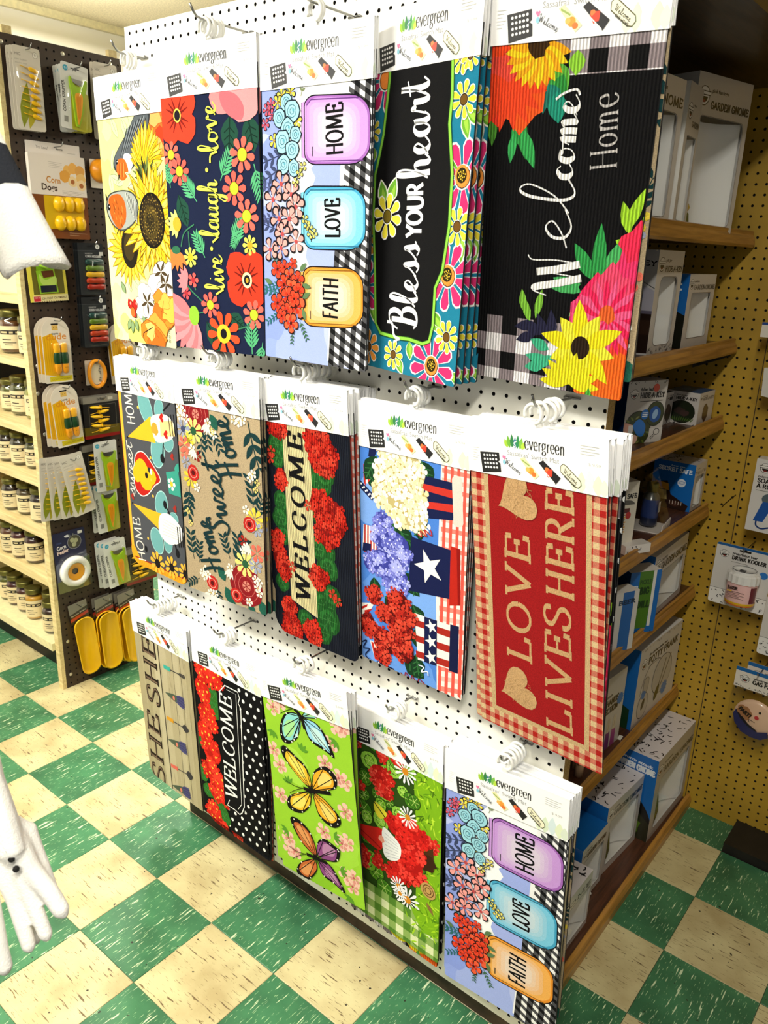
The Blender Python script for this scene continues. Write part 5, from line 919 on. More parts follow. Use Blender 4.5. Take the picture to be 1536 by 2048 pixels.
# ---------------------------------------------------------------- the hanging mats
CW, CH = 25.8, 8.6
def card_art():
    a = Art(rrect(0, 0, CW, CH, .05)); g = '#c9c9c6'
    for u, w, h, c in ((20.2, 1.3, 1.9, '#e6f0d2'), (21.4, 1.5, 2.7, '#dfeccf'), (22.8, 1.5, 3.1, '#d8e8ea'), (24.2, 1.6, 2.6, '#e6f0cc'), (25.2, 1.4, 2.2, '#dfe9d6')): a.leaf((u, CH+.1), h*1.25, w*1.1, -90, c)
    for u, h, w, c, an in ((8.1, 1.5, .8, '#a6cf3c', -112), (8.5, 2.0, .8, '#6fae3a', -100), (9.0, 2.3, .75, '#2e7d46', -92), (9.5, 1.9, .6, '#3a7a9a', -88), (9.9, 2.3, .7, '#2f8a52', -84), (10.4, 2.0, .8, '#7fc04a', -76), (10.8, 1.5, .8, '#bada48', -66)): a.leaf((u, 3.6), h, w, an, c)
    a.line([(8.9, 3.5), (9.6, 3.1), (9.3, 2.7), (9.9, 2.3)], .16, '#f4f8f4', 3)
    a.strokes('evergreen', CAPS, (11.3, 3.35), (18.6, 3.35), 2.0, '#262626', .21, .4, .07, smooth=4)
    a.text("Sassafras' Switch Mat", (8.0, 4.75), (17.6, 4.75), .82, '#a4a4a4')
    # five little pictures
    i0 = len(a.m.v)
    a.poly([(3.6, 5.2), (7.0, 4.9), (7.1, 5.9), (6.8, 6.1), (7.2, 6.3), (7.3, 7.4), (4.0, 7.9)], '#1a1a1c')
    for i in range(5):
        for j in range(4): a.ell((4.35+i*.52+j*.06, 5.55+j*.52-i*.05), .19, .15, '#f2f2f0', n=7)
    a.quad([(7.4, 4.9), (8.0, 4.7), (10.9, 6.9), (10.2, 7.4)], '#eceef2'); a.strokes('Welcome', SCRIPT, (8.0, 6.1), (10.6, 7.3), .75, '#3a3a40', .09, .6); a.heart((7.9, 5.4), .32, '#e878a4'); a.ell((7.9, 6.0), .25, .3, '#8ac8dc')
    a.quad([(10.6, 5.2), (11.3, 4.9), (13.8, 6.9), (13.0, 7.5)], '#e9e6b4'); a.ell((12.4, 6.5), .55, .45, '#ee9a34'); a.ell((12.9, 6.9), .4, .3, '#e8742c'); a.ell((11.9, 6.4), .35, .3, '#f4b85c'); a.line([(10.9, 5.3), (12.2, 5.9)], .2, '#9ab05c')
    a.quad([(13.7, 5.3), (14.4, 4.9), (17.2, 6.7), (16.4, 7.6)], '#17151a'); a.blob((15.4, 6.3), .6, '#d8402a', 3, 9, .3); a.blob((15.0, 5.9), .3, '#e87a3a', 2, 7, .3); a.line([(14.0, 5.75), (16.3, 7.5)], .12, '#f2f0ea')
    o = [(17.2, 5.2), (17.6, 4.9), (18.0, 5.05), (20.2, 6.6), (20.3, 7.1), (19.9, 7.5), (19.3, 7.4), (17.2, 5.9)]; a.poly(o, '#f4f0d2'); a.line(o, .11, '#55502c', closed=True); a.strokes('Welcome', SCRIPT, (17.6, 5.9), (19.6, 7.1), .6, '#3c3a24', .08, .7); a.text('OUR HOME', (17.7, 6.45), (19.4, 7.5), .3, '#2c2a1c', .03)
    a.m.v[i0:] = [(11.9+(x-11.9)*1.13, 6.5+(y-6.35)*1.28, k) for x, y, k in a.m.v[i0:]]
    for k in range(4): a.line([(21.2, 1.3+k*.42), (24.3-(k % 2)*.6, 1.3+k*.42)], .09, g); 
    for k in range(6): a.line([(1.0, 4.4+k*.42), (2.4-(k % 3)*.3, 4.4+k*.42)], .08, '#dededb')
    a.text('$ 9.99', (22.6, 4.2), (24.6, 4.2), .45, '#b8b8b4')
    return a
def slab(L, rad):
    m = MB(); m.prism([(x/100, -y/100) for x, y in rrect(0, -4, MW, L, list(rad))], 'y', 0, .003); return m
m = MB(); m.box((-.002, -.0022, -.001), (.256, -.0016, .085)); m.box((-.002, .0032, .0), (.256, .0038, .085)); m.box((-.002, -.0022, .0845), (.256, .0038, .0855)); CARD = m
m = MB(); R_ = .0150
m.tube([(.127+R_*cos(radians(t)), 0, .1075+R_*sin(radians(t))) for t in range(-75, 206, 14)], .0032, 8, flat=1.0); m.box((.1215, -.0012, .080), (.1325, .0012, .0945)); HANG = m
RUB = {}
# origin (top-left under the card), x axis, z axis, visible length, label, category, art, surface, stack behind (art keys), corner radii
SPEC = {
 1: ((0.9050, -0.0920, 1.9010), (0.9997, -0.0262, 0.0), (-0.0003, -0.0113, 0.9999), 48.84, 'yellow sunflower and birds mat, top row far left', 'sunflower', 'felt', 3),
 2: ((1.2440, -0.1650, 1.9080), (0.9962, 0.0872, 0.0087), (-0.0075, -0.0145, 0.9999), 47.64, 'navy live laugh love mat with coral flowers, top row', 'livelove', 'felt', 5),
 3: ((1.5160, -0.1500, 1.9010), (0.9999, 0.0087, -0.0087), (0.0088, -0.0110, 0.9999), 46.33, 'HOME LOVE FAITH mason jar mat in the top row', 'jars', 'felt', 2),
 4: ((1.7300, -0.1050, 1.9140), (0.9760, -0.2164, -0.0262), (0.0256, -0.0052, 0.9997), 47.20, 'teal and black Bless your heart mat with daisies', 'bless', 'felt', 4),
 5: ((1.9840, -0.1400, 1.9210), (0.9994, 0.0, -0.0349), (0.0348, -0.0848, 0.9958), 47.18, 'black ribbed Welcome Home mat with plaid and bright flowers, top right', 'welcomehome', 'rib', 3),
 6: ((0.8880, -0.0800, 1.2810), (0.9985, -0.0523, 0.0174), (-0.0180, -0.0096, 0.9998), 46.60, 'grey bee gnome HOME sweet HOME mat with orange border', 'bees', 'felt', 5),
 7: ((1.2240, -0.1500, 1.3050), (0.9976, 0.0698, 0.0), (0.0017, -0.0244, 0.9997), 44.73, 'beige burlap Home Sweet Home mat with flower border', 'homesweet', 'burlap', 5),
 8: ((1.4590, -0.1150, 1.3000), (0.9988, -0.0349, 0.0349), (-0.0366, -0.0489, 0.9981), 48.41, 'dark ribbed WELCOME mat with red geraniums, middle row', 'geranium', 'rib', 6),
 9: ((1.7250, -0.1050, 1.2900), (0.9994, -0.0349, 0.0087), (-0.0102, -0.0427, 0.9990), 45.37, 'patriotic mat with flag flower pots on blue', 'patriot', 'felt', 4),
 10: ((1.9940, -0.1350, 1.3010), (0.9922, -0.1130, 0.0523), (-0.0636, -0.0993, 0.9930), 48.80, 'red LOVE LIVES HERE mat with gingham border and hearts', 'love', 'burlap', 5),
 11: ((0.9390, -0.1150, 0.6360), (0.9990, -0.0436, 0.0087), (-0.0104, -0.0392, 0.9992), 46.50, 'weathered wood SHE SHED mat with garden tools', 'sheshed', 'felt', 6),
 12: ((1.2230, -0.1350, 0.6580), (0.9996, -0.0262, 0.0087), (-0.0093, -0.0204, 0.9997), 45.29, 'black polka dot WELCOME mat with red geraniums, bottom row', 'polka', 'felt', 4),
 13: ((1.5080, -0.1650, 0.6880), (0.9959, 0.0261, 0.0868), (-0.0855, -0.0476, 0.9952), 46.23, 'lime green mat with three butterflies', 'butterfly', 'felt', 3),
 14: ((1.7090, -0.1000, 0.6430), (0.9988, -0.0349, 0.0349), (-0.0353, -0.0101, 0.9993), 45.00, 'green garden gnome and geranium mat with gingham hem', 'garden', 'felt', 4),
 15: ((1.9760, -0.1150, 0.6540), (0.9985, 0.0174, 0.0523), (-0.0521, -0.0124, 0.9986), 44.41, 'HOME LOVE FAITH mason jar mat in the bottom row', 'jars', 'felt', 5)}
ARTS = dict(sunflower=art_sunflower, livelove=art_livelove, jars=art_jars, bless=art_bless, welcomehome=art_welcomehome, bees=art_bees, homesweet=art_homesweet, geranium=art_geranium, patriot=art_patriot, love=art_love, sheshed=art_sheshed, polka=art_polka, butterfly=art_butterfly, garden=art_garden)
RADS = dict(bees=(2.5, 3.2, 0, 0), geranium=(1.5, 4, 0, 0), sheshed=(.5, 3, 0, 0))
BEHIND = {8: ['patriot', 'patriot', 'geranium', 'patriot', 'patriot'], 10: ['love', 'love', 'welcomehome', 'polka', 'homesweet'], 5: ['homesweet', 'homesweet'], 15: ['jars', 'sheshed', 'welcomehome', 'homesweet'], 14: ['welcomehome', 'garden', 'polka'], 12: ['polka', 'geranium', 'love'], 11: ['sheshed']*5}
GAP = {3: .004, 4: .0135, 8: .0105, 10: .0105, 15: .0105, 5: .006}
ORD = ['second', 'third', 'fourth', 'fifth', 'sixth']
card_me = None; PROTO = {}
def make_mat(key, L, kind):
    global card_me
    root = link('door_mat', None); rad = RADS.get(key, (.5, .5, 0, 0))
    slab(L, rad).build('mat_backing', 'rubber', root)
    art_build(ARTS[key](L), 'printed_face', 'print_'+kind, root)
    c = CARD.build('header_card', 'print_card', root) if not card_me else link('header_card', card_me[0], root)
    if not card_me:
        a = art_build(card_art(), 'card_print', 'print_card', c, (-.002, -.0022, .085)); hk = HANG.build('hanger_hook', 'white_plastic', root); card_me = (c.data, a.data, hk.data)
    else: link('card_print', card_me[1], c); link('hanger_hook', card_me[2], root)
    return root
for k in sorted(SPEC):
    O, X, Z, L, lab, key, kind, n = SPEC[k]
    if k == 15: root = copy_tree(PROTO['jars'])
    else: root = make_mat(key, L, kind); PROTO.setdefault(key, root)
    X = Vector(X).normalized(); Z = Vector(Z).normalized(); Y = Z.cross(X).normalized(); Z = X.cross(Y)
    root.matrix_world = Matrix(((X.x, Y.x, Z.x, O[0]), (X.y, Y.y, Z.y, O[1]), (X.z, Y.z, Z.z, O[2]), (0, 0, 0, 1)))
    tag(root, lab, 'mat', 'decorative mats hanging on the pegboard')
SHORT = {1: 'sunflower mat', 2: 'live laugh love mat', 3: 'top row jar mat', 4: 'Bless your heart mat', 5: 'ribbed Welcome Home mat', 6: 'bee gnome mat', 7: 'burlap Home Sweet Home mat', 8: 'ribbed geranium mat', 9: 'patriotic mat', 10: 'LOVE LIVES HERE mat', 11: 'SHE SHED mat', 12: 'polka dot mat', 13: 'butterfly mat', 14: 'garden gnome mat', 15: 'bottom row jar mat'}
for k in sorted(SPEC):
    O, X, Z, L, lab, key, kind, n = SPEC[k]; rd = random.Random(k*7)
    X = Vector(X).normalized(); Zv = Vector(Z).normalized(); Yn = Zv.cross(X).normalized()
    xc = (Vector(O)+X*.127).x; zc = O[2]+X.z*.127; yf = O[1]+X.y*.127
    dist = (BY-.0065)-(yf-Zv.y*L/200); T = min(1.0, GAP.get(k, .0078)*(n-1)/dist) if n > 1 else 0
    for i in range(1, n):
        bk = BEHIND.get(k, [key]*8)[i-1]; root = copy_tree(PROTO[bk]); q = T*i/(n-1)      # each mat lies between the front one and the board
        rx = Vector((1, X.y/X.x*(1-q), X.z*.5+rd.uniform(-.010, .010))).normalized(); rzv = Vector((0, Zv.y/Zv.z*(1-q), 1)); ry = rzv.cross(rx).normalized(); rzv = rx.cross(ry)
        ymid = yf*(1-q)+(BY-.0065)*q; org = Vector((xc+rd.uniform(-.003, .003), ymid, zc+rd.uniform(-.001, .003)))-rx*.127
        root.matrix_world = Matrix(((rx.x, ry.x, rzv.x, org.x), (rx.y, ry.y, rzv.y, org.y), (rx.z, ry.z, rzv.z, org.z), (0, 0, 0, 1)))
        tag(root, '%s mat of the stack hanging behind the %s' % (ORD[i-1], SHORT[k]), 'mat', 'mats stacked behind the %s' % SHORT[k])
    # steel peg hook
    zh = zc+.1195; m = MB(); yt_ = yf-.022
    m.tube([(0, .004, .0), (0, 0, .0), (0, yt_-BY+.012, .0), (0, yt_-BY+.004, .002), (0, yt_-BY-.004, .010), (0, yt_-BY-.010, .020)], .0022, 8); m.tube([(-.0127, .003, 0), (-.0127, -.004, 0), (.0127, -.004, 0), (.0127, .003, 0)], .0022, 6)
    tag(m.build('peg_hook', 'steel', None, (xc, BY-.0005, zh)), 'steel peg hook carrying the %s' % SHORT[k], 'hook', 'steel hooks on the white pegboard')
# ---------------------------------------------------------------- jars
def jar_parts(r, h, body, lid_r=None):
    lr = (lid_r or r*.86); hb = h*.80
    g = MB(); g.lathe([(0, .002), (r*.9, .002), (r, .008), (r, hb*.86), (r*.93, hb*.95), (lr*.95, hb), (lr*.95, h*.86)], n=20)
    c = MB(); c.lathe([(0, .005), (r*.85, .005), (r*.94, .011), (r*.94, hb*.86), (r*.86, hb*.94), (0, hb*.95)], n=18, col=body)
    l = MB(); l.lathe([(lr*.98, h*.835), (lr*1.04, h*.845), (lr*1.04, h*.975), (lr*.98, h), (lr*.85, h*.993), (0, h*.993)], n=22)
    b = MB(); z0, z1 = hb*.14, hb*.80; N = 22; a0, a1 = -pi*1.05, pi*.35; b.lathe([(r*1.012, z0), (r*1.012, z1)], n=N, a0=a0, a1=a1, col='#d8c89c')
    def band(s0, s1, t0, t1, col, k=1.02): b.lathe([(r*k, z0+(z1-z0)*t0), (r*k, z0+(z1-z0)*t1)], n=8, a0=a0+(a1-a0)*s0, a1=a0+(a1-a0)*s1, col=col)
    band(.42, .82, .64, .82, '#1c1610'); band(.45, .56, .69, .77, '#c8b88a', 1.026); band(.6, .66, .69, .77, '#c8b88a', 1.026); band(.70, .78, .69, .77, '#c8b88a', 1.026)
    band(.46, .62, .40, .44, '#2a2216'); band(.46, .70, .27, .30, '#2a2216'); band(.5, .64, .17, .20, '#5a4e38')
    return g, c, l, b
JP = {}
def jar(x, y, z, r, h, body, label, group):
    k = (r, h, body); t = thing('jar', label, 'jar', (x, y, z), random.uniform(-.25, .25), group)
    if k not in JP:
        g, c, l, b = jar_parts(r, h, body); JP[k] = [g.build('glass', 'jar_glass', t).data, c.build('contents', 'print_gloss', t).data, l.build('lid', 'lid_gold', t).data, b.build('paper_label', 'print_card', t).data]
    else:
        for n_, me in zip(('glass', 'contents', 'lid', 'paper_label'), JP[k]): link(n_, me, t)
DK, RD, GR, MU, BR = '#2a1a10', '#4a1a14', '#5a5a20', '#c8922c', '#5c3418'
JR = {1.25: [(-.158, .185, .046, .15, BR), (-.034, .178, .036, .135, DK)],
      1.015: [(-.302, .225, .040, .12, GR), (-.205, .215, .040, .145, '#4a4a22'), (-.105, .215, .038, .14, '#8a8a2c'), (-.02, .26, .036, .13, GR)],
      .83: [(-.285, .18, .036, .125, DK), (-.20, .185, .036, .125, '#3c3420'), (-.118, .195, .033, .118, '#4c4a26'), (-.06, .26, .032, .12, GR), (.008, .17, .034, .125, DK)],
      .632: [(-.30, .18, .036, .125, DK), (-.205, .19, .036, .125, '#4c3c20'), (-.085, .19, .046, .13, '#2c1c12'), (.008, .25, .030, .12, BR)],
      .442: [(-.345, .175, .036, .13, BR), (-.262, .175, .036, .135, RD), (-.172, .185, .038, .135, '#3a1812'), (-.09, .215, .029, .125, MU), (-.012, .175, .034, .135, '#42160f')],
      .19: [(-.47, .20, .036, .13, GR), (-.395, .195, .036, .13, RD), (-.305, .19, .036, .13, '#4a2014'), (-.215, .18, .036, .13, MU), (-.13, .205, .036, .13, BR), (-.052, .165, .038, .13, '#3c2416'), (.006, .225, .034, .125, RD)]}
RN = {1.25: 'topmost jar shelf', 1.015: 'second jar shelf', .83: 'third jar shelf', .632: 'fourth jar shelf', .442: 'fifth jar shelf', .19: 'lowest metal jar shelf'}
CN = {DK: 'dark brown', RD: 'dark red', GR: 'olive green', MU: 'mustard yellow', BR: 'amber brown'}
for z, row in JR.items():
    n = len(row)
    for i, (x, y, r, h, c) in enumerate(row):
        cn = CN.get(c, 'dark')
        jar(x, y, z+.0005, r, h, c, 'jar of %s preserve, %s from right on the %s' % (cn, ['first', 'second', 'third', 'fourth', 'fifth', 'sixth', 'seventh'][n-1-i], RN[z]), 'labelled jars on the left shelving')
t = thing('carton', 'cream food carton on the shelf above the jars', 'carton', (-.13, .16, 1.4625))
m = MB(); m.box((-.09, -.01, 0), (.16, .05, .16), '#e6d9a4'); m.build('box', 'print_card', t)
a = Art(); a.rect(0, 0, 25, 16, '#e8dcaa'); a.rect(0, 5, 25, 8, '#2a2218'); a.blob((18, 6.5), 1.6, '#d8c49a', 1); a.text('FISH FRY', (3, 4), (15, 4), 2, '#3a2a18'); art_build(a, 'front_print', 'print_card', t, (-.09, -.01, .16))

# ---------------------------------------------------------------- packs on the brown pegboard (faces +x)
BX = .0742
def pack_root(name, label, y, z, x, roll=0.0, yaw=0.0, group=None):
    o = thing(name, label, 'package', (x, y, z), 0, group); o.rotation_euler = (radians(roll), 0, radians(yaw)); return o
def card_part(root, w, h, rad, col, nm='backing_card', th=.0012):
    m = MB(); m.prism([(p[0]/100-w/200, p[1]/100-h/100) for p in rrect(0, 0, w, h, rad, 6)], 'x', -th, 0, col); return m.build(nm, 'print_card', root)
def pk_art(root, a, w, nm='card_print', mat='print_gloss', dx=0.0, parent=None): return art_build(a, nm, mat, parent or root, (dx, -w/200, 0), (0, .01, 0), (0, 0, -.01), (1, 0, 0))
def blister(root, w, h, x0, y0, x1, y1, d, nm='blister'):
    m = MB(); P = lambda q, dd: [(dd, p[0]/100-w/200, -p[1]/100) for p in q]; o = rrect(x0, y0, x1, y1, 1.0, 3); i = rrect(x0+.4, y0+.4, x1-.4, y1-.4, .8, 3); n = len(o); b = P(o, .0015)+P(i, d)
    m.add(b, [(k, (k+1) % n, n+(k+1) % n, n+k) for k in range(n)]+[tuple(range(n, 2*n))], smooth=True); return m.build(nm, 'clear_plastic', root)
def hook_x(y, z, out, label):
    m = MB(); m.tube([(0, 0, 0), (out-.006, 0, 0), (out, 0, .003), (out+.008, 0, .014)], .0016, 6); tag(m.build('peg_hook', 'steel', None, (BX, y, z)), label, 'hook', 'hooks on the brown pegboard')
def stack(make, n, y, z, x0, dx, dy, dz, lab, grp, rolls=None, yaw=0.0, sx=1.0):
    """n alike packs, the first made and the others copied; the frontmost is the n-th"""
    first = None
    for i in range(n):
        l = lab if i == n-1 else '%s pack behind the %s' % (['first', 'second', 'third', 'fourth'][n-2-i], lab)
        rl = rolls[i] if rolls else 0
        if not first: o = first = make(l)
        else: o = copy_tree(first)
        o.location = (x0+dx*i, y+dy*i, z+dz*i); o.rotation_euler = (radians(rl), 0, radians(yaw)); o.scale = (sx, 1, 1); tag(o, l, 'package', grp)
    hook_x(y+dy*(n-1), z-.008, dx*n+.03, 'wire hook holding the %s' % lab)
# corn picks: clear pack, eight yellow corn shaped handles
def corn_body(m, c, l, r, d, col='#f0b818'):
    """little cob lying along direction d (in the y-z plane)"""
    pts = [(c[0], c[1]+d[0]*l*(t-.5), c[2]+d[1]*l*(t-.5)) for t in (0, .12, .35, .65, .88, 1)]; m.tube(pts, [r*.45, r*.9, r*1.05, r, r*.7, r*.2], 8, col)
def make_picks(label):
    w, h = 8.8, 23; o = pack_root('corn_holder_pack', label, 0, 0, 0); card_part(o, w, h, .8, '#cfc8ba')
    a = Art(rrect(0, 0, w, h, .8)); a.rect(0, 0, w, h, '#d6cfc2'); a.ell((w-1.6, 1.9), .8, .8, '#eae6dc'); a.ring((w-1.6, 1.9), .8, .8, .1, '#8a8276'); a.text('8', (w-1.8, 2.2), (w-1.4, 2.2), .7, '#7a7266'); a.text('HIC', (.7, 2.6), (2.6, 2.6), .8, '#8a8276', .02); a.text('corn holders', (.7, 3.9), (4.6, 3.9), .55, '#9a9286'); a.text('stainless steel', (.7, 4.8), (4.4, 4.8), .45, '#a49c90'); a.leaf((1.6, h-.6), 13, 3.2, -80, '#8f961e'); a.leaf((3.4, h-.4), 10, 2.6, -72, '#b4a82a')
    pk_art(o, a, w)
    for k in range(8):
        m = MB(); corn_body(m, (.009, .016, -.062-.0185*k), .030, .0062, (1, -.25)); m.tube([(.009, 0, -.0585-.0185*k), (.009, -.026, -.054-.0185*k)], .0012, 5, '#c8c8c8'); m.build('corn_pick', 'yellow_plastic', o)
    blister(o, w, h, .8, 5, w-.4, h-1, .018); return o
stack(make_picks, 3, .178, 2.188, .088, .013, .003, 0, 'grey corn pick pack at the top left of the brown board', 'corn pick packs, top left', sx=0.62)
stack(make_picks, 2, .455, 2.192, .090, .014, .003, 0, 'grey corn pick pack at the top right of the brown board', 'corn pick packs, top right', sx=0.62)
# corn stripper
def make_strip(label):
    w, h = 9.4, 19; o = pack_root('corn_stripper_pack', label, 0, 0, 0); card_part(o, w, h, .7, '#d8d8d2')
    a = Art(rrect(0, 0, w, h, .7)); a.rect(0, 0, w, h, '#dededa'); a.poly([(4.0, h), (w, h), (w, 8), (3.0, 3.5)], '#b8b226'); a.ell((1.6, 1.6), .85, .85, '#3aa6c4'); a.text('S1', (1.2, 1.9), (2.0, 1.9), .6, '#d6eef4'); a.text('joie', (4.0, 1.9), (5.4, 1.9), .7, '#2c2c2c', .03); a.rect(3.4, 1.2, 6.4, 1.45, '#3c3c3c')
    a.text('CORN STRIPPER', (1.9, 14.2), (1.2, 5.2), .95, '#24221e', .03); a.rect(1.2, 15.4, 2.6, 17.2, '#9a9a94')
    for k in range(6): a.line([(1.3, 15.6+k*.25), (2.5, 15.6+k*.25)], .06, '#4a4a46')
    pk_art(o, a, w)
    f = lambda pts: [(p[0]/100-w/200, -p[1]/100) for p in pts]
    m = MB(); out = spline([(2.6, 4.2), (3.0, 4.0), (3.6, 5.4), (5.2, 6.4), (7.2, 5.6), (8.0, 4.0), (8.5, 4.4), (8.4, 6.6), (7.6, 9), (7.4, 13), (6.2, 17.6), (5.7, 18), (5.0, 17.4), (4.2, 13), (3.6, 9), (2.8, 6.6)], 4, True); m.prism(f(out), 'x', .002, .016, '#9cc41c'); m.build('stripper_body', 'print_gloss', o)
    m = MB(); m.prism(f(spline([(4.5, 8.6), (6.9, 8.6), (6.8, 13), (5.9, 16.8), (5.5, 17), (4.9, 13)], 4, True)), 'x', .0162, .019, '#f0a41c'); [m.prism(f([(4.9+k*.45, 9.2), (5.05+k*.45, 9.2), (5.5+k*.2, 15.6), (5.45+k*.2, 15.6)]), 'x', .0192, .0197, '#d87e10') for k in range(4)]; m.build('corn_grip', 'print_gloss', o)
    m = MB(); m.prism(f([(3.1, 4.3), (8.0, 4.3), (7.4, 5.2), (5.4, 5.8), (3.6, 5.2)]), 'x', .008, .009, '#c8c8c4'); m.build('blade', 'steel', o)
    blister(o, w, h, 2.2, 3.0, w-.4, h-.4, .022); return o
stack(make_strip, 4, .330, 2.162, .084, .015, .001, .001, 'front corn stripper pack in the top stack', 'corn stripper packs, top stack', [3, 2, 3, -5], sx=0.55)
stack(make_strip, 1, .350, .945, .105, .015, 0, 0, 'upper corn stripper pack beside the bee gnome mat', 'corn stripper packs, middle', [0], sx=0.55)
stack(make_strip, 2, .335, .785, .084, .013, .006, -.002, 'corn stripper pack in the middle pair', 'corn stripper packs, middle', [0, 2], sx=0.55)
stack(make_strip, 3, .333, .560, .084, .013, .009, -.001, 'corn stripper pack in the lowest stack', 'corn stripper packs, lowest stack', [2, 2, 5], sx=0.55)
# corn dogs mould box
def make_corndogs():
    w, h = 19.4, 25.5; o = pack_root('mould_box', 'brown Corn Dogs mould box with yellow egg shaped cups', .266, 1.898, .106)
    m = MB(); P = [(p[0]/100-w/200, p[1]/100-h/100) for p in rrect(0, 0, w, h, .3)]; m.prism(P, 'x', -.028, -.012, '#e2d8cc'); m.build('carton', 'print_card', o)
    a = Art(rrect(0, 0, w, h, .3)); a.rect(0, 0, w, h, '#e4dad0'); a.poly([(0, 12.2), (w, 12.2), (w, h), (0, h)], '#7a4216'); a.rect(4, 12.4, w-1.6, h-3, '#d8b010')
    for x, y, r, c in ((13, 4.4, 1.6, '#e8b45c'), (15, 3.6, 1.7, '#e6ac54'), (17.4, 4.4, 1.8, '#dca04c'), (12, 6.2, 1.9, '#dfa040'), (17.6, 6.6, 1.7, '#e8be72'), (14.6, 7.6, 1.6, '#ecd09a'), (17.6, 8.6, 1.7, '#ecd2a0'), (14.6, 7.7, .75, '#a8632c'), (17.6, 8.7, .8, '#a8632c')): a.blob((x, y), r, c, int(x*9), 14, .08)
    for k in range(4): a.line([(6.5, 2.2+k*.5), (11.2, 2.4+k*.5)], .08, '#9a9084'); a.line([(10.6, 10.6+k*.4), (18.4-k, 10.9+k*.4)], .07, '#8a8074')
    a.text('Corn', (5.4, 8.4), (10.2, 8.6), 2.0, '#c8842a', .02); a.text('Dogs', (3.6, 10.7), (9.0, 10.9), 2.0, '#3a2214', .03); a.line([(12, h-1.9), (18.4, h-1.7)], .1, '#d8b890'); a.line([(12, h-1.2), (15.4, h-1.1)], .1, '#d8b890')
    pk_art(o, a, w, dx=-.0118)
    for i in range(3):
        for j in range(2):
            m = MB(); m.lathe([(.0195, 0), (.019, .006), (.014, .013), (.006, .0165), (0, .017)], n=14, axis='x', sy=1.25); m.v = [(x-.0112, y+.0635-.0355*(2-i)+.0, z-.148-.058*j) for x, y, z in m.v]; m.build('egg_cup', 'yellow_plastic', o)
make_corndogs()
o = pack_root('header_pack', 'white header card pack behind the Corn Dogs box', .266, 1.934, .0765); card_part(o, 18.6, 26, .2, '#ded6cc')
a = Art(rrect(0, 0, 18.6, 26, .2)); a.rect(0, 0, 18.6, 26, '#e2dad2'); a.text('You Love!', (3.4, 2.0), (7.4, 2.2), 1.0, '#5a5248'); a.text('fox run', (10.2, 2.0), (12.6, 2.0), .7, '#3a322a', .03); a.line([(14, 2.6), (17, 2.6)], .08, '#8a8276'); pk_art(o, a, 18.6)
hook_x(.27, 1.922, .05, 'wire hook above the Corn Dogs box')
# green slicer pack
o = pack_root('slicer_pack', 'yellow edged pack with a lime green kitchen gadget', .199, 1.582, .082, 2); card_part(o, 13.4, 14, .2, '#d8cc52')
a = Art(); a.rect(0, 0, 13.4, 14, '#e6d84e'); a.rect(1.4, .6, 12.4, 11.6, '#6a6420'); a.rect(3.2, .8, 9.4, 3.8, '#8ec81e'); a.ell((6, 1.4), 2.6, 1.0, '#b6e24a'); a.quad([(3.0, 4.0), (9.4, 3.6), (10.2, 11.2), (3.6, 11.4)], '#9ad02c'); a.quad([(4.8, 4.2), (9.0, 4.0), (9.2, 6.0), (5.4, 6.4)], '#6a3a20'); a.poly(spline([(4.0, 5.0), (6, 7.0), (9.6, 6.0), (9.6, 8.4), (6.6, 9.2), (4.4, 8.0)], 4, True), '#c8e670'); a.rect(4.0, 8.8, 9.6, 11.0, '#1c2236'); a.rect(1.0, 11.8, 13.4, 14, '#e8dca0'); a.rect(1.2, 12.2, 3.6, 13.8, '#c8283a'); a.text('TRY IT', (1.4, 12.9), (3.4, 12.9), .5, '#f4e8e0'); a.text('ON HOT OATMEAL!', (4, 13.3), (12.8, 13.1), .7, '#6a4a24', .02)
for k in range(12): a.ell((4+k*.8, 13.85), .16, .16, '#7a4a24', n=6)
pk_art(o, a, 13.4); m = MB(); m.box((.002, -.05, -.118), (.022, .045, -.006)); m.build('clear_box', 'clear_plastic', o); m = MB(); m.tube([(.012, -.03, -.02), (.014, -.005, -.03), (.012, .024, -.02)], .006, 8, '#a6dc34'); m.build('gadget', 'print_gloss', o)
hook_x(.199, 1.574, .04, 'wire hook holding the lime gadget pack')
# rainbow corn holders
def make_rainbow(label):
    w, h = 9.4, 17; o = pack_root('rainbow_holder_pack', label, 0, 0, 0); card_part(o, w, h, .4, '#26282a')
    a = Art(rrect(0, 0, w, h, .4)); a.rect(0, 0, w, h, '#25282a'); a.rect(0, 0, w, 2.4, '#1a1c1e'); a.line([(0, 2.4), (w, 2.4)], .08, '#5a5c5e'); a.ell((w-2, 1.2), .8, .8, '#e6e6e2'); a.text('8', (w-2.25, 1.55), (w-1.75, 1.55), .8, '#222'); a.rect(w-1.5, 2.8, w-.1, 4.0, '#d6d6d2'); a.text('RAINBOW', (2.6, 3.6), (5.4, 3.6), .5, '#b8b8b4'); a.text('CORN HOLDERS', (2.6, 4.6), (8.6, 4.7), .75, '#e4e4e0', .02); a.rect(3.4, .8, 5.4, 1.3, '#050505')
    pk_art(o, a, w)
    for k, c in enumerate(('#123f3c', '#5c7a1e', '#d8a81c', '#b83a1a', '#a82818')):
        m = MB(); m.tube([(.008, -.024+t*.066, -.061-.0205*k) for t in (0, .12, .3, .5, .65, .85, 1)], [.006, .0098, .0092, .008, .0098, .0102, .008], 10, c); m.build('corn_holder', 'print_gloss', o)
    blister(o, w, h, 1.4, 5.2, w-.2, h-.4, .020); return o
stack(make_rainbow, 3, .349, 1.632, .084, .014, .0, 0, 'upper black pack of rainbow corn holders', 'rainbow corn holders, upper stack', sx=0.6)
stack(make_rainbow, 3, .347, 1.455, .084, .014, .0, 0, 'lower black pack of rainbow corn holders', 'rainbow corn holders, lower stack', sx=0.6)
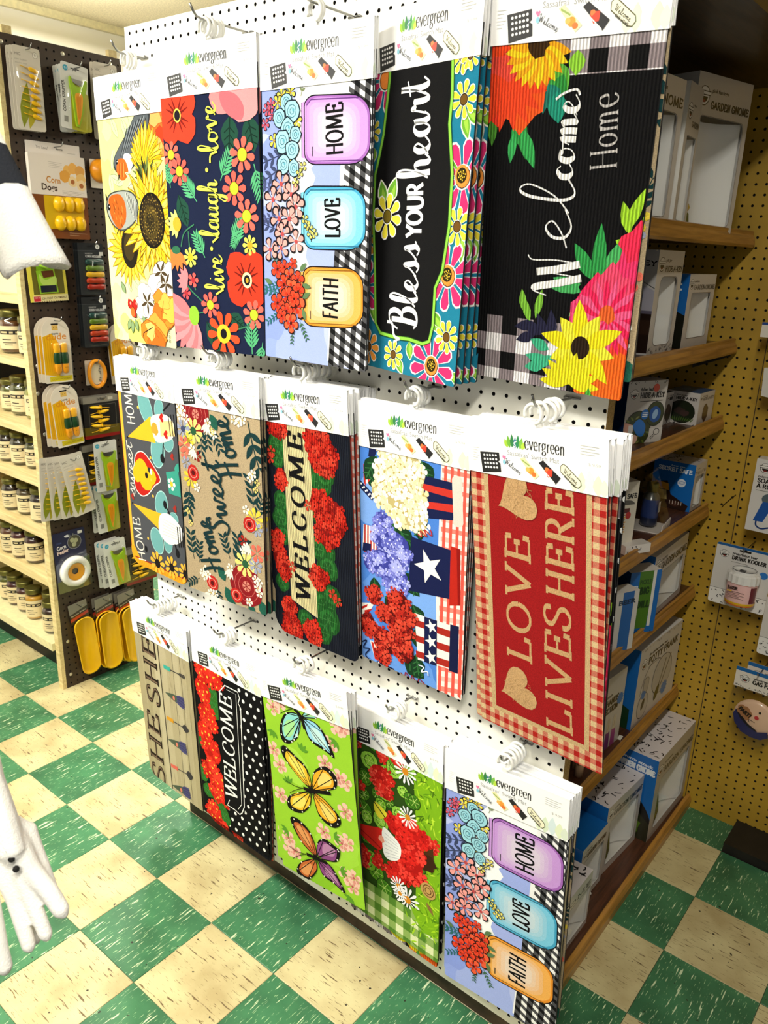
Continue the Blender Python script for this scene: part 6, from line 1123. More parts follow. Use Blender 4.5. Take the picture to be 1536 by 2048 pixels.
# corn dude
def make_dude(label):
    w, h = 10.0, 21.5; o = pack_root('corn_figure_pack', label, 0, 0, 0); card_part(o, w, h, (5, 5, .4, .4), '#e0d6c4')
    a = Art(rrect(0, 0, w, h, (.4, .4, 5, 5))); a.rect(0, 0, w, h, '#e2d8c8'); a.poly([(.3, h-3), (.3, 6.0), (3.6, 5.0), (6, 8.5), (5.4, h-2)], '#e8b010')
    for k in range(5): a.line([(1.0+k*.8, 6.5), (1.2+k*.7, h-4)], .12, '#c88e0c')
    a.rect(1.6, h-2.2, w-.2, h-.5, '#d8c424'); a.text('corn', (3.6, 5.5), (6.0, 5.5), .9, '#2a2420', .02); a.text('dude', (1.6, 7.2), (8.8, 7.0), 2.2, '#d88a20', .01); a.rect(3.6, 1.8, 6.2, 2.3, '#17120e'); a.rect(3.8, 2.4, 6.0, 4.0, '#ddb45a'); a.ell((4.5, 3.1), .15, .15, '#222', n=6); a.ell((5.4, 3.1), .15, .15, '#222', n=6); a.text('CORN HOLDERS', (2.4, h-.9), (w-.8, h-1.0), .6, '#7a6a14')
    pk_art(o, a, w)
    for k in (0, 1):
        y = -.004+.026*k; t_ = MB(); t_.lathe([(0, .001), (.009, -.001), (.0118, -.008), (.0118, -.026), (.0105, -.031)], (.012, y, -.082), 12, '#f0b020'); t_.build('corn_head', 'print_gloss', o)
        t_ = MB(); t_.lathe([(.0108, -.031), (.0138, -.040), (.0145, -.055), (.013, -.066), (.0112, -.069)], (.012, y, -.082), 12, '#1c4424'); t_.build('leaf_wrap', 'print_gloss', o)
        t_ = MB(); t_.lathe([(.0112, -.069), (.0122, -.074), (.0112, -.092), (.007, -.101), (0, -.103)], (.012, y, -.082), 12, '#f0a01c'); [t_.box((.0232, y-.004+.007*e_, -.082-.082), (.0240, y-.0025+.007*e_, -.082-.080), '#1a1410') for e_ in (0, 1)]; t_.build('corn_base', 'print_gloss', o)
    blister(o, w, h, 2.6, 7.6, w-.3, h-2.6, .030); return o
stack(make_dude, 3, .186, 1.392, .082, .0195, .002, 0, 'upper rounded pack of corn dude holders', 'corn dude packs, upper stack', sx=0.6)
stack(make_dude, 3, .190, 1.168, .082, .0195, .0035, 0, 'lower tilted pack of corn dude holders', 'corn dude packs, lower stack', [1, 2, 4], sx=0.6)
stack(make_dude, 2, .452, 1.36, .082, .018, .002, 0, 'corn dude pack half hidden behind the bee gnome mat', 'corn dude packs, right', [3, 3], sx=0.6)
# orange ring peeler
o = thing('corn_zipper', 'orange oval corn zipper on a pale card', 'package', (.078, .345, 1.236)); card_part(o, 6.5, 8.8, .3, '#d8d0c0')
m = MB(); q = [(.019*1.55*cos(t*pi/12)*(1.15 if cos(t*pi/12) > 0 else 1)+.004, -.048+.047*sin(t*pi/12)) for t in range(24)]; m.tube([(.012, y, z) for y, z in q]+[(.012, *q[0])], .0065, 8, caps=False, flat=1.3); m.build('grip_ring', 'orange_plastic', o)
m = MB(); m.prism([(y*.8+.002, (z+.048)*.82-.048) for y, z in q], 'x', .009, .0105, '#d8ccb0'); m.build('insert', 'print_card', o)
m = MB(); [m.box((.0108, .016+.004*cos(k), -.020-.0055*k), (.0118, .0215, -.0175-.0055*k), '#c8c0ac') for k in range(11)]; z_ = m.build('teeth', 'steel', o); z_['kind'] = 'stuff'
hook_x(.348, 1.226, .03, 'wire hook holding the orange corn zipper')
# yellow skewer pack
def make_skew(label):
    w, h = 14, 15.2; o = pack_root('skewer_pack', label, 0, 0, 0); card_part(o, w, h, .4, '#1c1a16')
    a = Art(rrect(0, 0, w, h, .4)); a.rect(0, 0, w, h, '#1a1814'); a.rect(0, 0, w, 2.4, '#8a8478'); a.rect(0, h-4.2, w, h-1.2, '#6a5a14'); a.rect(0, h-1.2, w, h, '#8c1a14'); a.rect(10, .7, 12, 1.7, '#c8c2b4'); a.text('GOOD', (5.6, 1.6), (8.6, 1.6), .8, '#2a2620', .03); a.line(rrect(2.2, 3.2, w-1, h-3.2, .4, 2), .08, '#8a8478', closed=True); pk_art(o, a, w)
    for k in range(6):
        s = 1 if k % 2 else -1; m = MB(); corn_body(m, (.006, -.008+s*.016, -.040-.0165*k), .040, .0055, (s, .12)); m.box((.003, -.010-s*.004, -.046-.0165*k), (.010, -.006-s*.004, -.034-.0165*k), '#e8b42c'); m.tube([(.006, -.008-s*.006, -.041-.0165*k), (.006, -.008-s*.038, -.046-.0165*k)], .001, 5, '#c8c8c8'); m.build('corn_skewer', 'yellow_plastic', o)
    return o
stack(make_skew, 4, .342, 1.112, .080, .008, .0015, 0, 'black pack of yellow corn skewers', 'corn skewer packs')
stack(make_skew, 3, .333, .935, .0785, .006, .0015, 0, 'black skewer pack behind the upper corn stripper', 'corn skewer packs, lower')
# fanned corn pick packs
stack(make_picks, 4, .150, .915, .085, .014, .016, .003, 'fanned corn pick pack on the lower left of the brown board', 'fanned corn pick packs', [-4, 1, 4, 10], sx=0.62)
# corn peeler
o = pack_root('corn_peeler_pack', 'navy Corn Peeler pack with a white ring cutter', .190, .630, .079, 1); card_part(o, 12.5, 23.6, .6, '#2c2f4c')
a = Art(rrect(0, 0, 12.5, 23.6, .6)); a.rect(0, 0, 12.5, 23.6, '#262844'); a.poly([(0, 12), (12.5, 9), (12.5, 23.6), (0, 23.6)], '#55586c'); a.poly([(0, 19), (12.5, 17.5), (12.5, 23.6), (0, 23.6)], '#6a6a3c'); a.ell((8.2, 4.8), 2.8, 2.8, '#8a8a94'); a.ell((8.2, 4.8), 2.6, 2.6, '#4c4a3c')
for x, y in ((7.4, 4.0), (8.8, 4.4), (8.0, 5.8)): a.ell((x, y), .9, .9, '#a8a884')
a.text('Corn', (1.2, 6.6), (4.8, 6.2), 1.5, '#e4e2e0', .03); a.text('Peeler', (1.2, 8.4), (5.8, 7.8), 1.5, '#e8cfc4', .03); a.text('joie', (1.2, 4.4), (3.2, 4.2), .9, '#3a4a7c', .02); a.rect(9.8, 1.0, 11.6, 2.1, '#d8d8d4'); a.ell((5.6, 1.9), 1.2, .5, '#d8d8dc')
pk_art(o, a, 12.5)
m = MB(); m.lathe([(.033, .002), (.058, .002), (.0595, .012), (.056, .024), (.046, .029), (.036, .024), (.033, .014)], (0, .004, -.158), 28, '#f2f0ea', axis='x'); m.build('ring_cutter', 'print_gloss', o)
m = MB(); m.lathe([(.0, .008), (.012, .008)], (0, .004, -.158), 16, '#6c6a64', axis='x'); m.lathe([(.012, .012), (.020, .018), (.0335, .020)], (0, .004, -.158), 22, '#e09a1e', axis='x', cols=None); m.build('corn_insert', 'print_gloss', o)
blister(o, 12.5, 23.6, 1.2, 9.4, 12.2, 22.4, .032)
hook_x(.190, .614, .03, 'wire hook holding the corn peeler pack')
# yellow corn trays
def make_tray(label):
    o = pack_root('corn_tray_pack', label, 0, 0, 0); card_part(o, 7.6, 8.4, .2, '#1d1a18')
    a = Art(); a.rect(0, 0, 7.6, 8.4, '#1e1a18'); a.quad([(0, 0), (7.6, 0), (7.6, 2.6), (0, 4.2)], '#7a746a'); a.quad([(0, 6.0), (7.6, 4.6), (7.6, 5.8), (0, 7.2)], '#a02420'); a.text('Service Ware', (.6, 5.3), (6.8, 4.2), .6, '#d8d0c8'); pk_art(o, a, 7.6)
    m = MB(); P0 = rrect(-4.2, 0, 4.2, 24.5, 3.8, 7); P1 = rrect(-3.7, .5, 3.7, 24, 3.4, 7); P2 = rrect(-3.2, 1.2, 3.2, 23.3, 2.9, 7); n = len(P0)
    V = [(.004, p[0]/100, -.060-p[1]/100) for p in rrect(-3.3, 1.1, 3.3, 23.4, 3.0, 7)]+[(.022, p[0]/100, -.060-p[1]/100) for p in P0]+[(.022, p[0]/100, -.060-p[1]/100) for p in P1]+[(.006, p[0]/100, -.060-p[1]/100) for p in P2]
    m.add(V, [(r*n+k, r*n+(k+1) % n, (r+1)*n+(k+1) % n, (r+1)*n+k) for r in range(3) for k in range(n)]+[tuple(range(3*n, 4*n))], '#f0b80e', smooth=True); m.build('tray', 'yellow_plastic', o)
    return o
stack(make_tray, 1, .195, .342, .082, .014, 0, 0, 'single yellow corn tray nearest the cream post', 'yellow corn trays', [6])
stack(make_tray, 2, .292, .338, .082, .017, .002, 0, 'middle yellow corn tray', 'yellow corn trays, middle stack', [2, 3])
stack(make_tray, 3, .374, .335, .082, .016, .004, 0, 'yellow corn tray beside the SHE SHED mat', 'yellow corn trays, right stack', [2, 3, 5])
stack(make_skew, 2, .47, .50, .082, .02, 0, 0, 'skewer pack half hidden below the bee gnome mat', 'corn skewer packs, right')
o = thing('orange_baller', 'round orange plastic baller behind the sunflower mat', 'package', (.082, .425, 1.90)); card_part(o, 7, 9, .3, '#d8d0c0'); m = MB(); m.lathe([(0, .03), (.02, .027), (.034, .014), (.038, .002), (.034, 0)], (0, 0, -.035), 20, axis='x'); m.build('bowl', 'orange_plastic', o); hook_x(.425, 1.893, .02, 'wire hook holding the round orange baller')

# ---------------------------------------------------------------- cloth and gloves hanging in the near left foreground
st = thing('garment_stand', 'thin steel garment stand at the left edge, near the camera', 'stand', (1.70, -.955, 0))
m = MB(); m.lathe([(0, 0), (.13, 0), (.13, .008), (.02, .02), (.009, .03), (.009, 1.93), (0, 1.935)], n=16); m.build('pole', 'steel', st)
m = MB(); m.tube([(0, 0, 1.90), (.05, .045, 1.925), (.1, .095, 1.931)], .004, 6); m.build('cloth_arm', 'steel', st)
m = MB(); m.tube([(0, 0, 1.19), (.12, -.01, 1.20), (.235, -.01, 1.185), (.255, -.01, 1.20)], .003, 6); m.build('hook_arm', 'steel', st)
def cloth(cx, cy, z0, z1, r0, r1, seed, label, bands):
    rd = random.Random(seed); nz, nt = 34, 90; m = MB(); ph = rd.random()*6
    for i in range(nz+1):
        t = i/nz
        for k in range(nt):
            a = 2*pi*k/nt; rr = r0+(r1-r0)*t**1.15; pl = 1+.26*t*sin(7*a+ph+.7*t)+.10*t*sin(13*a+2*ph); hem = (.018*sin(5*a+ph)+.012*sin(11*a))*t
            m.v.append((rr*pl*cos(a), rr*pl*sin(a), z0+(z1-z0)*t+hem))
    for i in range(nz):
        z = z0+(z1-z0)*(i+.5)/nz; mi = 1 if any(lo < z < hi for lo, hi in bands) else 0
        for k in range(nt): k2 = (k+1) % nt; m.face([i*nt+k, i*nt+k2, (i+1)*nt+k2, (i+1)*nt+k], (1, 1, 1), mi, True)
    o = m.build('hanging_cloth', ['cotton', 'cotton_navy'], None, (cx, cy, 0)); s = o.modifiers.new('thickness', 'SOLIDIFY'); s.thickness = .002
    tag(o, label, 'cloth')
cloth(1.80, -.86, 1.93, 1.622, .018, .098, 3, 'white cotton cloth with two navy stripes hanging in folds, blurred at upper left', [(1.745, 1.80), (1.690, 1.730)])
def glove(label, wrist, fingers, dots=None):
    """continuous knitted glove: cuff, palm and fingers merged by remeshing"""
    m = MB(); w0, w1, p = [Vector(q) for q in wrist]; ax = (w1-w0).normalized()
    m.tube([w0-ax*.05, w0, w1, p, p+ax*.012], [.030, .024, .026, .024, .014], 12, flat=.6)
    for f, r in fingers:
        f = [Vector(q) for q in f]; m.tube([w1+(f[0]-w1)*.5, f[0], f[1], f[2], f[3]-(f[3]-f[2])*.25, f[3]], [r*1.5, r*1.5, r*1.12, r, r*.92, r*.35], 10)
    o = m.build('cotton_glove', 'cotton'); r = o.modifiers.new('knit', 'REMESH'); r.mode = 'VOXEL'; r.voxel_size = .0021; r.use_smooth_shade = True; sm = o.modifiers.new('soft', 'SMOOTH'); sm.iterations = 5
    tag(o, label, 'glove', 'white cotton gloves')
    for d in dots or ():
        v = Vector((2.678, -1.219, 1.64))-Vector(d); d = Vector(d)+v.normalized()*.0215
        q = MB(); q.lathe([(0, .0012), (.0028, .0008), (.0034, -.001)], n=8, col='#111'); e = q.build('grip_dot', 'hole_dark', o, d); e.rotation_euler = v.to_track_quat('Z', 'Y').to_euler()
fA = [(2.0078, -0.9423, 1.0734), (2.0254, -0.9378, 1.0506), (2.0448, -0.931, 1.0302), (2.0624, -0.9265, 1.0074)]; fB = [(2.011, -0.9456, 1.0594), (2.0301, -0.9439, 1.0272), (2.0431, -0.9432, 1.0042), (2.0542, -0.9425, 0.9849)]
fC = [(2.0056, -0.954, 1.0498), (2.0198, -0.9543, 1.0221), (2.0331, -0.9553, 0.9944), (2.0434, -0.9559, 0.9736)]; fD = [(2.0002, -0.9724, 1.0401), (2.0127, -0.9744, 1.0077), (2.0235, -0.9767, 0.98), (2.0333, -0.9772, 0.9558)]; fE = [(1.9928, -0.9839, 1.0258), (2.0069, -0.9868, 0.9888), (2.0196, -0.9894, 0.9611), (2.0294, -0.9909, 0.9359)]
up = lambda f, d: [tuple(Vector(q)+Vector(d)) for q in f]
glove('white cotton glove with black dots, lower left, fingers pointing down', [(1.9726, -0.9452, 1.1332), (1.9909, -0.9462, 1.0963), (2.006, -0.947, 1.068)], [(fA, .0092), (fB, .0074), (fC, .0076), (up(fC, (-.012, .012, -.008)), .0074), (up(fB, (-.012, .020, .016)), .007)], [(2.0039, -0.9474, 1.0685), (2.0081, -0.9475, 1.0602), (2.0138, -0.9469, 1.051)])
glove('second white cotton glove cut by the left picture edge', [(1.955, -.985, 1.110), (1.975, -.985, 1.070), (1.993, -.985, 1.042)], [(fD, .0088), (fE, .0088), (up(fE, (-.02, -.008, .004)), .0085), (up(fD, (-.024, -.004, .012)), .008), (up(fE, (-.034, -.016, .022)), .009)])
# ---------------------------------------------------------------- gift boxes on the right-hand shelves (fronts face +x)
BL = '#1668b8'
def logo(a, c, r):
    """round smiling mouth emblem with a cap line"""
    a.ell(c, r, r*1.0, '#efece6', n=18); a.line([(c[0]+r*cos(radians(t)), c[1]+r*sin(radians(t))) for t in range(-10, 191, 15)], r*.12, '#1c1a18')
    a.poly([(c[0]-r*1.2, c[1]-r*.42), (c[0]+r*1.2, c[1]-r*.42), (c[0]+r*1.1, c[1]-r*.05), (c[0]-r*1.1, c[1]-r*.05)], '#f2efe8'); a.line([(c[0]-r*1.2, c[1]-r*.42), (c[0]+r*1.2, c[1]-r*.42), (c[0]+r*1.1, c[1]-r*.05), (c[0]-r*1.1, c[1]-r*.05)], r*.1, '#1c1a18', closed=True); a.line([(c[0]-r*.8*cos(radians(t)), c[1]-r*.42-r*.5*sin(radians(t))) for t in range(0, 181, 20)], r*.1, '#1c1a18')
    a.poly([(c[0]-r*.66, c[1]+r*.12), (c[0]+r*.66, c[1]+r*.12)]+[(c[0]+r*.66*cos(radians(t)), c[1]+r*.12+r*.62*sin(radians(t))) for t in range(10, 171, 16)], '#17120f'); a.ell((c[0], c[1]+r*.58), r*.32, r*.14, '#8c2a24', n=10)
def squiggles(a, x0, y0, x1, y1, n, seed=1, w=.16, l=1.1):
    rd = random.Random(seed)
    for k in range(n):
        x, y, an = rd.uniform(x0, x1), rd.uniform(y0, y1), rd.random()*pi; d = rd.uniform(-.35, .35); L = l*rd.uniform(.6, 1)
        if k % 5 == 0: a.ell((x, y), w*.8, w*.8, '#17151a', n=6)
        else: a.line([(x-L/2*cos(an), y-L/2*sin(an)), (x+d*sin(an), y-d*cos(an)), (x+L/2*cos(an), y+L/2*sin(an))], w, '#17151a', 3)
def gift_box(name, label, x, y, z, rz, w, h, d, front=None, side=None, top=None, win=None, cat='box', group='novelty gift boxes', fill=None, back=None):
    """w, h, d in cm; win = (u0, v0, u1, v1, radius) opening in the front"""
    o = thing(name, label, cat, (x, y, z), radians(rz), group); W_, H_, D_ = w/100, h/100, d/100; t = .0009; m = MB()
    if win:
        u0, v0, u1, v1, r = win; m.box((-D_, 0, 0), (-D_+t, W_, H_), '#e8e6e0'); m.box((-D_+t, 0, 0), (0, t, H_), '#e8e6e0'); m.box((-D_+t, W_-t, 0), (0, W_, H_), '#e8e6e0'); m.box((-D_+t, t, 0), (0, W_-t, t), '#e8e6e0'); m.box((-D_+t, t, H_-t), (0, W_-t, H_), '#e8e6e0')
        oo = [(W_, 0), (W_, H_), (0, H_), (0, 0)]; q = [(p[0]/100, H_-p[1]/100) for p in rrect(u0, v0, u1, v1, r, 3)]
        tri = tessellate_polygon([[Vector((*p, 0)) for p in oo], [Vector((*p, 0)) for p in q]]); V = oo+q
        for xx in (-t*.2, -t): m.add([(xx, p[0], p[1]) for p in V], tri, '#d9d2cb')
        n = len(q); m.add([(-t*.2, *p) for p in q]+[(-t, *p) for p in q], [(k, (k+1) % n, n+(k+1) % n, n+k) for k in range(n)], '#d9d2cb')
    else: m.box((-D_, 0, 0), (0, W_, H_), '#e4dfd8')
    m.build('carton', 'print_card', o)
    if win:
        m = MB(); m.box((-.0022, (u0-.3)/100, H_-(v1+.3)/100), (-.0018, (u1+.3)/100, H_-(v0-.3)/100)); m.build('window', 'window_film', o)
        cw = (u1-u0)/100; m = MB(); N = 14; pr = [(-D_*.42+D_*.36*(abs(2*k/N-1))**2.2, (u0-.2)/100+(cw+.004)*k/N) for k in range(N+1)]
        V = [(p[0], p[1], .004) for p in pr]+[(p[0]+.0, p[1], H_-v0/100+.0) for p in pr]; m.add(V, [(k, k+1, N+2+k, N+1+k) for k in range(N)], '#ffffff', smooth=True); m.build('inner_tray', 'white_plastic', o)
        if fill: fill(o, W_, H_, D_)
    def face(fn, nm, uw, vh, O, U, V, N):
        if not fn: return
        a = Art(rrect(0, 0, uw, vh, .02), 1.5e-4); fn(a, uw, vh); art_build(a, nm, 'print_gloss', o, O, U, V, N)
    face(front, 'front_print', w, h, (0, 0, H_), (0, .01, 0), (0, 0, -.01), (1, 0, 0))
    face(side, 'side_print', d, h, (-D_, 0, H_), (.01, 0, 0), (0, 0, -.01), (0, -1, 0))
    face(top, 'top_print', d, w, (-D_, 0, H_), (.01, 0, 0), (0, .01, 0), (0, 0, 1))
    return o
def frame_front(title, sub, win, bg='#ddd6cf', ls=1.0, ts=1.0):
    def f(a, w, h):
        u0, v0, u1, v1, r = win
        for q in ((0, 0, w, v0), (0, v1, w, h), (0, v0, u0, v1), (u1, v0, w, v1)): a.rect(*q, bg)
        L = min(1.9, v0*.30)*ls; logo(a, (L*1.3+.3, v0*.52), L)
        if title: a.text(sub, (L*2.9, v0*.42), (L*2.9+min(len(sub)*.42*ts, w-L*3.3), v0*.42), .62*ts, '#24201c', .03); a.text(title, (L*2.9, v0*.80), (w-.5, v0*.80), 1.3*ts, '#17130f', .05)
        a.line(rrect(u0-.08, v0-.08, u1+.08, v1+.08, r, 3), .12, '#7a746e', closed=True)
    return f
def blue_side(t1='', t2='', pic=True, bg=BL):
    def f(a, w, h):
        a.rect(0, 0, w, h, bg)
        if pic: a.poly(spline([(0, h*.48), (w*.35, h*.40), (w*.7, h*.52), (w, h*.72), (w+1, h+1), (0, h+1)], 5)+[(0, h)], '#141210'); a.poly([(0, h*.62), (w*.5, h*.6), (w, h*.78), (w, h), (0, h)], '#2a2a18'); a.blob((w*.5, h*.86), w*.3, '#5a7a24', 3, 14, .2); a.blob((w*.3, h*.75), w*.16, '#a8a294', 5); a.blob((w*.25, h*.66), w*.1, '#b83a34', 2)
        if t1: a.text(t1, (w*.18, h*.10), (w*.9, h*.12), h*.035, '#e8f0fa', .03)
        if t2: a.text(t2, (w*.05, h*.19), (w*.95, h*.20), h*.07, '#f4f8fc', .05)
    return f
def squig_top(seed): return lambda a, w, h: (a.rect(0, 0, w, h, '#e6dfe0'), squiggles(a, .8, .8, w-.8, h-.8, int(w*h/5.6), seed, .34, 1.9))
def fill_moss(o, W_, H_, D_):
    m = MB(); m.lathe([(W_*.24, .004), (W_*.27, H_*.15), (W_*.24, H_*.34), (W_*.12, H_*.47), (0, H_*.5)], (-D_*.42, W_*.26, 0), 14, '#6a6a24', sx=.6); m.build('moss_figure', 'moss', o)
def fill_gnome(o, W_, H_, D_):
    m = MB(); m.lathe([(W_*.13, .004), (W_*.2, H_*.05), (W_*.18, H_*.12), (W_*.06, H_*.17)], (-D_*.36, W_*.22, 0), 12, '#4a4a22', sx=.6); m.build('moss_base', 'moss', o)
    m = MB(); m.lathe([(0, .012), (.010, .008), (.014, 0), (.010, -.008), (0, -.012)], (-D_*.3, W_*.3, H_*.16), 12, '#c8a83c'); m.build('gold_ball', 'print_gloss', o)
    m = MB(); m.lathe([(0, .03), (.014, .024), (.022, .006), (.018, -.016), (0, -.028)], (-D_*.5, W_*.2, H_*.5), 12, '#8a3a34', sx=.5); m.build('red_cap', 'print_gloss', o)
def fill_flamingo(o, W_, H_, D_):
    m = MB(); m.tube([(-D_*.35, W_*.2, H_*.44), (-D_*.3, W_*.42, H_*.49), (-D_*.28, W_*.62, H_*.50)], [.006, .011, .003], 8, '#4a3c2c'); m.build('dark_beak', 'print_gloss', o); m = MB(); m.lathe([(0, .05), (.012, .04), (.016, 0), (.008, -.04), (0, -.05)], (-D_*.3, W_*.2, H_*.36), 10, '#3a2c20', sx=.6); m.build('dark_figure', 'print_gloss', o)
plain('moss', '#7a7a2c', .95, noise=.6, nscale=90, bump=1.0, bscale=130)
G = 'garden gnome boxes'
# top shelf
wn = (1.9, 8.2, 19.2, 30.0, 1.2); gift_box('gnome_box', 'tall white window box reading pink flamingo GARDEN GNOME on the top shelf', 2.004, .632, 1.7055, -14, 21, 31.4, 12, frame_front('GARDEN GNOME', 'pink flamingo', wn, '#c9c2b8', 1.0, 1.15), None, None, wn, group=G, fill=fill_gnome)
wn = (2.0, 9.6, 8.8, 25.6, .5); gift_box('gnome_box', 'narrow white GARDEN GNOME window box in the middle of the top shelf', 2.036, .505, 1.7055, 5, 10.2, 27.2, 9, frame_front('GARDEN', 'gnome', wn, '#cfc8be', .8, .8), None, None, wn, group=G)
wn = (1.6, 6.2, 12.0, 24.8, 1.2); gift_box('gnome_box', 'white GNOME window box beside the white panel on the top shelf', 2.026, .335, 1.7055, -5, 14, 26.6, 11, frame_front('GNOME', 'garden', wn, '#d6cfc6', .6, 1.3), None, None, wn, group=G, fill=fill_flamingo)
# second shelf
def hak_side(a, w, h):
    a.rect(0, 0, w, h, '#d5d2d0'); a.line([(0, h*.22), (w*.5, h*.25), (w, h*.36)], .14, '#1c1a1c', 4); a.poly([(0, h*.28), (w*.5, h*.28), (w, h*.38), (w, h*.58), (0, h*.58)], '#b9b6c4'); a.rect(0, h*.57, w, h*.6, '#6a6478'); a.poly([(0, h*.6), (w, h*.6), (w, h*.98), (0, h)], '#2a1c16'); a.rect(0, h*.66, w, h*.8, '#3a261c'); a.ell((w*.62, h*.43), w*.16, w*.16, BL); a.text('KEY', (w*.55, h*.14), (w*.98, h*.15), h*.05, '#17130f', .06); [a.line([(w*.54, h*(.41+.02*k)), (w*.7, h*(.41+.02*k))], .12, '#e8f0f8') for k in range(3)]
wn = (2.6, 5.6, 12.4, 20.4, 1.6)
def hak_front(a, w, h): frame_front('HIDE-A-KEY', 'pill jar', wn, '#dcd6ce', .9, .95)(a, w, h); squiggles(a, .4, 20.7, w-.4, h-.2, 34, 5, .14, .7)
gift_box('key_hider_box', 'tall white HIDE-A-KEY window box on the second shelf', 2.005, .540, 1.4375, -1, 14.7, 22.4, 11, hak_front, hak_side, None, wn, group='hide a key boxes')
wn = (2.6, 4.4, 15.6, 15.0, .7); gift_box('gnome_box', 'small white GARDEN GNOME window box with blue side on the second shelf', 2.006, .750, 1.4375, -1, 18.2, 17.4, 10, frame_front('GARDEN GNOME', 'unwelcome', wn, '#dad3cb', .9, .85), lambda a, w, h: (blue_side('', '', False)(a, w, h), a.poly([(0, h*.42), (w*.6, h*.45), (w, h*.55), (w, h), (0, h)], '#141610'), a.blob((w*.6, h*.75), 1.6, '#2f3a1c', 2), a.text('E', (w*.55, h*.22), (w*.85, h*.22), 1.8, '#f0f6fc', .08)), None, wn, group=G)
# third shelf
def stone_front(a, w, h):
    a.rect(0, 0, w, h, '#cdc8c2'); squiggles(a, .3, .1, w-.3, .5, 12, 3, .16, .6); logo(a, (2.1, 2.9), 1.1); a.text('fallen leaf', (3.9, 2.3), (7.8, 2.3), .8, '#1c1814', .04); a.text('HIDE-A-KEY', (3.9, 3.9), (11.4, 3.9), 1.25, '#15110e', .06); a.ell((8.6, 1.7), .95, .95, '#e8573c'); a.line([(4, 4.7), (11, 4.7)], .16, '#4a4640')
    a.ell((4.2, 11.2), 4.2, 4.4, '#17160f'); a.ell((4.2, 11.2), 4.0, 4.2, '#3a4424', n=20); a.ell((9.2, 7.8), 2.8, 3.0, '#17160f'); a.ell((9.2, 7.8), 2.6, 2.8, '#3c4626', n=20)
    for k in range(26): t = k*2.4; r = 3.4*((k % 13)/13)**.5; a.leaf((4.4+r*cos(t), 11+r*sin(t)), 1.4, .5, k*47, ['#6a7a34', '#4a4a20', '#2a3016', '#86884a'][k % 4])
    for k in range(12): t = k*2.4; r = 2.2*((k % 8)/8)**.5; a.leaf((9.2+r*cos(t), 7.8+r*sin(t)), 1.1, .4, k*47, ['#6a7a34', '#4a4a20', '#2a3016'][k % 3])
    a.poly(spline([(7.6, 6.8), (9.2, 6.0), (10.8, 7.2), (10.6, 9.2), (9, 9.8), (7.6, 8.8)], 4, True), '#1d55a4'); a.ell((9.2, 7.9), .8, 1.2, '#9ac0e6', 20); a.ell((6.0, 7.8), 1.2, 1.2, BL); [a.line([(5.2, 7.4+k*.4), (6.8, 7.4+k*.4)], .2, '#f0f6fc') for k in range(3)]
    a.poly(spline([(2.8, 10.2), (4.6, 8.8), (6.6, 10.4), (6.2, 12.8), (4.4, 12.6)], 4, True), '#2a78d0'); a.poly(spline([(-.5, 9.6), (2.2, 10), (2.9, 11.6), (1.4, 12.2), (-.5, 12)], 4, True), '#d8a08c'); a.rect(1.4, 10.1, 2.8, 12.0, '#e4e4e2'); a.poly(spline([(.6, 13.4), (3.4, 12.4), (4.6, 13.4), (3.4, 14.8), (-.5, 15.2), (-.5, 13.8)], 4, True), '#f0c4b0')
    a.rect(8.0, 11.2, w, h, '#d8d4ce'); a.ring((10.3, 12.1), .9, .7, .16, '#1c1814'); a.line([(9.6, 12.6), (8.5, 13.5), (8.8, 13.8), (9.9, 12.9)], .16, '#1c1814')
gift_box('key_hider_box', 'fallen leaf HIDE-A-KEY box with red sticker on the third shelf', 1.981, .525, 1.2315, -24, 12.1, 14.6, 5, stone_front, lambda a, w, h: a.rect(0, 0, w, h, '#12407c'), None, group='hide a key boxes')
def poop_face(a, w, h, big=True):
    a.rect(0, 0, w, h, '#cfc9c3'); logo(a, (1.4, 1.3), .6); a.text('dog poop', (2.4, 1.1), (5.4, 1.1), .4, '#2a2622', .03); a.text('HIDE-A-KEY', (2.4, 2.1), (w-.6, 2.1), .8, '#15110e', .05)
    if big: a.ell((w*.5, h*.62), w*.42, h*.36, '#17160f'); a.ell((w*.5, h*.62), w*.40, h*.345, '#20281a'); a.blob((w*.45, h*.6), 1.5, '#3a2c28', 3, 12, .2, .6); a.blob((w*.6, h*.66), 1.3, '#463430', 4, 12, .2, .6); [a.leaf((w*(.2+.06*k), h*.92), 1.4, .3, -100+k*5, '#4a6a28') for k in range(11)]
    else: a.blob((w*.5, h*.66), 1.9, '#4a382c', 3, 12, .15, 1.25); a.blob((w*.44, h*.52), 1.2, '#5c4838', 5, 10, .2)
    squiggles(a, .2, h-.7, w-.2, h-.1, 10, 4, .12, .5)
PF = lambda a, w, h: poop_face(a, w, h, False)
gift_box('key_hider_box', 'cube HIDE-A-KEY box with blue top nearest the ochre wall', 2.030, .886, 1.2315, -2, 10.6, 8.5, 8.6, PF, lambda a, w, h: poop_face(a, w, h), lambda a, w, h: (a.rect(0, 0, w, h, '#2a5c94'), a.ell((w*.45, h*.5), w*.25, h*.2, '#3f74ac')), group='hide a key boxes')
gift_box('key_hider_box', 'cube HIDE-A-KEY box second from the ochre wall, set back', 1.962, .832, 1.2315, -2, 4.8, 8.4, 8, PF, lambda a, w, h: poop_face(a, w, h), lambda a, w, h: a.rect(0, 0, w, h, '#2a5c94'), group='hide a key boxes')
gift_box('key_hider_box', 'white HIDE-A-KEY carton at the back of the third shelf', 1.86, .60, 1.2315, -10, 14, 17.6, 6, lambda a, w, h: (a.rect(0, 0, w, h, '#8a8682'), a.text('HIDE-A-KEY', (2, 3), (12, 3), 1.4, '#201c18', .05)), None, None, group='hide a key boxes')
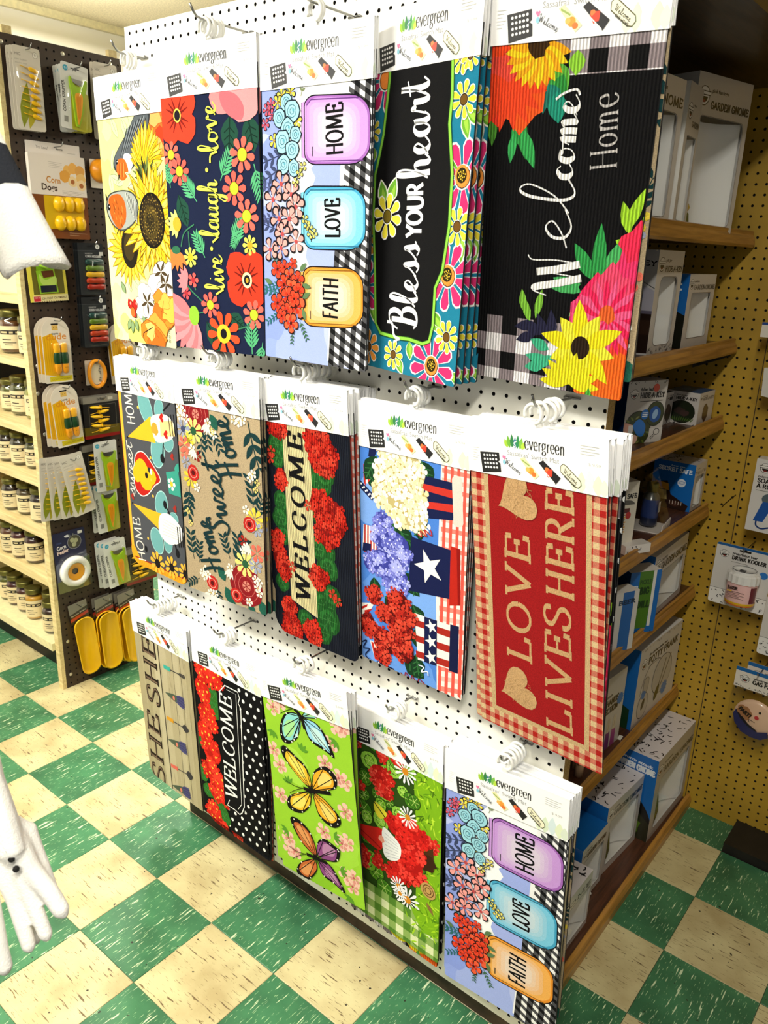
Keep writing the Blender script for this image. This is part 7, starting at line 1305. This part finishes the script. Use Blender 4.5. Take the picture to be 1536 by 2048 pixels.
# fourth shelf
def fries(a, w, h):
    a.rect(0, 0, w, h, '#ddd5c4'); a.text('SECRET SAFE', (.3, 4.2), (w-.4, 4.0), 1.2, '#17130f', .05); a.ell((w*.6, 5.6), 2.6, 1.2, '#5a564e', a0=180, a1=360); a.rect(w*.15, 6.4, w*.75, 7.6, '#5c1c18'); a.rect(w*.12, 7.6, w*.5, 13, '#7a4c8c'); a.ell((w*.72, 8.2), .8, .9, '#b8241c')
    for k in range(9): a.line([(w*(.3+.03*(k % 3)), 8.4+k*.55), (w*(.62+.03*(k % 2)), 8.0+k*.6)], .3, '#d89a2c' if k % 2 else '#a8681c')
    logo(a, (w*.45, h-2.0), .8)
fo = gift_box('safe_box', 'cream SECRET SAFE carton with painted fries can beside the red mat', 1.994, .470, .9795, -26, 8.2, 17.2, 6, fries, None, None, group='secret safe boxes')
gift_box('safe_box', 'white patterned flap base in front of the fries SECRET SAFE carton', 2.035, .498, .9795, -26, 7.6, 2.2, 3.2, lambda a, w, h: (a.rect(0, 0, w, h, '#e6e0da'), squiggles(a, .4, .4, w-.4, h-.4, 9, 8, .2, .7)), lambda a, w, h: a.rect(0, 0, w, h, '#d8b8a8'), lambda a, w, h: a.rect(0, 0, w, h, '#e0dad4'), group='secret safe boxes')
cp = thing('bottle_safe_pack', 'clear triangular pack holding a gold capped bottle with blue label', 'package', (2.006, .745, .9795), radians(8))
m = MB(); m.prism([(-.066, 0), (.030, 0), (.030, .02), (-.018, .15), (-.024, .15), (-.066, .02)], 'y', -.045, .045); part(m.build('clear_shell', 'clear_plastic', cp), 'clear plastic shell')
m = MB(); m.box((-.066, -.047, -.0002), (.032, .047, .002), '#d6cec8'); m.box((.0305, -.047, .002), (.0325, .047, .022), '#ddd6d0'); m.build('card_base', 'print_card', cp)
a = Art(); a.rect(0, 0, 9.4, 2, '#e0dad4'); squiggles(a, .3, .3, 9, 1.7, 12, 3, .14, .6); art_build(a, 'base_print', 'print_card', cp, (.0326, -.047, .022), (0, .01, 0), (0, 0, -.01), (1, 0, 0))
m = MB(); m.lathe([(0, .006), (.019, .006), (.022, .012), (.022, .03)], (-.014, .0, 0), 16, '#1c2440'); m.lathe([(.022, .03), (.022, .078)], (-.014, 0, 0), 16, '#26386c'); m.lathe([(.022, .078), (.017, .090), (.012, .096)], (-.014, 0, 0), 16, '#4a4a44'); m.build('bottle', 'print_gloss', cp)
m = MB(); m.lathe([(.0125, .096), (.0145, .097), (.0145, .118), (.012, .121), (0, .121)], (-.014, 0, 0), 16, '#b09a4c'); m.build('bottle_cap', 'lid_gold', cp)
a = Art(); a.rect(0, 0, 2.2, 2.8, '#d8d6d2'); [a.line([(.3, .5+.3*k), (1.9, .5+.3*k)], .1, '#4a4a4a') for k in range(7)]; art_build(a, 'white_label', 'print_card', cp, (.0086, -.011, .072), (0, .01, 0), (0, 0, -.01), (1, 0, 0))
def safe_side(a, w, h):
    a.rect(0, 0, w, h, BL); a.text('beer can', (w*.42, h*.10), (w*.75, h*.10), .5, '#dceaf6', .02); a.text('SECRET SAFE', (w*.12, h*.20), (w*.93, h*.21), 1.15, '#f2f7fc', .06); a.ell((w*.72, h*.42), 1.15, 1.15, '#e6ecf2'); [a.line([(w*.64, h*(.39+.025*k)), (w*.80, h*(.39+.025*k))], .12, BL) for k in range(3)]; a.poly([(0, h*.5), (w*.38, h*.42), (w*.5, h*.7), (w*.95, h*.88), (w*.9, h), (0, h)], '#2c1a14'); a.quad([(w*.1, h*.45), (w*.42, h*.48), (w*.44, h*.62), (w*.1, h*.6)], '#d89a34'); a.quad([(w*.12, h*.64), (w*.38, h*.62), (w*.42, h*.82), (w*.16, h*.84)], '#c8b070'); a.ell((w*.62, h*.88), 1.6, .8, '#4a2c22'); [a.line([(w*(.5+.07*k), h*.82), (w*(.5+.07*k), h*.9)], .16, '#d8c8b8') for k in range(5)]
wn = (1.6, 3.6, 7.6, 12.4, .4); gift_box('safe_box', 'blue sided SECRET SAFE window box next to the ochre wall', 2.030, .948, .9795, 0, 9.2, 13.4, 11.5, frame_front('SAFE', 'secret', wn, '#d6cfc8', .7, .6), safe_side, squig_top(4), wn, group='secret safe boxes')
gift_box('safe_box', 'dark carton at the back of the fourth shelf', 1.90, .56, .9795, 10, 18, 17, 4, lambda a, w, h: a.rect(0, 0, w, h, '#1a1614'), lambda a, w, h: a.rect(0, 0, w, h, '#2a2624'), None, group='secret safe boxes')
# fifth shelf
wn = (2.4, 6.2, 24.4, 16.8, .4); gift_box('gnome_box', 'wide white GARDEN GNOME window box with blue side on the fifth shelf', 2.036, .716, .7275, 1.5, 26.5, 18.6, 14, frame_front('GARDEN GNOME', 'naughty', wn, '#d8d1ca', 1.0, 1.5), blue_side('', '', True), None, wn, group=G, fill=lambda o, W_, H_, D_: fill_moss(o, W_*.9, H_*1.2, D_))
def pickle(a, w, h):
    a.rect(0, 0, w, h, BL); a.poly([(w*.30, 0), (w*.78, 0), (w*.72, h*.92), (w*.28, h*.92)], '#4c7a1e'); a.text('BEER', (w*.02, h*.28), (w*.3, h*.28), 1.1, '#e4eef6', .04); a.text('BIG', (w*.36, h*.36), (w*.66, h*.36), 1.9, '#1c3a10', .06); a.text('DILL', (w*.32, h*.58), (w*.72, h*.58), 1.9, '#1c3a10', .06); a.text('PICKLE', (w*.33, h*.2), (w*.7, h*.2), 1.2, '#2a4a14', .04); a.rect(w*.74, 0, w*.84, h*.9, '#e6e2dc'); squiggles(a, w*.05, h*.94, w*.95, h*.99, 10, 4, .14, .6); a.ell((w*.12, h*.86), .9, .9, '#e6ecf2')
gift_box('pickle_box', 'blue carton with green BIG DILL pickle panel on the fifth shelf', 2.020, .600, .7275, -30, 9.4, 17.2, 5, pickle, lambda a, w, h: a.rect(0, 0, w, h, '#174f94'), None)
gift_box('beer_box', 'white and blue novelty carton beside the red mat on the fifth shelf', 2.034, .475, .7275, -22, 8, 15.8, 4, lambda a, w, h: (a.rect(0, 0, w, h, '#dcd8d4'), a.rect(w*.35, 0, w*.8, h, '#2c6ab4'), a.text('BEER', (w*.2, h*.2), (w*.9, h*.2), 1.2, '#17324c', .04)), lambda a, w, h: a.rect(0, 0, w, h, '#c8c4c0'), None)
wheel = thing('steering_toy', 'small black and white toy wheel between blue cartons on the fifth shelf', 'toy', (2.012, .672, .7275)); m = MB(); m.lathe([(0, 0), (.016, 0), (.016, .006), (.004, .008), (.004, .075), (0, .075)], n=12, col='#e6e4de'); m.build('stand', 'print_gloss', wheel); m = MB(); m.tube([(0, .028*cos(t*pi/10), .095+.028*sin(t*pi/10)) for t in range(21)], .004, 7, '#e8e6e2'); m.tube([(0, -.026, .095), (0, .026, .095)], .003, 6, '#17151a'); m.tube([(0, 0, .072), (0, 0, .12)], .003, 6, '#17151a'); m.build('wheel_rim', 'print_gloss', wheel)
# sixth shelf
def potty(a, w, h):
    a.rect(0, 0, w, h, '#d2cbc2'); squiggles(a, .4, .2, w-.4, 1.0, 36, 6, .16, .7); logo(a, (3.3, 5.2), 1.6); a.text('the original number two', (6.0, 3.7), (18, 3.6), .9, '#1c1814', .03); a.text('POTTY PRANK', (6.0, 6.4), (w-2, 6.0), 2.1, '#15110e', .06); a.line([(6, 7.3), (14, 7.2)], .12, '#6a645c')
    a.line([(11+8*cos(radians(t)), 16+9.5*sin(radians(t))) for t in range(-175, -40, 12)], .2, '#2a2420'); a.ell((17.5, 13.5), 6.6, 6.2, '#bfb8ae', 0, 26); a.line([(17.5+6.6*cos(radians(t)), 13.5+6.2*sin(radians(t))) for t in range(0, 361, 15)], .18, '#2a2420')
    for x0, y0, x1, y1 in ((16, 17, 19, 9), (17.4, 17.4, 22.4, 8.6)): a.line([(x0, y0), (x1, y1)], .7, '#7a7266')
    a.ell((15.2, 18.8), 1.3, 2.6, '#3c3c24', 25); a.fan(rrect(4.8, 10.4, 8.2, 15.4, 1.6, 5), '#b8b0a6'); a.line(rrect(4.8, 10.4, 8.2, 15.4, 1.6, 5), .2, '#2a2420', closed=True); a.ell((6.0, 19.2), 3.4, 4.0, '#c4bcb2', 8, 22); a.line([(6+3.4*cos(radians(t)), 19.2+4.0*sin(radians(t))) for t in range(0, 361, 15)], .2, '#2a2420', closed=True); a.ell((6.0, 18.8), 1.0, 1.8, '#2c2418', 20); a.blob((5.6, 15.6), 1.4, '#2a78c0', 2, 12, .2); a.star((20.4, 19.2), 2.4, '#2a78c0', 0, 12, .75)
gift_box('prank_box', 'white POTTY PRANK box with blue side on the sixth shelf', 2.037, .711, .3985, -2.5, 28, 24.6, 11, potty, lambda a, w, h: (a.rect(0, 0, w, h, BL), a.text('POTTY PRANK', (w*.35, h*.6), (w*.2, h*.15), .8, '#dcecf8', .03), a.poly([(w*.2, h*.62), (w*.9, h*.75), (w*.9, h), (0, h), (0, h*.7)], '#1c3c22'), a.blob((w*.4, h*.78), 1.6, '#2f5a34', 3), a.blob((w*.6, h*.84), 1.3, '#3f7a3c', 4)), None)
def hands(a, w, h):
    a.rect(0, 0, w, h, '#cfc8be'); a.text('the ultimate', (2.4, 6.4), (8.6, 6.0), 1.0, '#17130f', .03); a.text('TINY HANDS', (.8, 8.8), (12.2, 8.4), 1.9, '#17130f', .06); a.text('COLLECTION', (.8, 11.2), (12.2, 10.8), 1.9, '#17130f', .06); a.star((13.2, 8.6), 1.9, '#2a78c0', 0, 12, .75)
    for x, c, f in ((2.6, '#3f7a5c', '#c8603c'), (5.2, '#5c9a7c', '#d8683c'), (8.4, '#7a3a7c', '#cfc0a8'), (11.6, '#a8488c', '#d8ccb4')): a.poly([(x-1.3, h), (x+1.3, h), (x+1.0, h-5.2), (x-1.0, h-5.2)], c); a.fan(rrect(x-.9, h-9.4, x+.9, h-5.0, .9, 4), f); a.line([(x, h-9), (x, h-6)], .1, '#8a4a30')
gift_box('hands_box', 'white TINY HANDS COLLECTION box with coloured hand prints on the sixth shelf', 2.015, .497, .3985, -4.6, 15.3, 22.3, 7, hands, lambda a, w, h: a.rect(0, 0, w, h, '#b8b2aa'), None)
for i, (y_, c) in enumerate(((.46, '#c8a27c'), (.485, '#b98e68'))):
    hb = thing('toy_hand', '%s tan rubber toy hand lying in front of the hands box' % ('larger' if i else 'smaller'), 'toy', (2.018-.02*i, y_-.03, .3988)); m = MB(); p_ = Vector((0, 0, .02))
    m.tube([(0, 0, .0), (0, .004, .03), (0, .01, .045)], [.012, .011, .014], 10, c); [m.tube([(0, .002+.006*k, .045), (.002, .004+.008*k, .062), (.004, .006+.009*k, .072+.004*(k % 2))], [.0045, .004, .002], 7, c) for k in range(4)]; m.tube([(0, -.004, .035), (.004, -.014, .048)], [.0045, .002], 7, c); m.build('hand_body', 'print_card', hb)
# bottom shelf
wn = (3.4, 7.6, 25.8, 24.8, 1.0); gift_box('gnome_box', 'largest GARDEN GNOME window box with patterned top on the bottom shelf', 2.114, .762, .0305, -1.4, 28.2, 27.6, 13, frame_front('GARDEN GNOME', 'worm attack', wn, '#bdb5ac', .9, 1.3), blue_side('worm attack', 'GARDEN GNOME'), squig_top(9), wn, group=G, fill=fill_moss)
wn = (2.2, 5.4, 19.0, 20.0, .8); gift_box('gnome_box', 'middle GARDEN GNOME window box with patterned top on the bottom shelf', 2.068, .545, .0305, -4, 20.8, 22.4, 11, frame_front('GARDEN GNOME', 'zombie', wn, '#c9c1b9', .8, 1.2), blue_side('', '', False), squig_top(12), wn, group=G, fill=fill_moss)
wn = (1.8, 4.6, 13.0, 17.0, .6); gift_box('gnome_box', 'nearest GARDEN GNOME window box on the bottom shelf beside the jar mat', 2.072, .392, .0305, -1, 14.4, 18.8, 11, frame_front('GARDEN GNOME', 'flasher', wn, '#d2cbc4', .7, 1.0), blue_side('', '', False), lambda a, w, h: a.rect(0, 0, w, h, BL), wn, group=G, fill=None)
wn = (1.6, 4.2, 22.0, 15.0, .6); gift_box('gnome_box', 'window box with patterned flap at the front end of the bottom shelf', 2.110, .150, .0305, 0, 22.6, 16.6, 11, frame_front('GNOME', 'garden', wn, '#dcd6d0', .6, .9), lambda a, w, h: (a.rect(0, 0, w, h, '#e2dcda'), squiggles(a, .4, .4, w-.4, h*.4, 14, 3)), squig_top(3), wn, group=G)

# ---------------------------------------------------------------- goods hanging on the ochre wall (face -y)
WY = 1.0495
def wall_pack(name, label, x, y, z, w, h, fn, rad=.3, rz=0, th=.0012, depth=None):
    o = thing(name, label, 'package', (x, y, z), radians(rz), 'novelties on the ochre pegboard'); m = MB(); m.prism([(p[0]/100-w/200, p[1]/100-h/100) for p in rrect(0, 0, w, h, rad, 5)], 'y', 0, depth or th, '#e0dad4'); m.build('card', 'print_card', o)
    a = Art(rrect(0, 0, w, h, rad)); fn(a, w, h); art_build(a, 'card_print', 'print_gloss', o, (-w/200, 0, 0)); return o
def whook(x, z, y, label): m = MB(); m.tube([(0, WY-y, 0), (0, -.008, 0), (0, -.014, .003), (0, -.022, .012)], .0018, 6); tag(m.build('peg_hook', 'steel', None, (x, y, z)), label, 'hook', 'hooks on the ochre pegboard')
def soap(a, w, h):
    a.rect(0, 0, w, h, '#dedad6'); logo(a, (2.4, 2.2), 1.3); a.text('microphone', (1.0, 4.8), (6.4, 4.8), .6, '#1c1814', .03); a.text('SOAP ON', (1.0, 6.1), (7.6, 6.1), 1.1, '#15110e', .06); a.text('A ROPE', (1.0, 7.5), (6.4, 7.5), 1.1, '#15110e', .06); a.line([(1, 8.2), (6.6, 8.2)], .12, '#6a645c'); a.ell((4.6, 10.2), 1.8, 1.5, '#5a6a72'); a.quad([(3.2, 11), (6.0, 11), (4.0, 16.4), (1.6, 16.4)], '#2458a8'); a.line([(2.4, 16.4), (2.6, 17.6), (4.0, 18.2), (6.4, 17.4), (8.6, 18.0)], .4, '#1c3c78', 4); a.ring((7.6, 14), .7, .6, .12, '#8a867e'); a.ring((7.4, 15.4), .5, .4, .12, '#8a867e')
wall_pack('soap_box', 'white SOAP ON A ROPE box with a blue microphone picture', 2.232, .93, 1.166, 9.8, 19.2, soap, .2, 0, depth=.04); whook(2.232, 1.17, .925, 'hook above the SOAP ON A ROPE box')
def kool(a, w, h):
    a.rect(0, 0, w, h, '#d9d6d2'); a.rect(0, 0, w, .7, '#1c5c9c'); logo(a, (2.3, 2.9), 1.05); a.text('prescription beer', (4.4, 2.6), (10.8, 2.6), .75, '#1c1814', .04); a.text('DRINK KOOLER', (4.4, 4.0), (13.2, 4.0), 1.1, '#15110e', .06); a.line([(4.4, 4.7), (8.6, 4.7)], .1, '#6a645c'); a.rect(6.0, .9, 9.0, 1.4, '#2a241e'); a.poly([(7, .9), (8, .9), (7.5, .5)], '#2a241e'); a.rect(0, h-4.4, w, h, '#efece8'); a.line([(0, h-4.4), (w, h-4.4)], .1, '#17151a'); squiggles(a, .4, h-4, w-.4, h-.4, 34, 8, .18, .8); a.ell((13, 6.6), 1.1, 1.0, '#2a78c8')
ok_ = wall_pack('drink_kooler_pack', 'white DRINK KOOLER card with a pink beer pill bottle cup', 2.190, .955, .915, 14.8, 17.6, kool, .7); whook(2.190, .908, .95, 'hook above the DRINK KOOLER card')
m = MB(); m.lathe([(.037, -.145), (.0385, -.140), (.0385, -.084), (.037, -.080)], (.015, -.034, 0), 26, '#eeb9b4', sy=.85, cols=['#d8702c', '#efc0bc', '#d86a30']); m.build('cup', 'print_gloss', ok_)
m = MB(); m.lathe([(.0372, -.1425), (.0392, -.139), (.0392, -.1345)], (.015, -.034, 0), 26, '#e8b81c', sy=.85); m.lathe([(.0391, -.133), (.0391, -.088)], (.015, -.034, 0), 10, '#6a1c24', sy=.85, a0=-.75, a1=-.15); m.build('cup_band', 'print_gloss', ok_)
m = MB()
n_ = 34
for k in range(n_): a0 = 2*pi*k/n_; r_ = .0425 if k % 2 else .0405; m.v += [(.015+r_*cos(a0), -.034+.85*r_*sin(a0), -.082), (.015+r_*cos(a0), -.034+.85*r_*sin(a0), -.060), (.015+r_*.9*cos(a0), -.034+.85*.9*r_*sin(a0), -.056)]
for k in range(n_): j = (k+1) % n_; m.face([3*k, 3*j, 3*j+1, 3*k+1], hx('#eceae6')); m.face([3*k+1, 3*j+1, 3*j+2, 3*k+2], hx('#eceae6'))
m.face([3*k+2 for k in range(n_)], hx('#f0eeea')); m.build('ribbed_lid', 'print_gloss', ok_)
m = MB(); m.lathe([(.030, -.056), (.0315, -.052), (.029, -.049), (.027, -.052), (0, -.0525)], (.015, -.034, 0), 22, '#e6e4e0', sy=.85); m.tube([(.015+.03*cos(t*pi/10), -.034+.0255*sin(t*pi/10), -.0485) for t in range(21)], .0007, 4, '#17151a'); m.box((.004, -.046, -.0526), (.02, -.03, -.0518), '#17151a'); m.build('can_top', 'print_gloss', ok_)
a = Art(); a.text('BEER', (0, 1), (2.6, 1), .85, '#2a1a1a', .05); [a.line([(0, 1.6+.42*k), (4.4-(k % 2)*1.2, 1.6+.42*k)], .1, '#6a4a48') for k in range(5)]; a.rect(0, 1.35, 1.2, 1.7, '#e0b43c'); art_build(a, 'label_print', 'print_gloss', ok_, (-.012, -.0685, -.088))
def gas(a, w, h): a.rect(0, 0, w, h, '#e9e1d6'); a.rect(0, 0, w, 1.1, '#1c68ac'); logo(a, (2.6, 3.1), 1.15); a.text('who farted', (4.7, 2.6), (8.6, 2.6), .7, '#1c1814', .04); a.text('GAS PASS', (4.7, 4.0), (11, 4.0), 1.2, '#15110e', .06); squiggles(a, .2, 5.2, w-.2, 5.9, 30, 5, .12, .5)
gp = wall_pack('gas_pass_pack', 'clear bag with GAS PASS header and a cartoon FART face', 2.285, .950, .575, 12, 6.0, gas, .1); whook(2.285, .571, .945, 'hook above the GAS PASS bag')
wall_pack('gas_pass_pack', 'second blue topped header card behind the GAS PASS bag', 2.305, .985, .582, 12, 6.0, gas, .1)
m = MB(); m.prism([(-.058, -.06), (.058, -.06), (.064, -.12), (.062, -.20), (.03, -.225), (-.03, -.215), (-.058, -.18), (-.062, -.10)], 'y', -.008, .006); m.build('clear_bag', 'clear_plastic', gp)
m = MB(); m.lathe([(0, -.007), (.045, -.006), (.054, -.002), (.055, .002)], (.008, .0, -.140), 28, '#efc8aa', axis='y', sy=1.0); m.build('face_disc', 'print_gloss', gp)
a = Art(); c = (6.8, 14)
a.poly([(1.4, 14), (2.2, 16.6), (4.2, 18.8), (7, 19.6), (9.6, 19.4), (11.4, 18), (11, 16.4), (8.4, 17.4), (5.6, 16.4), (3.4, 14.6), (2.0, 12.6)], '#24285c'); a.poly([(2.0, 12.8), (3.4, 14.8), (5.6, 16.5), (8.4, 17.5), (8.2, 17.0), (5.8, 15.8), (3.8, 14.0), (2.4, 12.2)], '#15131c')
for x, y, r in ((3.4, 11.6, 1.0), (4.6, 11.9, 1.1), (3.2, 12.6, .9), (5.4, 12.8, 1.0), (4.2, 13.2, 1.1), (5.0, 13.9, .9)): a.blob((x, y), r, '#a8744c', int(x*10), 12, .06)
a.text('FART!', (2.6, 12.2), (5.8, 14.0), 1.15, '#17120f', .08); a.ell((7.6, 13.2), .6, .6, '#c8383c'); a.line([(6.0, 15.2), (5.8, 14.4), (7.4, 14.8)], .14, '#2a2420', 4); a.ell((8.2, 11.4), .3, .4, '#17120f')
art_build(a, 'face_print', 'print_gloss', gp, (-.06, -.009, 0))
wall_pack('novelty_pack', 'white novelty pack cut by the right edge at the top', 2.115, .97, 2.30, 16, 17.6, lambda a, w, h: (a.rect(0, 0, w, h, '#cfc8c0'), a.text('GAG', (3, 4), (9, 4), 2, '#2a2420', .05)), .3); whook(2.115, 2.29, .965, 'hook above the topmost novelty pack')
o = wall_pack('novelty_bag', 'white headed clear bag cut by the right picture edge', 2.196, .955, 1.502, 13, 3.6, lambda a, w, h: (a.rect(0, 0, w, h, '#ece6dc'), a.rect(0, 0, w, .6, '#2a4a94'), a.ell((2.6, 1.8), .8, .8, '#2f5a34')), .1); m = MB(); m.prism([(-.064, -.036), (.064, -.036), (.066, -.18), (.05, -.235), (-.055, -.20), (-.066, -.12)], 'y', -.014, .004); m.build('clear_bag', 'clear_plastic', o); m = MB(); m.prism([(-.040, -.11), (.05, -.10), (.05, -.19), (-.036, -.18)], 'y', -.008, -.002, '#e6e2da'); m.build('paper_insert', 'print_card', o); whook(2.196, 1.497, .95, 'hook above the white headed clear bag')
wall_pack('novelty_pack', 'white patterned card below the DRINK KOOLER, cut by the right edge', 2.335, .952, .80, 14, 17, lambda a, w, h: (a.rect(0, 0, w, h, '#dcd6d0'), a.rect(0, h-5, w, h, '#efece8'), a.line([(0, h-5), (w, h-5)], .1, '#17151a'), squiggles(a, .4, h-4.6, w-.4, h-.4, 36, 9, .18, .8)), .7); whook(2.335, .793, .947, 'hook above the lower patterned card')
wall_pack('novelty_pack', 'white card on the far right edge of the ochre wall', 2.225, .97, 1.40, 7, 9, lambda a, w, h: (a.rect(0, 0, w, h, '#d8d2cc'), squiggles(a, .3, 5, w-.3, h-.3, 14, 2, .16, .7)), .3); whook(2.225, 1.394, .965, 'hook above the small far right card')
